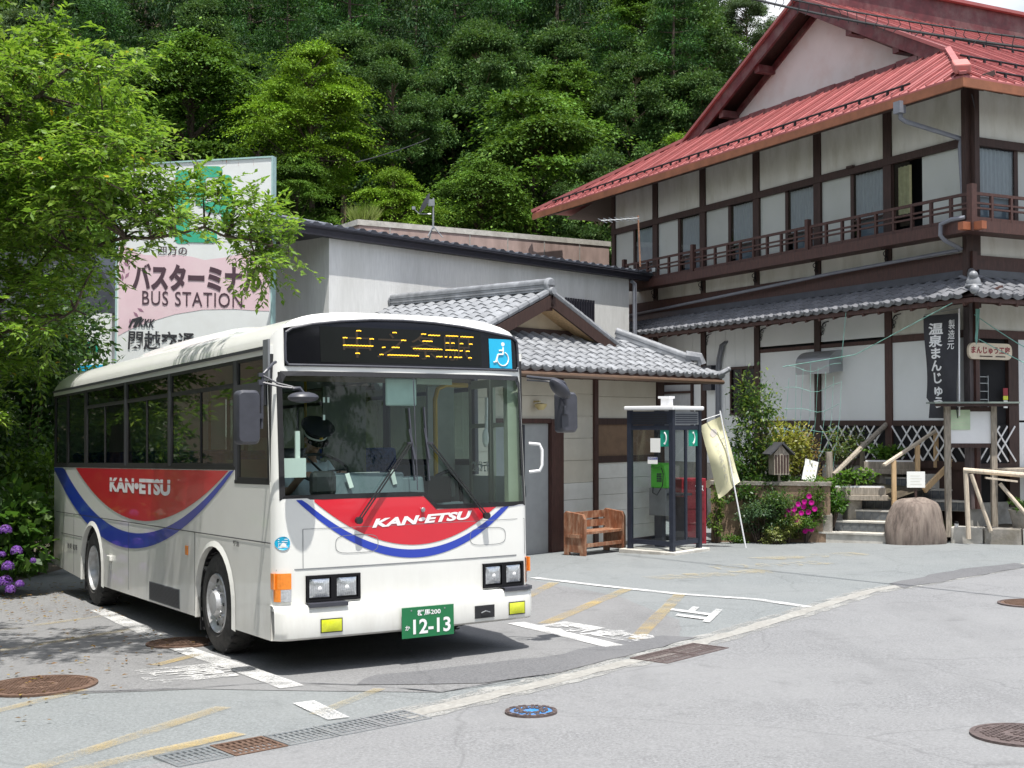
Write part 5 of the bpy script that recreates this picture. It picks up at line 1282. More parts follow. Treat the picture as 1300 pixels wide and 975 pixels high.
# ---- red roof
EX, EYR, EZR = -1.1, -.9, 7.86; GX, GZ = 1.1, 9.26; FY0, FY1 = 1.6, 10.7; RY, RZ = 6.1, 11.69; YL = 15.4
def rooffield(x, y): pass
def strips(kind):
    if kind == 'front':
        n_ = 37; st_ = (YL - EYR) / n_
        for i in range(n_):
            y0, y1 = EYR + i * st_, EYR + (i + 1) * st_ - .0
            def top(y):
                f = 1.
                if y < FY0: f = (y - EYR) / (FY0 - EYR)
                if y > FY1: f = (YL - y) / (YL - FY1)
                return max(f, .002)
            def P(y, f, dz=0.): return (EX + (GX - EX) * f, y, EZR + (GZ - EZR) * f + dz)
            dz = .012 * (i % 2)
            k = MB(); v = [P(y0, 0, dz), P(y1, 0, dz), P(y1, top(y1), dz), P(y0, top(y0), dz)]
            k.add(v + [(a, b, c - .04) for a, b, c in v], [(0, 1, 2, 3), (7, 6, 5, 4), (0, 4, 5, 1), (1, 5, 6, 2), (2, 6, 7, 3), (3, 7, 4, 0)])
            k.bar(P(y0, 0, .03), P(y0, top(y0), .03), .025, .035, (0, 0, 1)); k.bar(P((y0 + y1) / 2, 0, .02), P((y0 + y1) / 2, top((y0 + y1) / 2), .02), .02, .02, (0, 0, 1))
            k.build('roof_sheet', M_redroof, inn)
    else:
        n_ = 31; st_ = (XE + 1.0 - EX) / n_
        for i in range(n_):
            x0, x1 = EX + i * st_, EX + (i + 1) * st_
            def bot(x): return EYR
            def ttop(x): return RY if x > GX else (EYR + (FY0 - EYR) * (x - EX) / (GX - EX))
            zf = lambda y: EZR + (RZ - EZR) * (y - EYR) / (RY - EYR)
            dz = .012 * (i % 2); k = MB()
            yt0, yt1 = ttop(x0 + .001), ttop(x1)
            if x0 < GX < x1: yt0 = FY0 * 1.0; yt1 = RY
            v = [(x0, EYR, EZR + dz), (x1, EYR, EZR + dz), (x1, yt1, zf(yt1) + dz), (x0, yt0, zf(yt0) + dz)]
            k.add(v + [(a, b, c - .04) for a, b, c in v], [(0, 1, 2, 3), (7, 6, 5, 4), (0, 4, 5, 1), (1, 5, 6, 2), (2, 6, 7, 3), (3, 7, 4, 0)])
            k.bar((x1, EYR, EZR + .02), (x1, yt1, zf(yt1) + .02), .025, .035, (0, 0, 1)); xm = (x0 + x1) / 2; ym = (yt0 + yt1) / 2
            k.bar((xm, EYR, EZR + .02), (xm, ym, zf(ym) + .02), .02, .02, (0, 0, 1))
            k.build('roof_sheet', M_redroof, inn)
strips('front'); strips('right')
k = MB(); k.add([(GX, RY, RZ), (XE + 1, RY, RZ), (XE + 1, FY1, GZ), (GX, FY1, GZ)], [(0, 1, 2, 3)]); k.add([(GX, FY1, GZ), (XE + 1, FY1, GZ), (XE + 1, YL, EZR), (EX, YL, EZR)], [(0, 1, 2, 3)])
k.add([(XE + 1, EYR, EZR), (XE + 1, YL, EZR), (XE + 1, RY, RZ)], [(0, 1, 2)]); k.build('rear_roof_slope', M_redroof, inn)
# hip cap, ridge box
MB().bar((EX - .02, EYR - .02, EZR + .04), (GX, FY0, GZ + .05), .12, .05).build('hip_cap', M_redroof, inn)
k = MB(); k.bar((EX + .02, EYR + .02, EZR + .12), (EX + .42, EYR + .48, EZR + .38), .28, .17); k.build('hip_end_cap', M_pinkcap, inn, bevel=.03)
MB().box(GX + .3, XE + 1, RY - .22, RY + .22, RZ - .12, RZ + .50).build('ridge_box', M_maroon, inn); MB().box(GX + .2, XE + 1.1, RY - .34, RY + .34, RZ + .50, RZ + .58).build('ridge_cap', M_redroof, inn)
MB().bar((EX, YL, EZR + .04), (GX, FY1, GZ + .05), .16, .08).build('hip_cap', M_redroof, inn)
# eave fascia, gutters, soffit, rafters
MB().box(EX - .03, EX + .02, EYR - .03, YL, EZR - .20, EZR - .04).box(EX + .02, XE + 1, EYR - .03, EYR + .02, EZR - .20, EZR - .04).build('fascia_board', M_fascia, inn)
k = MB(); k.add([(EX, EYR, EZR - .10), (EX, YL, EZR - .10), (0, YL, EZR + .36), (0, 0, EZR + .36)], [(0, 1, 2, 3)]); k.add([(EX, EYR, EZR - .10), (XE, EYR, EZR - .10), (XE, 0, EZR + .36), (0, 0, EZR + .36)], [(0, 1, 2, 3)]); k.add([(0, YE, EZR + .30), (XE, YE, EZR + .30), (XE, YL, EZR - .1), (0, YL, EZR - .1)], [(0, 1, 2, 3)])
k.build('soffit', M_wood, inn)
rm2 = MB().bar((0, 0, 0), (1.05, 0, .42), .07, .09).mesh('rafter', M_wood)
for i in range(34): piece(rm2, 'rafter', inn, (EX + .02, -.6 + i * .47, EZR - .17))
for i in range(12): piece(rm2, 'rafter', inn, (-.6 + i * .47, EYR + .02, EZR - .17), (0, 0, PI / 2))
MB().box(EX + .3, EX + .42, -.5, YL - .3, EZR - .10, EZR + .02).build('eave_purlin', M_wood, inn)
# gable: white wall, barge boards, purlin ends
WX = GX + .50
def rz_(y): return RZ - (RZ - GZ) * abs(y - RY) / (RY - FY0)
k = MB(); v = [(WX, FY0 + .3, GZ - .1), (WX, FY1 - .3, GZ - .1), (WX, RY, RZ - .25)]; k.add(v, [(0, 1, 2)]); k.build('gable_wall', mat('pinkish_plaster', (.72, .62, .60), .85, var=.04, scale=2, dirt=(.64, .47, .43), dirts=.8), inn)
for s, fy in ((1, FY0), (-1, FY1)):
    MB().bar((GX - .04, RY, RZ - .13), (GX - .04, fy, GZ - .13), .07, .36, (0, 0, 1)).build('barge_board', M_maroon, inn)
    MB().bar((GX - .10, RY, RZ + .02), (GX - .10, fy - s * .15, GZ + .02 - .07), .10, .07, (0, 0, 1)).build('verge_cap', M_redroof, inn)
    MB().bar((GX + .28, RY, RZ - .10), (GX + .28, fy, GZ - .10), .6, .05, (0, 0, 1)).build('gable_soffit', M_wood, inn)
    MB().bar((WX - .03, RY, RZ - .32), (WX - .03, fy + s * .4, GZ - .18), .05, .16, (0, 0, 1)).build('inner_board', M_maroon, inn)
    for f in (.36, .68):
        yy = RY + (fy - RY) * f; MB().box(GX + .0, WX, yy - .09, yy + .09, rz_(yy) - .45, rz_(yy) - .27).build('purlin_end', M_maroon, inn)
n_ = 14
for i in range(n_):
    a = FY0 + .15 + (FY1 - FY0 - .3) * i / n_; b = FY0 + .15 + (FY1 - FY0 - .3) * (i + 1) / n_
    MB().box(GX - .05, WX, a, b - .02, GZ - .04, GZ + .09 + .02 * (i % 2)).build('flashing_board', M_maroon, inn)
# snow guards: bars on little brackets
def guard(a, b, n_, up=.10):
    a, b = Vector(a), Vector(b); k = MB(); k.tube([a + Vector((0, 0, up)), b + Vector((0, 0, up))], .022, 6); o = k.build('snow_guard', M_iron, inn)
    bk = MB().box(-.02, .02, -.02, .02, -.02, up).mesh('bracket', M_iron)
    for i in range(n_):
        p = a.lerp(b, (i + .5) / n_); q = bpy.data.objects.new('bracket', bk); C.objects.link(q); q.parent = o; q.location = p
sf = lambda f: (EX + (GX - EX) * f, EZR + (GZ - EZR) * f)
x_, z_ = sf(.10); guard((x_, .6, z_), (x_, 14.6, z_), 36)
rf = lambda f: (EYR + (RY - EYR) * f, EZR + (RZ - EZR) * f)
y_, z_ = rf(.05); guard((.1, y_, z_), (10, y_, z_), 22); y_, z_ = rf(.24); guard((-.2 + .8, y_, z_), (10, y_, z_), 22); y_, z_ = rf(.56); guard((GX + .1, y_, z_), (11, y_, z_), 22)
# rain pipes
k = MB(); k.cbox((EX - .04, .60, EZR - .24), (.15, .17, .22)); k.tube([(EX - .02, .60, EZR - .34), (EX - .02, .59, EZR - .44), (EX + .06, .55, EZR - .50), (-.12, .12, 7.05), (-.12, .12, 6.9), (-.12, .06, 5.95)], .045, 8); k.build('rain_pipe', M_pipe, inn, smooth=True)
k = MB(); k.tube([(-.56, -.40, 5.47), (-.66, -.15, 5.46), (-.70, .05, 5.40), (-.70, .06, 5.20), (-.62, .05, 5.12), (-.16, .08, 4.98)], .04, 8); k.build('rain_pipe', M_pipe, inn, smooth=True)
k = MB(); k.tube([(-.18, .12, 4.97), (-.20, 3.5, 4.90), (-.20, 12.0, 4.60)], .035, 8); k.build('rain_pipe', M_pipe, inn, smooth=True)
MB().tube([(-.58, -.60, EZR - .20), (-.4, -.5, EZR - .4)], .01, 5).build('loose_wire', M_iron, inn)
# ================================================================== billboard
SA = math.atan2(-.8, 3.19)
bb = thing('billboard', 'tall pink and white bus station billboard on posts behind the rear of the bus', 'billboard', (-7.79, 24.8, -.7), SA)
BWD = 3.29; ZT = 7.55; 
MB().box(0, BWD, 0, .12, 2.2, ZT).build('board', M_bdwhite, bb)
MB().box(-.03, .0, -.02, .14, 2.2, ZT + .03).box(BWD, BWD + .03, -.02, .14, 2.2, ZT + .03).box(0, BWD, -.02, .14, ZT, ZT + .03).build('board_edge', mat('pale_teal_edge', (.35, .52, .50), .5), bb)
for x in (.35, BWD - .35): MB().box(x - .09, x + .09, .14, .32, 0, ZT - .3).build('post', M_steel, bb)
U = lambda px: (px - 150) / 195 * BWD
def V(py, px=250): return ZT - (py - (211 - 11 * (px - 150) / 195)) * .01535
def bflat(name, pts, m, off, parent=bb):
    k = MB(); k.add([(U(a), -off, V(b, a)) for a, b in pts], [tuple(range(len(pts)))]); return k.build(name, m, parent)
bflat('pink_field', [(152, 312), (160, 314), (170, 320), (185, 325), (205, 326), (225, 324), (245, 326), (262, 330), (290, 326), (315, 318), (343, 311), (343, 392), (330, 392), (300, 391), (260, 393), (225, 400), (195, 410), (170, 420), (152, 430)], M_pinkbd, .004)
def arc_band(cx, cy, rx, ry, a0, a1, w_, n=14):
    return [(cx + (rx) * math.cos(R(a0 + (a1 - a0) * i / n)), cy + ry * math.sin(R(a0 + (a1 - a0) * i / n))) for i in range(n + 1)] + [(cx + (rx - w_) * math.cos(R(a1 + (a0 - a1) * i / n)), cy + (ry - w_) * math.sin(R(a1 + (a0 - a1) * i / n))) for i in range(n + 1)]
def rr(x0, y0, x1, y1, r=6):
    out = []
    for cx, cy, a0 in ((x1 - r, y1 - r, 0), (x0 + r, y1 - r, 90), (x0 + r, y0 + r, 180), (x1 - r, y0 + r, 270)):
        out += [(cx + r * math.cos(R(a0 + 90 * i / 5)), cy + r * math.sin(R(a0 + 90 * i / 5))) for i in range(6)]
    return out
for j, q_ in enumerate((rr(224, 216, 243, 310), rr(250, 211, 284, 225), rr(250, 211, 263, 262), rr(283, 222, 296, 284), rr(236, 294, 278, 308), rr(262, 256, 292, 270))):
    bflat('green_symbol', q_, M_bdgreen, .005 + .0012 * j)
def btext(body, x0, y0, x1, y1, m=M_ink, **kw):
    return text('sign_lettering', body, m, lambda u, v: (U(x0 + (x1 - x0) * u), -.012, V(y1 + (y0 - y1) * v, x0 + (x1 - x0) * u)), bb, **kw)
btext('バスターミナル', 170, 336, 334, 370, bold=.05); btext('BUS STATION', 183, 371, 310, 389, bold=.004, spacing=1.1)
btext('四万の', 203, 314, 240, 325); btext('関越交通', 165, 422, 250, 447, mat('sign_black', (.03, .03, .035), .6), bold=.02, shear=.05)
btext('KKK', 178, 407, 200, 418, MATS['sign_black'], bold=.03, shear=.3)
bflat('symbol_swoosh', [(165, 419), (170, 408), (176, 406), (182, 404), (184, 407), (179, 412), (175, 419), (171, 418), (175, 410), (171, 412), (168, 419)], MATS['sign_black'], .012)
for cx, cy, a in ((158, 345, 1.2), (162, 338, .6), (157, 355, 1.5), (163, 352, 2.2), (160, 366, 1.9), (164, 333, .3), (175, 402, .8), (168, 412, 1.4), (181, 396, .5)):
    bflat('printed_leaf', [(cx + 5 * math.cos(a), cy + 5 * math.sin(a)), (cx + 2 * math.cos(a + 1.57), cy + 2 * math.sin(a + 1.57)), (cx - 5 * math.cos(a), cy - 5 * math.sin(a)), (cx - 2 * math.cos(a + 1.57), cy - 2 * math.sin(a + 1.57))], mat('printed_mauve', (.33, .17, .24), .6), .007)
k = MB()
for px_, h_ in ((247, 12), (283, 4), (288, 5), (303, 8), (322, 10), (252, 20)): k.add([(U(px_), -.013, V(203, px_)), (U(px_ + 1.6), -.013, V(203, px_)), (U(px_ + 1), -.013, V(203 + h_, px_))], [(0, 1, 2)])
k.build('rust_streaks', M_chip, bb)

# ================================================================== phone booth
BTA = R(-39.7); bo_ = Vector((2.00, 21.88)); bz = zplane(2.4, 21.9)
booth = thing('phone_booth', 'navy framed glass telephone booth with pale roof on a concrete plinth beside the wooden bench', 'phone booth', (bo_.x, bo_.y, bz), BTA); booth.scale = (.92, .92, 1)
MB().box(-.12, 1.12, -.12, 1.12, -.10, .07).build('plinth', M_concp, booth, bevel=.01)
for x, y in ((0, 0), (.93, 0), (0, .93), (.93, .93)): MB().box(x - .005, x + .08, y - .005, y + .08, .0, 2.46).build('corner_post', M_booth, booth)
def bframe(face):
    # face: function (u, z, depth) -> xyz
    k = MB()
    for z0, z1 in ((.12, .22), (2.16, 2.24)): k.box(0, 1, 0, 1, 0, 0) if 0 else None
for side in range(4):
    Mx = [lambda u, d: (u, d), lambda u, d: (1 - d, u), lambda u, d: (1 - u, 1 - d), lambda u, d: (d, 1 - u)][side]
    def bx(k, u0, u1, d0, d1, z0, z1):
        a, b = Mx(u0, d0), Mx(u1, d1); k.box(min(a[0], b[0]), max(a[0], b[0]), min(a[1], b[1]), max(a[1], b[1]), z0, z1)
    k = MB(); bx(k, .07, .93, .012, .05, .16, .24); bx(k, .07, .93, .012, .05, 2.12, 2.20); k.build('frame_rail', M_booth, booth)
    k = MB(); bx(k, .07, .93, .006, .04, 2.21, 2.44); ob = k.build('header_panel', M_booth if side in (0, 3) else M_grey, booth)
    k = MB()
    for j in range(5): bx(k, .12, .88, .000, .006, 2.235 + j * .036, 2.252 + j * .036)
    k.build('header_louvre', M_black if side in (0, 3) else M_booth, ob)
    if side == 1:
        for u in (.50,): k = MB(); bx(k, u - .03, u + .03, .012, .05, .24, 2.12); k.build('door_stile', M_booth, booth)
    k = MB(); a, b = Mx(.07, .03), Mx(.93, .03); k.add([(*a, .24), (*b, .24), (*b, 2.12), (*a, 2.12)], [(0, 1, 2, 3)]); k.build('pane', G_clear, booth)
MB().box(-.05, 1.05, -.05, 1.05, 2.46, 2.53).build('roof', M_white2, booth, bevel=.02)
MB().box(.62, .80, .20, .34, 2.53, 2.66).box(.58, .82, .17, .37, 2.66, 2.70).build('roof_lamp', M_white2, booth)
def sticker(u0, u1, z0, z1, m, side=0, off=.034, name='sticker'):
    Mx = [lambda u, d: (u, d), lambda u, d: (1 - d, u)][side]
    a, b = Mx(u0, -.0 + .026), Mx(u1, .026); k = MB(); k.add([(*a, z0), (*b, z0), (*b, z1), (*a, z1)], [(0, 1, 2, 3)]); return k.build(name, m, booth)
for side, u0, u1 in ((0, .72, .92), (1, .60, .92)):
    s_ = sticker(u0, u1, 1.84, 2.12, M_teal, side, name='telephone_sign'); Mx = [lambda u, d: (u, d), lambda u, d: (1 - d, u)][side]
    um = (u0 + u1) / 2; rw = (u1 - u0) * .28
    k = MB(); pts = [(um - rw * .4 + rw * math.cos(a), 1.98 + .10 * math.sin(a)) for a in [R(-75 + i * 15) for i in range(11)]]
    k.tube([(*Mx(a, .022), b) for a, b in pts], [.02, .017, .012, .012, .012, .012, .012, .012, .012, .017, .02], 6); k.build('receiver_symbol', M_print, s_)
sticker(.50, .72, 1.74, 1.98, M_paper); sticker(.44, .66, 1.54, 1.66, M_paper); k_ = sticker(.44, .66, 1.61, 1.66, M_blue)
MB().box(.40, .74, .90, .925, .24, .95).build('side_shelf', M_dgrey, booth)
st_ = MB().box(.12, .50, .55, .82, .62, 1.10).build('phone_stand', mat('stand_grey', (.22, .22, .22), .5), booth, bevel=.01)
MB().box(.20, .36, .62, .76, .07, .62).build('stand_leg', M_dgrey, booth)
MB().box(.50, .86, .58, .90, .98, 1.02).build('counter', M_dgrey, booth)
ph = thing('payphone', 'bright green public telephone on the grey stand inside the glass booth', 'telephone', tuple((booth.matrix_basis @ Vector((.14, .58, 1.10)))), BTA)
MB().prism([(0, 0), (0, .42), (.05, .44), (.24, .44), (.28, .40), (.34, .12), (.34, 0)], lambda u, v, w_: (u, w_, v), 0, .22).build('body', M_green, ph, bevel=.015)
k = MB(); k.tube([(.05, -.03, .38), (.10, -.05, .355), (.19, -.05, .355), (.24, -.03, .38)], [.028, .018, .018, .028], 8); k.build('handset', mat('dark_green_plastic', (.07, .38, .03), .4), ph, smooth=True)
k = MB(); k.tube([(.24, -.03, .36), (.30, -.06, .25), (.29, -.07, .05), (.18, -.08, -.12), (.08, -.06, -.08), (.06, -.02, .02)], .009, 6); k.build('cord', M_black, ph, smooth=True)
k = MB()
for i in range(3):
    for j in range(4): k.box(.13 + i * .035, .155 + i * .035, -.008, .0, .11 + j * .04, .14 + j * .04)
k.build('keypad', M_dgrey, ph); 
# ================================================================== bench
bn = thing('bench', 'worn brown painted wooden bench against the station wall next to the phone booth', 'bench', (1.22, 21.25, zplane(1.2, 21.3)), WGR)
endp = [(0, 0), (0, .42), (.02, .60), (.06, .72), (.44, .76), (.46, .70), (.46, 0), (.36, 0), (.36, .34), (.10, .34), (.10, 0)]
for x in (0, 1.08): MB().prism([(0, 0), (0, .62), (.05, .70), (.42, .74), (.46, .70), (.46, 0), (.35, 0), (.35, .05), (.11, .05), (.11, 0)], lambda u, v, w_: (w_, u, v), x, x + .06).build('end_panel', M_bench, bn, bevel=.006)
for j in range(3): MB().box(.06, 1.08, .03 + j * .13, .15 + j * .13, .36, .40).build('seat_slat', M_bench, bn)
for j in range(2): MB().box(.06, 1.08, .42, .45, .44 + j * .15, .56 + j * .15).build('back_slat', M_bench, bn)
MB().box(.06, 1.08, .04, .09, .14, .20).build('stretcher', M_bench, bn); MB().box(-.02, .0, .05, .40, .30, .36).build('side_batten', M_bench, bn)
# ================================================================== red cabinet behind the booth
rc = thing('red_cabinet', 'red metal drinks cabinet seen through the glass of the phone booth', 'cabinet', (3.40, 23.6, zplane(3.4, 23.4)), R(10))
MB().box(-.24, .24, 0, .4, .0, 1.22).build('body', M_redm, rc, bevel=.01)
for z in (.10, .38, .66, .92): MB().box(-.20, .20, -.015, .0, z, z + .25).build('shelf_panel', mat('dark_red_paint', (.16, .012, .02), .5, var=.2), rc)
text('cabinet_lettering', 'アイス', M_print, lambda u, v: (.02 + .16 * u, -.018, .98 + .12 * v), rc, bold=.02)
# ================================================================== leaning cloth banner and its pole
nb = thing('nobori_banner', 'faded pale yellow cloth banner leaning on a white pole beside the phone booth', 'banner', (4.17, 22.55, zplane(4.1, 22.5)), 0)
zb_ = zplane(4.1, 22.5); pt = Vector((3.72 - 4.17, 0, 1.99 - zb_)); pb = Vector((0, 0, 0))
MB().tube([pb, pt], .014, 8).build('pole', M_white2, nb, smooth=True)
MB().tube([pt + Vector((.01, 0, -.06)), pt + Vector((-.42, .02, -.20))], .008, 6).build('cross_rod', M_white2, nb)
def cl(u, v):   # u across from the pole, v down
    a = Vector((3.765, 22.5, 1.90)).lerp(Vector((4.085, 22.5, .72)), v); b = Vector((3.37, 22.5, 1.72)).lerp(Vector((3.71, 22.5, .42)), v)
    p = a.lerp(b, u); return Vector((p.x - 4.17, .05 + .05 * math.sin(u * 5 + v * 3) + .03 * math.sin(v * 9), p.z - zb_ + .02 * math.sin(u * 6) * v))
MB().grid([[cl(i / 14, j / 24) for i in range(15)] for j in range(25)]).build('cloth', M_banner, nb, smooth='all')
def clt(body, u0, v0, u1, v1, m=M_faint, **kw): return text('banner_lettering', body, m, lambda u, v: cl(u0 + (u1 - u0) * u, v1 + (v0 - v1) * v) + Vector((0, -.006, 0)), nb, **kw)
clt('花\nま\nつ\nり', .62, .32, .42, .88); clt('四\n万\n温\n泉', .30, .30, .10, .85)
k = MB(); k.add([cl(.52 + .16 * math.cos(a), .17 + .055 * math.sin(a)) + Vector((0, -.006, 0)) for a in [i * PI / 8 for i in range(16)]], [tuple(range(16))]); k.build('printed_disc', mat('faint_lilac', (.60, .55, .50), .9), nb)
# ================================================================== retaining wall, steps, stones
rw = thing('retaining_wall', 'low brown earth coloured retaining wall beside the phone booth under the shrubs', 'wall', (3.78, 24.0, -.55), R(-14))
MB().box(0, 2.2, 0, .3, 0, 1.15).build('wall_face', mat('brown_concrete', (.26, .18, .12), .95, var=.25, scale=5, dirt=(.14, .10, .07), dirts=2, bmp=.8), rw)
MB().box(-.02, 2.22, -.03, .33, 1.15, 1.22).build('coping', M_stone, rw)
bed = MB(); bed.grid([[(4.0 + i * .35, 24.0 - .25 * i * .35 + .3 + j * .35, .45 + .12 * math.sin(i * 1.3 + j) + .02 * j) for i in range(12)] for j in range(7)])
tag(bed.build('planting_bed', M_soil, smooth='all'), kind='structure')
ST = R(-25)      # the flight climbs away from the camera
stx, sty = 5.55, 23.62; stz = zplane(6.1, 23.3)
stairs = thing('entrance_steps', 'flight of dark tiled steps with pale nosings climbing to the inn between planters and boulder', 'steps', (stx, sty, stz), ST)
wid = 3.0; rise = .195; tread = .30
tl = MB().box(.004, .146, -.012, 0, .012, rise - .035).mesh('riser_tile', M_steptile)
for i in range(7):
    x0 = [0, .42, .60, .75, 1.0, 1.15, 1.3][i]; y = i * tread; z0 = i * rise
    wid = 1.72 if i < 3 else 2.75
    s_ = MB().box(x0, wid, y, 2.7, z0 if i else -.1, z0 + rise - .03).build('step', M_concp if i == 0 else M_conc, stairs)
    MB().box(x0 - .01, wid, y - .025, y + .30, z0 + rise - .03, z0 + rise).build('nosing', M_concp, stairs)
    if i: 
        for j in range(int((wid - x0) / .15)): piece(tl, 'riser_tile', s_, (x0 + j * .15, y, z0))
# boulder with a card
bl = MB(); bl.sphere((0, 0, 0), (.50, .42, .80), 40, 26)
for i, p in enumerate(bl.v):
    q = Vector(p); n_ = mnoise.noise(q * 2.2 + Vector((3, 1, 7))) * .16 + mnoise.noise(Vector((q.x * 6, q.y * 6, q.z * .7))) * .055
    q *= 1 + n_; 
    if q.z > .52: q.z = .52 + (q.z - .52) * .45
    bl.v[i] = (q.x * (1.08 - .12 * max(0, q.z)) + .06 * max(0, q.z), q.y, q.z)
bo2 = bl.build('boulder', M_rock, None, smooth='all', loc=(7.32, 22.98, -.22)); bo2['label'] = 'big rounded brown furrowed boulder standing in front of the steps'; bo2['category'] = 'boulder'
cs_ = thing('card_sign', 'small white card sign on a short post on top of the brown boulder', 'sign', (7.33, 22.92, .24), R(-6))
MB().box(-.02, .02, .0, .04, 0, .40).build('post', M_wood, cs_); MB().box(-.16, .16, -.02, 0, .36, .65).build('card', M_paper, cs_)
for j in range(4): MB().box(-.10, .10 - .03 * (j % 2), -.022, -.0205, .42 + j * .05, .425 + j * .05).build('print_line', M_faint, cs_)
# handrails of new timber
hrl = thing('timber_handrail', 'new pale timber handrail with square posts climbing the right side of the steps', 'handrail', (0, 0, 0), 0)
a, b = Vector((6.93, 23.45, 1.00)), Vector((8.28, 24.1, 1.74)); d_ = b - a
MB().bar(a - d_ * .02, b + d_ * .02, .075, .055).build('rail', M_log, hrl, bevel=.01)
for f in (.14, .53, .84):
    p = a + d_ * f; MB().box(p.x - .038, p.x + .038, p.y - .038, p.y + .038, p.z - .95 + .3 * f, p.z - .03).build('post', M_newwood, hrl)
MB().bar((7.62, 23.35, .52), (8.72, 23.9, 1.42), .05, .10).build('lower_rail', M_newwood, hrl)
p = (8.78, 23.95); MB().box(p[0] - .07, p[0] + .07, p[1] - .09, p[1] + .09, .3, 1.42).build('end_post', M_newwood, hrl)
# rustic log rail on the left
lr = thing('log_handrail', 'weathered log handrail rising to the inn on the left side of the steps', 'handrail', (0, 0, 0), 0)
MB().tube([(6.10, 23.95, .78), (6.9, 24.7, 1.34), (7.75, 25.4, 1.93)], [.05, .055, .05], 8).build('rail', M_oldwood, lr, smooth=True)
MB().tube([(6.06, 24.0, -.3), (6.03, 24.0, 1.22)], .065, 8).build('post', M_oldwood, lr, smooth=True)
MB().tube([(6.85, 24.75, .2), (6.88, 24.75, 1.4)], .05, 8).build('post', M_oldwood, lr, smooth=True)
# troughs with seedlings, each on a stone block
def trough(x, y, z, L, rz, label, h=.14):
    t = thing('planter_trough', label, 'planter', (x, y, z), rz, 'wooden planters beside the steps')
    for yy in (0, .26): MB().box(0, L, yy, yy + .035, 0, h).build('side_board', M_oldwood, t, bevel=.006)
    for xx in (0, L - .035): MB().box(xx, xx + .035, .035, .26, 0, h).build('end_board', M_oldwood, t)
    MB().box(-.04, L + .04, -.03, .33, -.10, .0).build('base_plank', M_oldwood, t, bevel=.01)
    MB().box(.035, L - .035, .035, .26, .02, h - .03).build('soil_fill', M_soil, t)
    MB().box(.03, L - .03, .02, .05, h, h + .03).build('rim', M_white2, t)
    return t
trough(6.05, 23.75, .42, .95, R(-10), 'weathered timber planter trough of seedlings beside the lower steps')
trough(6.82, 24.45, .88, .95, R(-10), 'weathered timber planter trough of leafy seedlings beside the upper steps')
for x, y, z0, z1, lb in ((6.45, 23.95, -.3, .32, 'rough stone block carrying the lower planter trough'), (7.25, 24.6, .3, .78, 'rough stone block carrying the upper planter trough')):
    o = MB().cbox((0, 0, 0), (.30, .25, z1 - z0), rz=.2).build('stone_block', M_stone, None, bevel=.03, loc=(x, y, (z0 + z1) / 2)); tag(o, lb, 'stone')
o = MB().cbox((0, 0, 0), (.52, .4, .42), rz=-.3).build('stone_planter', M_stone, None, bevel=.04, loc=(5.75, 23.72, -.12)); tag(o, 'grey stone planter under the magenta petunias beside the bottom step', 'planter')
# small roofed wooden lantern box on a post
lb = thing('garden_lantern', 'small roofed wooden lantern box on a thin post among the shrubs', 'lantern', (5.02, 23.75, -.3), R(12))
MB().box(-.02, .02, -.02, .02, 0, 1.10).build('post', M_oldwood, lb)
b_ = MB().box(-.15, .15, -.13, .13, 1.10, 1.50).build('box', M_oldwood, lb)
for j in range(5): MB().box(-.13 + j * .058, -.10 + j * .058, -.145, -.13, 1.13, 1.47).build('slat', M_wood, b_)
for s in (-1, 1): MB().bar((0, 0, 1.70), (s * .25, 0, 1.48), .36, .03, (0, 0, 1)).build('roof_board', mat('slate_board', (.05, .05, .055), .6, var=.3), lb)
MB().prism([(-.14, 1.50), (.14, 1.50), (0, 1.66)], lambda u, v, w_: (u, w_, v), -.12, .12).build('gable_board', M_oldwood, lb)
# tilted menu board
mn = thing('menu_board', 'tilted white menu board with black edge standing in the bushes by the steps', 'sign', (5.72, 24.0, .25), R(8), rx=R(-12))
MB().cbox((0, 0, .62), (.30, .02, .44), ry=R(16)).build('board', M_black, mn); MB().cbox((-.01, -.015, .62), (.26, .01, .41), ry=R(16)).build('sheet', M_paper, mn); MB().box(-.015, .015, .01, .03, 0, .5).build('leg', M_wood, mn)
k = MB()
for i in range(3):
    for j in range(3): k.cbox((-.07 + i * .07 + (j - 1) * .03, -.022, .52 + j * .10), (.035, .002, .03))
k.build('printed_pictures', M_faint, mn)
# notice board with little roof
nbd = thing('notice_board', 'roofed notice board with white panel and green paper in front of the inn entrance', 'notice board', (7.94, 23.0, -.30), R(-4))
for x in (0, .82): MB().box(x - .05, x + .05, -.05, .05, 0, 2.40).build('post', M_oldwood if x else M_oldwood, nbd)
MB().box(-.05, .87, -.02, .03, 1.62, 1.70).build('bottom_rail', M_wood, nbd); MB().box(.05, .77, -.01, .02, 1.70, 2.28).build('panel', M_white2, nbd)
MB().box(-.05, .87, -.025, .035, 2.28, 2.36).build('top_rail', M_wood, nbd)
MB().box(.02, .40, -.03, -.012, 1.95, 2.31).build('green_notice', mat('pale_green_paper', (.50, .62, .42), .8), nbd)
for j in range(5): MB().box(.08, .34 - .03 * (j % 3), -.032, -.0305, 2.03 + j * .05, 2.036 + j * .05).build('print_line', M_faint, nbd)
k = MB(); k.bar((-.30, 0, 2.44), (1.20, 0, 2.44), .62, .03); k.build('roof', mat('green_grey_sheet', (.20, .24, .21), .5, var=.2), nbd); MB().box(-.28, 1.18, -.28, -.24, 2.37, 2.42).build('roof_edge', M_wood, nbd)
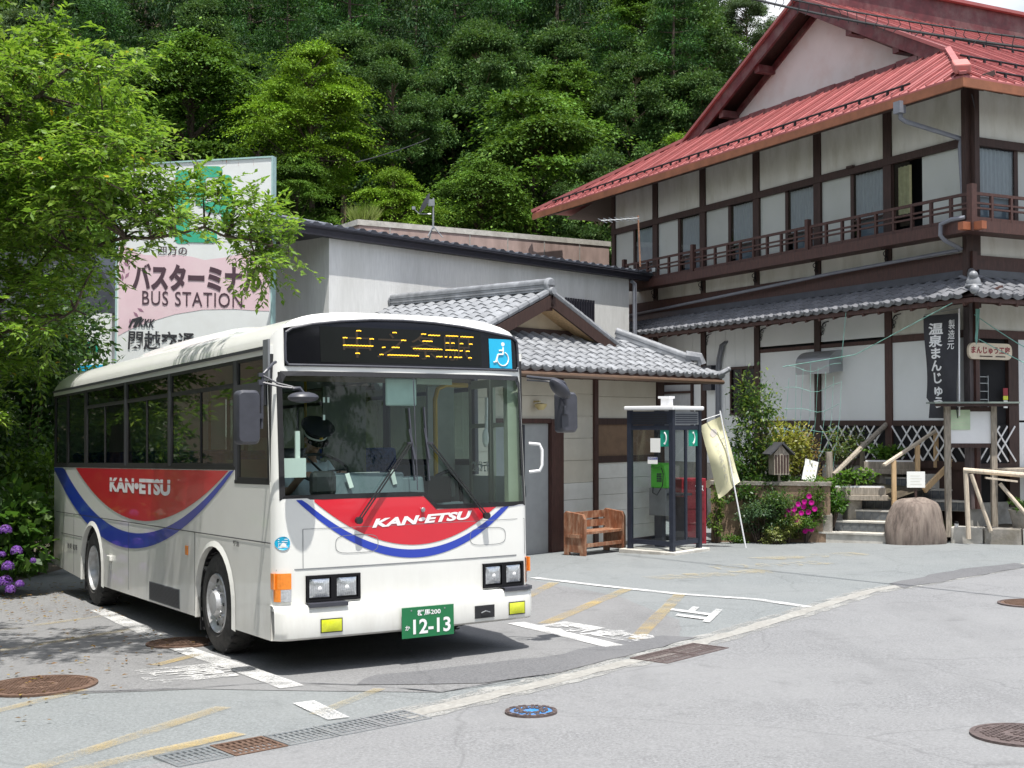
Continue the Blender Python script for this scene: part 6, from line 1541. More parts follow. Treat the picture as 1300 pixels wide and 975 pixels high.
# log fence, kerb stones, little post, pot
lf = thing('log_fence', 'bleached log fence with diagonal braces at the right edge of the inn garden', 'fence', (0, 0, 0), 0)
P_ = lambda px, y, z: Vector(((px - 650) / 1600 * y, y, z))
for pts, r_ in (([P_(1222, 22.6, .93), P_(1330, 22.2, .82)], .045), ([P_(1225, 22.6, .92), P_(1228, 22.6, -.3)], .045), ([P_(1312, 22.3, .85), P_(1312, 22.3, -.3)], .055)): MB().tube(pts, r_, 8).build('log', M_log, lf, smooth=True)
for pts in ([P_(1232, 22.55, .86), P_(1256, 22.5, -.15)], [P_(1268, 22.4, .70), P_(1305, 22.2, .10)]): MB().tube(pts, .035, 8).build('brace', M_log, lf, smooth=True)
MB().bar(P_(1250, 22.4, .80), P_(1290, 22.3, .74), .12, .03).build('shelf_plank', M_log, lf)
ks = [(8.02, 23.05), (8.5, 22.72), (9.05, 22.38), (9.6, 22.05), (10.3, 21.7)]
for i in range(4):
    a, b = Vector(ks[i]), Vector(ks[i + 1]); m_ = (a + b) / 2; L_ = (b - a).length
    o = MB().cbox((0, 0, 0), (L_ - .02, .26, .34), rz=math.atan2(b.y - a.y, b.x - a.x)).build('kerb_stone', M_stone if i % 2 else M_concp, None, bevel=.03, loc=(m_.x, m_.y, zplane(m_.x, m_.y) + .13))
    tag(o, ('grey kerb stone at the foot of the notice board', 'second kerb stone of the garden edge right of the notice board', 'pale kerb stone below the log fence near the right edge', 'kerb stone cut off by the right edge of the photo')[i], 'kerb stone', 'kerb stones of the inn garden')
bedr = MB(); bedr.grid([[(7.7 + i * .5, 23.1 - .28 * i * .5 + .2 + j * .3, -.12 + .02 * math.sin(i * 2 + j)) for i in range(8)] for j in range(5)]); tag(bedr.build('garden_soil', M_soil, smooth='all'), kind='structure')
lp = thing('marker_post', 'short white marker post with black bands beside the boulder', 'post', (8.06, 22.92, zplane(8, 23)), 0)
MB().tube([(0, 0, 0), (0, 0, .36)], .035, 10).build('tube', M_white2, lp, smooth=True); MB().tube([(0, 0, .04), (0, 0, .09)], .037, 10).build('band', M_black, lp); MB().tube([(0, 0, .36), (0, 0, .40)], .03, 10).build('cap', M_black, lp)
pot = thing('plant_pot', 'round stone trough pot behind the kerb at the right edge', 'pot', (9.12, 22.55, -.1), 0)
MB().lathe([(.17, 0), (.23, .28), (.25, .32), (.21, .32), (.19, .24)], 20).build('bowl', M_stone, pot, smooth=True); MB().lathe([(.19, .22), (.0001, .26)], 16).build('soil_fill', M_soil, pot)
sb = thing('concrete_panel', 'pale upright concrete panel behind the log fence', 'wall', (7.75, 24.0, -.3), R(-8)); MB().box(0, .48, 0, .08, 0, 1.1).build('slab', M_concp, sb); MB().box(.55, 2.2, .1, .18, 0, .95).build('slab', M_concp, sb)
# ================================================================== charcoal hanging banner, shop sign
hb = thing('hanging_banner', 'charcoal vertical banner with white brush writing beside the inn entrance', 'banner', tuple(inn.matrix_basis @ Vector((-.42, .72, 0))), HR - PI / 2 + 0)
def hbp(u, z): return Vector((.80 * u, .04 * math.sin(u * 4 + z * 3) - .02, z))
def hedge(z): return .0 + .06 * smooth(2.6, 2.0, z) if z < 2.6 else 0.
MB().grid([[hbp(i / 10 * (1 - (.10 if j < 4 else 0)) + (.10 if j < 4 else 0), 1.86 + 1.92 * j / 20) for i in range(11)] for j in range(21)]).build('cloth', M_bbanner, hb, smooth='all')
text('banner_lettering', '温\n泉\nま\nん\nじ\nゅ\nう', M_print, lambda u, v: hbp(.16 + .42 * u, 2.05 + 1.58 * v) + Vector((0, -.010, 0)), hb, bold=.03)
text('banner_lettering', '製\n造\n元', M_print, lambda u, v: hbp(.70 + .18 * u, 3.12 + .55 * v) + Vector((0, -.010, 0)), hb, bold=.01)
MB().tube([(.82, -.02, 1.9), (.84, -.02, 3.85)], .014, 6).build('pole', M_white2, hb, smooth=True); MB().tube([(-.02, -.02, 3.80), (.86, -.02, 3.86)], .009, 6).build('cross_rod', M_steel, hb)
ss = thing('shop_sign', 'rounded cream shop sign with red lettering over the inn doorway', 'sign', tuple(inn.matrix_basis @ Vector((-.28, -.06, 0))), HR)
MB().prism(rrect(.58, 3.09, 1.10, .30, .12), lambda u, v, w_: (u, w_, v), -.10, -.05).build('board', mat('cream_sign', (.68, .58, .44), .6), ss)
text('sign_lettering', 'まんじゅう工房', M_redm, lambda u, v: (.09 + .98 * u, -.104, 3.04 + .14 * v), ss, bold=.03)
k = MB(); k.box(.3, .62, -.104, -.102, 2.985, 3.005).box(.70, .95, -.104, -.102, 2.985, 3.005).build('print_line', M_wood, ss)
sk_ = thing('door_sticker', 'small red sign with yellow band beside the inn doorway', 'sign', tuple(inn.matrix_basis @ Vector((.78, -.05, 2.0))), HR)
MB().box(-.06, .06, -.01, 0, .28, .42).build('red_plate', M_redm, sk_); MB().box(-.06, .06, -.01, 0, .20, .275).build('yellow_band', M_yellow, sk_); MB().box(-.05, .05, -.01, 0, .05, .19).build('white_plate', M_paper, sk_)
# ================================================================== climbing net and cords
nt_ = thing('climbing_net', 'sagging green cords for climbing plants strung from the pent roof to the upper planter', 'net', (0, 0, 0), 0)
ip = lambda x, y, z: inn.matrix_basis @ Vector((x, y, z))
k = MB()
for i in range(8):
    y = 2.4 + i * .23; k.tube([ip(-1.0, y, 3.0 - .1 * abs(i - 4)), ip(-1.05, y + .05 * math.sin(i * 3), 1.9), ip(-1.2, y + .03, .9)], .0042, 4)
for j in range(5):
    k.tube([ip(-1.05 - .03 * j, 2.35 + f * 1.7, 2.95 - j * .42 - .10 * math.sin(PI * f) + .04 * math.sin(f * 9 + j)) for f in [i / 8 for i in range(9)]], .0042, 4)
k.tube([ip(-1.0, -.5, 3.9), ip(-1.0, 2.0, 3.1), ip(-1.0, 4.2, 2.95)], .008, 4); k.tube([ip(-1.0, 2.4, 3.0), ip(-.96, 2.3, 3.95)], .007, 4)
k.build('cords', M_net, nt_)
nt2 = thing('cord_bundle', 'bundle of green cords hanging from the corner post towards the right edge', 'cord', (0, 0, 0), 0)
k = MB(); 
for s, e in (((-.15, -.2, 3.75), (1.6, -1.5, 2.5)), ((-.1, -.25, 3.3), (1.7, -1.6, 2.35)), ((.6, -.8, 4.0), (1.8, -1.4, 2.9))):
    a, b = Vector(s), Vector(e); k.tube([ip(*(a.lerp(b, f) - Vector((0, 0, .12 * math.sin(PI * f))))) for f in [i / 6 for i in range(7)]], .008, 4)
for i in range(9): k.tube([ip(-.16 + i * .012, -.25, 3.85), ip(-.17 + .03 * math.sin(i), -.26, 3.2 + .05 * (i % 3))], .006, 4)
k.build('cords', M_net, nt2)
# ================================================================== overhead cables
def at(px, py, Y):
    th = R(1.70); u = (px - 650) / 1600; v = (487.5 - py) / 1600; d = Vector((u, math.cos(th) - v * math.sin(th), math.sin(th) + v * math.cos(th)))
    return Vector((0, 0, CAMZ)) + d * (Y / d.y)
def cable(name, label, a, b, sag, r_, n=24, ties=False):
    k = MB(); k.tube([a.lerp(b, i / n) - Vector((0, 0, sag * 4 * (i / n) * (1 - i / n))) for i in range(n + 1)], r_, 5)
    t = k.build(name, M_black); tag(t, label, 'cable', 'overhead cables')
    return t
cable('power_cable', 'upper overhead cable with wire ties crossing the red roof', at(860, -36, 19), at(1420, 62, 13), .12, .012)
low_cable = cable('power_cable', 'lower overhead cable crossing the red roof just below the first', at(850, -30, 19), at(1420, 74, 13), .14, .017)
k = MB(); rr_ = random.Random(3)
a, b = at(850, -33, 19), at(1420, 68, 13)
for i in range(44):
    p = a.lerp(b, (i + .5) / 44) - Vector((0, 0, .13 * 4 * (i + .5) / 44 * (1 - (i + .5) / 44))); k.tube([p + Vector((0, 0, .07)), p + Vector((rr_.uniform(-.05, .05), 0, 0)), p - Vector((rr_.uniform(-.06, .06), 0, .10))], .005, 4)
tag(k.build('cable_tie', M_iron, low_cable), kind='stuff')
cable('guy_wire', 'pale wire glinting among the trees behind the billboard', at(452, 206, 38), at(545, 176, 46), .05, .02)
# ================================================================== pale house glimpsed through the left hand trees
ph_ = thing('pale_house', 'pale grey house with windows glimpsed through the trees at the left edge', 'house', (-14.5, 29, -1.0), R(-8))
MB().box(0, 5.8, 0, 4, 0, 5.2).build('wall', M_stucco, ph_)
MB().prism([(-.3, 5.2), (6.1, 5.2), (5.2, 6.6), (.6, 6.6)], lambda u, v, w_: (u, w_, v), -.3, 4.3).build('roof', M_tiled, ph_)
for x in (.6, 2.4, 4.2):
    for z in (.9, 3.4):
        f = MB().box(x - .05, x + 1.25, -.05, -.005, z - .05, z + 1.15).build('window', M_steel, ph_); MB().box(x, x + 1.2, -.06, -.05, z, z + 1.1).build('pane', M_blackgl, f)
sg2 = thing('small_signboard', 'small blue and white signboard half hidden left of the billboard', 'sign', (-8.55, 24.6, -.6), R(-10))
MB().box(0, .75, 0, .06, 2.9, 4.5).build('board', M_bdwhite, sg2); MB().box(.08, .67, -.012, 0, 3.1, 3.5).build('blue_field', M_cyan, sg2); MB().box(.1, .5, -.012, 0, 3.75, 3.95).build('green_field', M_teal, sg2); MB().box(.33, .42, .06, .15, 0, 4.4).build('post', M_steel, sg2)
# ================================================================== vegetation
def unit(v): return v / np.maximum(1e-9, np.linalg.norm(v, axis=1))[:, None]
def leaf_mesh(name, pos, ax, nr, L, Wd, col, m, fold=.18):
    """one folded blade (two triangles) per leaf; 'tint' holds each leaf's own colour"""
    n = len(pos); ax = unit(ax); side = unit(np.cross(ax, nr)); up = np.cross(side, ax)
    L = np.broadcast_to(L, n)[:, None]; Wd = np.broadcast_to(Wd, n)[:, None]
    v = np.empty((n, 4, 3)); v[:, 0] = pos; v[:, 2] = pos + ax * L
    mid = pos + ax * L * .45 + up * L * fold * .5; v[:, 1] = mid + side * Wd / 2; v[:, 3] = mid - side * Wd / 2
    me = bpy.data.meshes.new(name); me.vertices.add(n * 4); me.vertices.foreach_set('co', v.reshape(-1).astype(np.float32))
    me.loops.add(n * 4); me.loops.foreach_set('vertex_index', np.arange(n * 4, dtype=np.int32))
    me.polygons.add(n); me.polygons.foreach_set('loop_start', np.arange(0, n * 4, 4, dtype=np.int32))
    try: me.polygons.foreach_set('loop_total', np.full(n, 4, dtype=np.int32))
    except Exception: pass
    me.update(calc_edges=True)
    a = me.color_attributes.new('tint', 'FLOAT_COLOR', 'POINT')
    c = np.ones((n, 4, 4), dtype=np.float32); c[:, :, :3] = col[:, None, :]; a.data.foreach_set('color', c.reshape(-1))
    me.materials.append(m); return me
def tints(n, base, alt, var=.25, altp=.3, r=None):
    r = r or rng; base = np.array(base); alt = np.array(alt)
    t = (r.random(n) < altp)[:, None] * r.random(n)[:, None]
    c = base * (1 - t) + alt * t
    return np.clip(c * (1 + (r.random(n)[:, None] - .5) * 2 * var), 0.003, .6)
def put_mesh(name, me, parent):
    o = bpy.data.objects.new(name, me); C.objects.link(o)
    if parent: o.parent = parent
    return o
UP = np.array([0, 0, 1.])
def pad_leaves(c, rad, n, style, r):
    """leaf positions and directions in one clump; style: 'layer' flat spray, 'clump' round, 'droop' hanging"""
    d = unit(r.normal(size=(n, 3))); rr_ = np.where(r.random(n) < .7, r.random(n) ** .45, r.random(n) * 1.35)
    if style == 'layer':
        a = r.random(n) * 2 * PI; q = np.minimum(np.abs(r.normal(size=n)) * .62, 1.45)
        lob = 1 + .35 * np.sin(a * 3 + c[0] * 5) + .25 * np.sin(a * 7 + c[1] * 3) + .15 * np.sin(a * 13 + c[2] * 9)
        p = np.stack([np.cos(a) * q * rad[0] * lob, np.sin(a) * q * rad[1] * lob, r.normal(size=n) * rad[2] * .35 + rad[2] * (.5 - q ** 2 * 1.8)], 1)
        out = np.stack([np.cos(a), np.sin(a), -.15 - .25 * q], 1) + r.normal(size=(n, 3)) * .35
        nr = UP + r.normal(size=(n, 3)) * .33
        h = math.hypot(c[0], c[1]) + 1e-6; e = np.array([c[0] / h, c[1] / h, 0]); tx_, ty_ = r.normal(size=2) * .22; p[:, 2] += p[:, 0] * tx_ + p[:, 1] * ty_; rad_out = p @ e
        p = p + np.outer(rad_out * .35, e); p[:, 2] -= rad_out * .34 * min(1, h / 1.5)
    elif style == 'clump':
        p = d * rr_[:, None] * np.array(rad); p[:, 2] = np.where(p[:, 2] < -.3 * rad[2], p[:, 2] * .5, p[:, 2])
        out = d + r.normal(size=(n, 3)) * .5 - UP * .25; nr = UP * .8 + d * .6 + r.normal(size=(n, 3)) * .45
    else:
        p = d * rr_[:, None] * np.array(rad); h = np.hypot(p[:, 0], p[:, 1]); p[:, 2] -= h * .55
        out = d * .6 + np.array([0, 0, -.7]) + r.normal(size=(n, 3)) * .35; nr = d + UP * .5 + r.normal(size=(n, 3)) * .4
    return p + c, out, nr
def forest_tree(name, kind, H, Wr, seed, base, alt, nleaf, leaf, style):
    """trunk, limbs and a crown of separate clumps; returns the root Empty of a first tree"""
    r = np.random.default_rng(seed); t = bpy.data.objects.new(name, None); C.objects.link(t)
    k = MB(); k.tube([(0, 0, -16), (0, 0, -.8), (.05 * H * .1, 0, H * .3), (.1, .1, H * .62), (0, 0, H * .93)], [.04 * H * .55, .035 * H * .55, .028 * H * .55, .017 * H * .5, .02], 9)
    cl = []
    if kind == 'conifer':
        nl = int(H * 1.35)
        for i in range(nl):
            f = i / (nl - 1); z = H * (.16 + .83 * f); rad = Wr * (1 - f) ** .7 * (.8 + .35 * r.random()) + .25
            m_ = max(3, int(7 * (1 - f) + 2)); a0 = r.random() * 6
            for j in range(m_):
                a = a0 + 2 * PI * j / m_ + r.normal() * .25; q = rad * (.55 + .45 * r.random())
                cl.append(((math.cos(a) * q, math.sin(a) * q, z - q * .18 + r.normal() * .15), ((.30 + .27 * rad) * (.7 + .6 * r.random()),) * 2 + (.38,)))
                if j % 2 == 0: k.tube([(0, 0, z - .1), (math.cos(a) * q, math.sin(a) * q, z - q * .12)], [.045, .015], 5)
    else:
        n_c = 96 if kind == 'layered' else 84
        for i in range(n_c):
            u = r.random() ** .9; z = H * (.04 + .93 * u); env = Wr * math.sin(PI * min(1, (.24 + .72 * u))) ** .6 * (1.08 - .30 * u) * (1 + .22 * math.sin(i * 1.7 + seed) + .15 * r.normal())
            a = i * 2.399 + r.normal() * .3; q = env * (.35 + .65 * r.random() ** .5)
            x, y = math.cos(a) * q, math.sin(a) * q
            rad = (Wr * (.30 if kind == 'layered' else .23) * (.55 + .8 * r.random()),) * 2 + ((Wr * .05,) if kind == 'layered' else (Wr * .19,))
            cl.append(((x, y, z), rad))
            if i % 2 == 0: k.tube([(0, 0, max(H * .2, z - q * .75)), (x * .5, y * .5, z - q * .30), (x, y, z - .05)], [.05 * Wr * .45, .03 * Wr * .4, .012], 5)
    k.build('trunk', M_bark if kind != 'clumpy' else M_barkl, t, smooth=True)
    w_ = np.array([c[1][0] ** 2 for c in cl]); cnt = np.maximum(20, (nleaf * w_ / w_.sum()).astype(int))
    P, O, Nn, Cc = [], [], [], []
    for (c, rad), n in zip(cl, cnt):
        s2_ = 'clump' if (style == 'layer' and r.random() < .25) else style; rd_ = (rad[0] * .8, rad[1] * .8, rad[0] * .45) if s2_ != style else rad
        p, o, nn = pad_leaves(np.array(c), rd_, n, s2_, r); P.append(p); O.append(o); Nn.append(nn)
        Cc.append(tints(n, base, alt, .22, .35, r) * max(.45, 1 + r.normal() * .24))
    P, O, Nn, Cc = map(np.concatenate, (P, O, Nn, Cc))
    sz = leaf * (.5 + .9 * r.random(len(P)))
    put_mesh('crown', leaf_mesh('crown', P, O, Nn, sz, sz * (.55 if kind != 'conifer' else .34), Cc, M_leafd), t)
    t['H'] = H; t['W'] = Wr; return t
for kk in (): pass
G1, G1b = (.060, .125, .018), (.115, .19, .022)
protos = dict(
    mapleA=forest_tree('maple_tree', 'layered', 9, 3.6, 1, (.125, .235, .02), (.22, .34, .03), 60000, .17, 'layer'),
    mapleB=forest_tree('maple_tree', 'layered', 9, 3.8, 2, (.070, .148, .022), (.16, .265, .04), 60000, .18, 'layer'),
    broad=forest_tree('broadleaf_tree', 'clumpy', 9, 3.2, 3, (.052, .112, .030), (.135, .215, .07), 52000, .17, 'clump'),
    silver=forest_tree('broadleaf_tree', 'clumpy', 8, 3.2, 4, (.075, .125, .055), (.16, .22, .11), 46000, .16, 'clump'),
    cedar=forest_tree('cedar_tree', 'conifer', 15, 2.6, 5, (.018, .050, .017), (.055, .10, .022), 46000, .20, 'droop'),
    cypress=forest_tree('cypress_tree', 'conifer', 12, 2.6, 6, (.026, .075, .021), (.068, .15, .033), 48000, .17, 'clump'))
used = set()
def plant(kind, label, px, ytop, Y, wpx, group='trees on the hillside', rz=None, name=None):
    X = (px - 650) / 1600 * Y; z0 = zg(X, Y) - .3; zt = at(px, ytop, Y).z
    p = protos[kind]; s_ = (wpx / 2 / 1600 * Y) / (p['W'] * 1.12); sz = max(.4, (zt - z0) / (p['H'] * 1.02))
    rz = random.uniform(0, 6.28) if rz is None else rz
    lift = (zt - z0) / s_ - p['H'] * 1.03          # the crown keeps its shape; a taller tree has a longer bare trunk
    if kind not in used:
        used.add(kind); t = p; t.location = (X, Y, z0); t.rotation_euler = (0, 0, rz); t.scale = (s_, s_, s_)
    else: t = dup_tree(p, (X, Y, z0), rz, (s_, s_, s_))
    for c in t.children: c.location.z = lift
    if name: t.name = name
    tag(t, label, 'tree', group); return t
# the trees one can tell apart, front row
plant('mapleA', 'bright yellow green maple right of the billboard top with layered branches', 395, 52, 47, 165)
plant('mapleB', 'wide green maple above the billboard, left of the bright one', 238, 38, 50, 240)
plant('broad', 'pale flowering broadleaf tree with a bare trunk above the satellite dish', 498, 48, 50, 130)
plant('mapleB', 'largest layered green tree left of the red roof', 680, 105, 48, 260)
plant('cypress', 'tall dark green cypress at the left end of the red roof', 858, -40, 56, 150)
plant('silver', 'grey green tree in the top left corner', 25, 10, 44, 150)
plant('mapleA', 'low bright bush like maple just above the pink parapet', 500, 212, 43.5, 120)
plant('mapleA', 'small yellow green tree peeping over the left slope of the red roof', 868, 168, 50, 120)
plant('broad', 'shaded broadleaf tree between the billboard and the dish', 575, 120, 53, 150)
plant('cypress', 'second cypress just left of the tallest one', 775, 10, 60, 150)
plant('silver', 'sparse tree against the sky above the gable tip', 950, -10, 62, 90)
plant('mapleB', 'dark tree directly behind the black eaves', 610, 200, 44.5, 150)
plant('mapleB', 'dark shaded tree beside the right edge of the billboard', 375, 190, 45, 110)
plant('broad', 'green tree rising behind the low end of the red roof', 760, 190, 45, 140)
plant('silver', 'pale twiggy tree at the red roof edge', 905, 120, 54, 90)
# rows behind: dark cedars and broadleaves up the slope
lab = {'cedar': 'dark cedar of the steep wooded slope', 'mapleB': 'green layered tree of the wooded slope', 'broad': 'broadleaf tree of the wooded slope', 'cypress': 'dark cypress of the wooded slope'}
rs_ = random.Random(21); seen_ = {}; ROWS = {55: 'lowest', 60: 'second', 66: 'middle', 73: 'fourth', 82: 'highest'}
for Y, n_, y0, kinds in ((55, 12, 60, ('broad', 'cypress', 'mapleB')), (60, 12, 10, ('cedar', 'broad', 'cypress')), (66, 13, -50, ('cedar', 'cypress', 'mapleB')), (73, 14, -100, ('cedar', 'cypress', 'cedar')), (82, 14, -120, ('cedar', 'cedar'))):
    for i in range(n_):
        px = -140 + (i + rs_.uniform(-.3, .3)) * 1030 / (n_ - 1)
        if px > 905: continue
        kd = rs_.choice(kinds); yt = y0 + rs_.uniform(-35, 35)
        marks = ((-60, 'outside the left edge'), (20, 'over the top left corner'), (110, 'over the roadside tree'), (190, 'over the left side of the billboard'), (270, 'over the billboard right edge'), (345, 'left of the bright maple'), (425, 'over the bright maple'),
                 (500, 'over the pale flowering tree'), (560, 'over the satellite dish'), (630, 'left of the largest layered tree'), (700, 'over the largest layered tree'), (770, 'left of the tall cypress'), (835, 'behind the tall cypress'), (999, 'beside the red gable'))
        mk = [m_ for lim, m_ in marks if px < lim][0] if px < 999 else ''
        key = '%s in the %s row of the slope, %s' % ({'cedar': 'dark cedar', 'mapleB': 'layered tree', 'broad': 'broadleaf tree', 'cypress': 'cypress'}[kd], ROWS[Y], mk)
        seen_[key] = seen_.get(key, 0) + 1
        if seen_[key] > 1: key += ', right hand one'
        plant(kd, key, px, yt, Y + rs_.uniform(-2, 2), rs_.uniform(125, 190) * (1.0 if kd != 'cedar' else .9))
for px, yt, Y, lb_ in ((-60, 330, 33, 'shaded tree outside the left edge beside the pale house'), (-130, 250, 36, 'farthest left shaded tree beyond the pale house'), (60, 300, 38, 'shaded tree behind the middle of the pale house'), (140, 330, 40, 'shaded tree between the pale house and the billboard'), (-10, 380, 36, 'shaded tree behind the left end of the pale house')):
    plant('broad' if px % 20 else 'mapleB', lb_, px, yt - 60, Y, 200)
# undergrowth covering the slope
r = np.random.default_rng(8); n = 120000
X = r.uniform(-40, 20, n); Y = 42 + 48 * r.random(n); Z = np.array([zg(a, b) for a, b in zip(X, Y)]) + r.random(n) ** 2 * 1.3
sel = X / Y < .26; X, Y, Z = X[sel], Y[sel], Z[sel]; n = len(X)
ug = put_mesh('undergrowth', leaf_mesh('undergrowth', np.stack([X, Y, Z], 1), r.normal(size=(n, 3)) + UP * .3, UP + r.normal(size=(n, 3)) * .6, .42, .24, tints(n, (.025, .06, .016), (.06, .11, .02), .3, .3, r), M_leafd), None)
tag(ug, kind='stuff')
# distant hill at the right edge and rounded woods beyond
k = MB(); P = []
for j in range(14):
    P.append([(60 + i * 12, 300 + j * 9, -4 + 112 * math.exp(-((i - 13) / 8.5) ** 2) * math.sin(min(1, j / 9) * PI / 2) + 2.5 * math.sin(i * 1.7 + j) + 1.5 * math.sin(i * 3.1 - j * 2)) for i in range(28)])
hm, t_, p_ = newmat('distant_woods'); c_ = ramp(t_, noise(t_, texc(t_), .25, 8, .7), [(.35, (.03, .07, .03)), (.6, (.08, .15, .06))]); t_.links.new(c_, p_.inputs['Base Color']); p_.inputs['Roughness'].default_value = .9
tag(k.grid(P).build('distant_hill', hm, smooth='all'), kind='structure')
# ------------------------------------------------------------------ broadleaf tree beside the bus (leaf by leaf)
def spray_tree(name, label, trunk, limbs, centres, rad, leaf, per, base, alt, seed, twig=.5, m=M_leaf, cat='tree', bark=M_bark):
    """trunk: points+radii; limbs: polylines; centres: clump centres, each a bundle of leafy twigs joined to the nearest limb"""
    r = np.random.default_rng(seed); B = Vector(trunk[0][0]); t = thing(name, label, cat, tuple(B))
    k = MB(); k.tube([Vector(p) - B for p, q in trunk], [q for p, q in trunk], 10); k.build('trunk', bark, t, smooth=True)
    pts = [Vector(p) for p, q in trunk[1:]]
    for l in limbs:
        k = MB(); ps = [Vector(p) for p in l]; n_ = len(ps); sm = []
        for i in range(n_ - 1):
            for f in (0, .33, .66): sm.append(ps[i].lerp(ps[i + 1], f) + Vector(r.normal(size=3) * .04))
        sm.append(ps[-1]); k.tube([p - B for p in sm], [.032 * (1 - i / len(sm)) + .009 for i in range(len(sm))], 7); k.build('limb', bark, t, smooth=True); pts += sm
    P, O, Nn, Cc = [], [], [], []; tw = MB()
    for c in centres:
        c = Vector(c); q = min(pts, key=lambda p: (p - c).length + max(0, p.z - c.z) * .7)
        mid = q.lerp(c, .55) + Vector((0, 0, .08 * (c - q).length)); tw.tube([q - B, mid - B, c - B], [.02, .014, .007], 5)
        d0 = (c - q).normalized() if (c - q).length > .05 else Vector((0, 0, 1)); d0 = np.array(d0)
        ntw = max(3, int(per / 16))
        for j in range(ntw):
            st = np.array(c) + r.normal(size=3) * np.array(rad) * .55; dr = d0 * .55 + r.normal(size=3) * np.array([.8, .8, .35]) + UP * .12; dr /= np.linalg.norm(dr)
            n = 16; f = (np.arange(n) + .5) / n; droop = -UP * .30 * twig
            pp = st + np.outer(f * twig, dr) + np.outer(f ** 2, droop)
            sd_ = np.cross(dr, UP); sd_ /= np.linalg.norm(sd_) + 1e-6
            sg = np.where(np.arange(n) % 2, 1, -1)[:, None]
            o = dr * .75 + sg * sd_ * .8 - UP * .35 + r.normal(size=(n, 3)) * .28
            P.append(pp + r.normal(size=(n, 3)) * .012); O.append(o); Nn.append(UP + r.normal(size=(n, 3)) * .35); Cc.append(tints(n, base, alt, .2, .4, r) * (1 + r.normal() * .08))
            if j % 2 == 0: tw.tube([Vector(st) - B, Vector(pp[n // 2]) - B, Vector(pp[-1]) - B], [.005, .004, .002], 4, False)
    tag(tw.build('twigs', bark, t), kind='stuff')
    P, O, Nn, Cc = map(np.concatenate, (P, O, Nn, Cc)); P = P - np.array(B); sz = leaf * (.7 + .55 * r.random(len(P)))
    yl = r.random(len(P)) < .004; Cc[yl] = (.55, .32, .03)
    tag(put_mesh('foliage', leaf_mesh('foliage', P, O, Nn, sz, sz * .42, Cc, m), t), kind='stuff')
    return t
def inpoly(x, y, poly):
    c = False; j = len(poly) - 1
    for i in range(len(poly)):
        if (poly[i][1] > y) != (poly[j][1] > y) and x < (poly[j][0] - poly[i][0]) * (y - poly[i][1]) / (poly[j][1] - poly[i][1]) + poly[i][0]: c = not c
        j = i
    return c
rs_ = random.Random(5)
crown = [(-120, 20), (-20, 60), (30, 62), (70, 60), (100, 85), (125, 78), (135, 105), (130, 145), (180, 190), (150, 215), (140, 240), (215, 250), (265, 252), (315, 282), (335, 305), (325, 312), (280, 305), (240, 302), (200, 296), (150, 305), (115, 350), (100, 400), (50, 420), (25, 470), (-40, 540), (-140, 540)]
cen = []
while len(cen) < 170:
    px, py = rs_.uniform(-140, 370), rs_.uniform(20, 560)
    if not inpoly(px, py, crown): continue
    if px > 150 and rs_.random() < (.5 if py > 285 else .15): continue
    wd_ = 1.6 if px < 150 else .6
    cen.append(tuple(at(px, py, rs_.uniform(17.6 - wd_, 17.6 + wd_) - (.4 if px > 200 else 0))))
for px, py in ((345, 305), (335, 318), (320, 285), (305, 272), (275, 255), (258, 250), (325, 330), (192, 188), (180, 182), (140, 72), (142, 88), (80, 60), (66, 54), (215, 246)): cen.append(tuple(at(px, py, 17.2)))
A_ = lambda px, py, Y: tuple(at(px, py, Y))
spray_tree('roadside_tree', 'bright green leafy tree on the left with a long branch over the billboard',
    [((-8.6, 18.2, -.5), .20), ((-8.5, 18.1, 1.2), .17), ((-8.3, 18.0, 2.6), .14), ((-8.2, 17.9, 4.2), .10), ((-8.1, 17.8, 6.2), .05)],
    [[(-8.3, 18, 2.6), A_(60, 330, 17.6), A_(160, 300, 17.4), A_(260, 290, 17.2), A_(345, 312, 17.0)], [(-8.2, 17.9, 3.4), A_(40, 230, 17.4), A_(110, 190, 17.3), A_(190, 195, 17.3)],
     [(-8.2, 17.9, 4.2), A_(20, 140, 17.6), A_(90, 90, 17.8), A_(145, 75, 17.6)], [(-8.4, 18, 2.2), A_(10, 420, 17.0), A_(70, 400, 16.8), A_(110, 400, 16.6)], [(-8.2, 17.9, 3.8), A_(-60, 200, 18.5), A_(-100, 120, 19)], [(-8.2, 17.9, 5), A_(30, 90, 17.9), A_(60, 50, 17.8)]],
    cen, (.42, .42, .18), .115, 345, (.145, .262, .032), (.29, .41, .06), 31, twig=.50)
# its neighbour, left of the frame: throws the shade on the ground at the lower left
cen2 = [(-5.9 + 3.0 * f + rs_.uniform(-.35, .35), 9.5 + 1.3 * f + rs_.uniform(-.3, .3), 6.5 + rs_.uniform(-.25, .4)) for f in [i / 22 for i in range(23)]] + [(-7.2 + rs_.uniform(-1.5, 1.25), 10.6 + rs_.uniform(-1.2, 1.3), 5.2 + rs_.uniform(-.7, .9)) for _ in range(60)] + [(-5.45, 10.9, 5.6), (-5.3, 10.4, 5.2), (-5.6, 11.6, 5.7), (-5.2, 11.1, 5.9)]
spray_tree('roadside_tree', 'leafy tree standing just outside the left edge whose shade falls on the asphalt',
    [((-8.9, 10.8, -.4), .18), ((-8.7, 10.8, 2.0), .14), ((-8.3, 10.7, 4.0), .10), ((-7.8, 10.6, 5.6), .05)], [[(-8.4, 10.7, 3.4), (-7.4, 10.3, 5.2), (-6.0, 9.7, 6.3), (-4.6, 10.1, 6.6), (-3.2, 10.7, 6.7)], [(-8.3, 10.7, 4), (-7.6, 11.6, 5.2), (-7, 12, 5.6)], [(-8.3, 10.7, 4), (-7.4, 9.8, 5.2)]],
    cen2, (.5, .5, .25), .11, 220, (.105, .18, .022), (.20, .30, .04), 32, twig=.55)
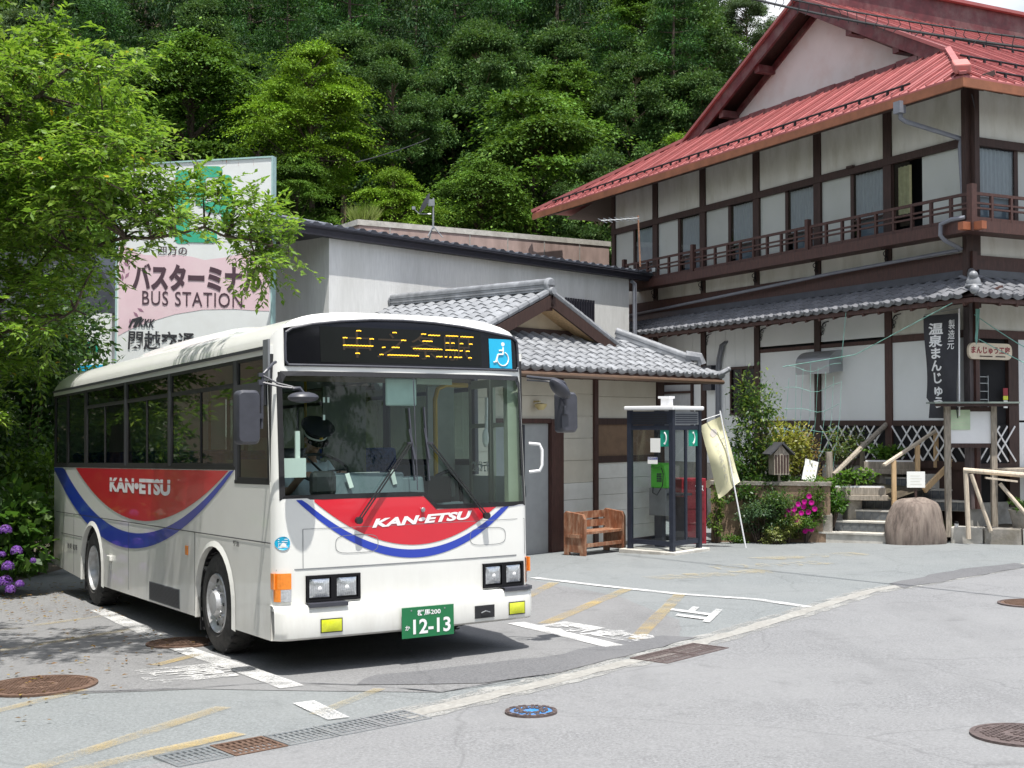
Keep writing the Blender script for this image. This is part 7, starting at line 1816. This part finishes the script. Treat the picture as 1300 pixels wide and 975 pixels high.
# ------------------------------------------------------------------ shrubs
def shrub(name, label, loc, size, n, leaf, base, alt, seed, style='clump', nclump=14, group=None, m=M_leaf, stems=True, wr=.5, cat='shrub'):
    r = np.random.default_rng(seed); t = thing(name, label, cat, loc, 0, group); sx, sy, sz = size
    k = MB(); P, O, Nn, Cc = [], [], [], []
    for i in range(nclump):
        a = i * 2.4 + r.random(); q = r.random() ** .5; z = sz * (.25 + .68 * r.random()); e = math.sin(PI * min(.95, max(.1, z / sz * .85 + .08))) ** .6
        c = np.array([math.cos(a) * q * sx * e * .8, math.sin(a) * q * sy * e * .8, z]); rd = (sx * .42, sy * .42, sz * .20 if style == 'clump' else sz * .07)
        p, o, nn = pad_leaves(c, rd, n // nclump, style, r); P.append(p); O.append(o); Nn.append(nn); Cc.append(tints(len(p), base, alt, .25, .4, r) * (1 + r.normal() * .12))
        if stems: k.tube([(c[0] * .1, c[1] * .1, -.05), (c[0] * .6, c[1] * .6, c[2] * .5), tuple(c)], [.016, .011, .004], 5)
    if stems: tag(k.build('stems', M_bark, t), kind='stuff')
    P, O, Nn, Cc = map(np.concatenate, (P, O, Nn, Cc)); s_ = leaf * (.7 + .6 * r.random(len(P)))
    tag(put_mesh('foliage', leaf_mesh('foliage', P, O, Nn, s_, s_ * wr, Cc, m), t), kind='stuff'); return t
shrub('evergreen_shrub', 'tall dark evergreen shrub with a dark stem left of the bus rear', (-8.3, 20.6, -.6), (1.5, 1.2, 4.3), 14000, .11, (.035, .085, .018), (.10, .18, .03), 41, nclump=26)
shrub('evergreen_shrub', 'dark leafy shrub between the bus rear and the billboard foot', (-7.9, 22.2, -.6), (1.15, 1.1, 4.7), 12000, .12, (.030, .070, .018), (.085, .15, .03), 42, nclump=28)
shrub('evergreen_shrub', 'dense green shrub at the left edge behind the hydrangea', (-9.6, 19.4, -.6), (1.4, 1.2, 3.2), 9000, .11, (.045, .10, .02), (.12, .22, .03), 43, nclump=20)
shrub('low_shrub', 'sunny green shrub at the rear corner of the bus', (-7.35, 19.4, -.55), (.75, .75, 1.9), 7000, .09, (.07, .14, .02), (.16, .26, .03), 44, nclump=14)
hy = shrub('hydrangea', 'hydrangea bush with purple mophead flowers at the left edge', (-6.95, 16.75, -.5), (.85, .7, 1.35), 4200, .15, (.05, .12, .02), (.11, .20, .03), 45, nclump=18, wr=.7)
def flower_head(parent, p, rad, base, alt, seed, n=110, ps=.03, name='flower_head'):
    r = np.random.default_rng(seed); d = unit(r.normal(size=(n, 3))); d[:, 2] = np.abs(d[:, 2]) * 1.1 - .25; d = unit(d)
    me = leaf_mesh(name, d * rad * .8, np.cross(d, r.normal(size=(n, 3))), d, ps, ps, tints(n, base, alt, .2, .5, r), M_petal, fold=.0); o = put_mesh(name, me, parent); o.location = p; return o
hb_ = Vector(hy.location)
for i, (px, py, rad) in enumerate(((7, 674, .12), (21, 700, .11), (10, 720, .12), (7, 739, .13), (25, 742, .08), (13, 749, .10), (3, 704, .06), (-20, 700, .12), (-30, 735, .12), (42, 712, .05), (-12, 660, .1), (-45, 690, .12))):
    flower_head(hy, at(px, py, 16.05) - hb_, rad * .82, (.17, .06, .36), (.36, .20, .52), 50 + i, 190, .026)
# beside the phone booth and the steps
shrub('garden_shrub', 'tall glossy green shrub with yellowish tips behind the leaning banner', (4.75, 24.35, .2), (.62, .5, 2.55), 3600, .085, (.045, .10, .025), (.20, .26, .04), 60, nclump=22)
shrub('garden_shrub', 'yellow leaved shrub between the glossy shrub and the lattice', (5.35, 24.55, .2), (.50, .4, 1.75), 2200, .07, (.26, .28, .05), (.48, .42, .10), 61, nclump=12)
shrub('garden_shrub', 'reddish leaved nandina between the lantern box and the menu board', (5.65, 24.75, .3), (.5, .4, 1.25), 1800, .06, (.18, .15, .05), (.36, .14, .06), 62, nclump=10)
shrub('garden_shrub', 'blue green round bush at the foot of the retaining wall', (4.62, 23.6, -.50), (.48, .4, .78), 4200, .05, (.08, .15, .075), (.17, .25, .12), 63, nclump=14)
shrub('garden_shrub', 'pale yellow green variegated plants left of the magenta flowers', (5.12, 23.48, -.48), (.42, .35, .55), 2600, .06, (.20, .24, .06), (.40, .40, .16), 64, nclump=12)
shrub('garden_shrub', 'fresh green bush behind the magenta flowers beside the bottom steps', (5.75, 23.85, -.2), (.58, .42, 1.0), 6000, .06, (.06, .15, .018), (.12, .25, .03), 65, nclump=16)
shrub('garden_shrub', 'dark green bush around the foot of the lantern box', (5.0, 24.0, -.2), (.5, .4, .95), 4000, .06, (.035, .085, .02), (.09, .17, .03), 66, nclump=12)
for j_, (x_, y_, z_, sx_, sz_, n_, lf_, cb_, ca_, lb_, gl_) in enumerate((
    (4.35, 23.95, .1, .40, .95, 2200, .07, (.04, .10, .02), (.12, .20, .03), 'dark leafy bush on the wall left of the tall glossy shrub', 1),
    (5.35, 23.75, -.35, .34, .75, 2200, .05, (.07, .15, .03), (.22, .28, .06), 'feathery light green plant under the lantern box', 0),
    (6.02, 23.72, -.15, .30, .62, 1600, .05, (.05, .14, .02), (.14, .26, .03), 'bushy green plant against the log post by the steps', 0),
    (4.85, 23.30, -.52, .30, .34, 900, .045, (.22, .26, .08), (.42, .42, .2), 'low pale ground plant at the kerb below the round bush', 0),
    (4.95, 23.42, -.5, .36, 1.0, 2400, .055, (.05, .11, .03), (.15, .22, .05), 'upright green bush hiding the end of the brown wall', 0),
    (5.62, 23.62, -.35, .34, .9, 2200, .055, (.06, .14, .02), (.14, .25, .03), 'leafy green bush directly behind the magenta flowers', 0),
    (6.6, 25.0, .7, .45, .9, 1300, .06, (.10, .17, .04), (.25, .22, .08), 'sparse climbing bush in front of the lattice behind the planters', 0))):
    shrub('garden_shrub', lb_, (x_, y_, z_), (sx_, sx_ * .8, sz_), n_, lf_, cb_, ca_, 110 + j_, nclump=10)
shrub('climbing_plant', 'thin green climber on the retaining wall beside the red cabinet', (3.85, 23.75, -.5), (.18, .15, 1.0), 700, .06, (.10, .18, .03), (.2, .3, .05), 67, nclump=8, cat='plant')
shrub('garden_weeds', 'low green weeds at the foot of the brown wall', (4.15, 23.62, -.5), (.28, .15, .18), 500, .05, (.08, .17, .03), (.16, .26, .04), 68, nclump=6, cat='plant')
for x, y, z, sd_, lb_ in ((6.45, 23.80, .55, 70, 'leafy seedlings growing in the lower planter trough'), (7.25, 24.50, 1.0, 71, 'leafy seedlings growing in the upper planter trough')): shrub('seedlings', lb_, (x, y, z), (.42, .13, .34), 420, .085, (.09, .19, .03), (.18, .30, .05), sd_, nclump=8, cat='plant', wr=.75)
shrub('pot_plant', 'green plant spilling from the stone pot at the right edge', (9.15, 22.55, .15), (.26, .24, .30), 700, .05, (.05, .11, .02), (.10, .18, .03), 72, nclump=7, cat='plant')
shrub('kerb_weeds', 'small tuft of weeds beside the boulder foot', (7.92, 23.12, -.18), (.15, .12, .22), 260, .06, (.08, .16, .03), (.2, .28, .04), 73, nclump=5, cat='plant')
pe = thing('petunia', 'magenta petunias flowering in front of the fresh green bush', 'flowers', (5.45, 23.42, -.35), 0)
pb_ = Vector(pe.location); rs_ = random.Random(9)
for i, (px, py) in enumerate(((1027, 630), (1030, 638), (1013, 640), (1020, 643), (1008, 646), (1017, 651), (1026, 650), (1001, 647), (998, 653), (1014, 665), (1011, 661), (1026, 671), (1022, 674), (1030, 672), (1021, 637), (1034, 646), (1006, 652))):
    q = at(px, py, 23.35 + rs_.uniform(-.08, .08)) - pb_
    n = 14; r = np.random.default_rng(90 + i); a = np.arange(n) * 2 * PI / n
    d = np.stack([np.cos(a), np.full(n, -.35), np.sin(a)], 1); me = leaf_mesh('blossom', np.zeros((n, 3)), d, np.tile([0, -1., .2], (n, 1)), .058, .045, tints(n, (.62, .01, .30), (.72, .03, .42), .15, .5, r), M_petal, 0.1)
    o = put_mesh('blossom', me, pe); o.location = q
o = shrub('petunia_leaves', 'green foliage under the magenta petunias', (5.45, 23.5, -.40), (.34, .25, .52), 1500, .05, (.08, .17, .03), (.15, .26, .04), 95, nclump=8, cat='plant')
gt = thing('grass_tuft', 'pale tuft of tall grass growing on the corner of the pink parapet', 'grass', (-4.1, 34.6, 7.15), 0)
r = np.random.default_rng(4); n = 420; a = r.random(n) * 2 * PI; d = np.stack([np.cos(a) * .5, np.sin(a) * .5, np.ones(n)], 1) + r.normal(size=(n, 3)) * .2
tag(put_mesh('blades', leaf_mesh('blades', np.stack([np.cos(a) * .15, np.sin(a) * .12, np.zeros(n)], 1), d, r.normal(size=(n, 3)), .75 * (.5 + .5 * r.random(n)), .025, tints(n, (.20, .26, .07), (.32, .36, .14), .2, .4, r), M_leafd, .05), gt), kind='stuff')
# leaf litter and grit on the asphalt
n = 700; r = np.random.default_rng(6); X = -7.0 + 2.6 * r.random(n) ** 1.6 + r.normal(size=n) * .3; Y = 13.6 + 4.2 * r.random(n)
s2 = r.random(n) < .25; X[s2] = r.uniform(-5, -3, s2.sum()); Y[s2] = r.uniform(8.5, 13, s2.sum())
P = np.stack([X, Y, np.array([zplane(a, b) for a, b in zip(X, Y)]) + .03], 1)
tag(put_mesh('leaf_litter', leaf_mesh('leaf_litter', P, np.stack([r.normal(size=n), r.normal(size=n), np.zeros(n) + .05], 1), UP + r.normal(size=(n, 3)) * .15, .05 * (.5 + r.random(n)), .025, tints(n, (.18, .10, .04), (.30, .22, .07), .3, .5, r), M_leafd), None), kind='stuff')

# ------------------------------------------------------------------ trees across the road and beside the lot (mirrored in the bus glass)
for (kd, X_, Y_, s_, lb_) in (('broad', -13, -15, 1.3, 'tree across the road behind the viewer, far left'), ('mapleB', -7.5, -17, 1.4, 'tree across the road behind the viewer, left of centre'), ('broad', -1.5, -16, 1.35, 'tree across the road straight behind the viewer'),
    ('mapleA', 4.5, -17, 1.35, 'tree across the road behind the viewer, right of centre'), ('broad', 10.5, -15, 1.4, 'tree across the road opposite the inn'), ('cypress', 16, -17, 1.1, 'cypress across the road beyond the tree opposite the inn'), ('mapleB', 22, -14, 1.3, 'last tree across the road at the far right'),
    ('broad', -15.5, -7, 1.3, 'tree beside the lot left of the viewer'), ('mapleB', -15, .5, 1.25, 'tree beside the lot level with the viewer'), ('broad', -15.5, 7, 1.3, 'tree beside the lot left of the bus front'), ('mapleA', -15, 13.5, 1.1, 'tree beside the lot left of the bus rear')):
    t = dup_tree(protos[kd], (X_, Y_, zplane(X_, Y_) - .1), random.uniform(0, 6), s_); 
    for c in t.children: c.location.z = .4
    tag(t, lb_, 'tree', 'trees around the lot outside the frame')
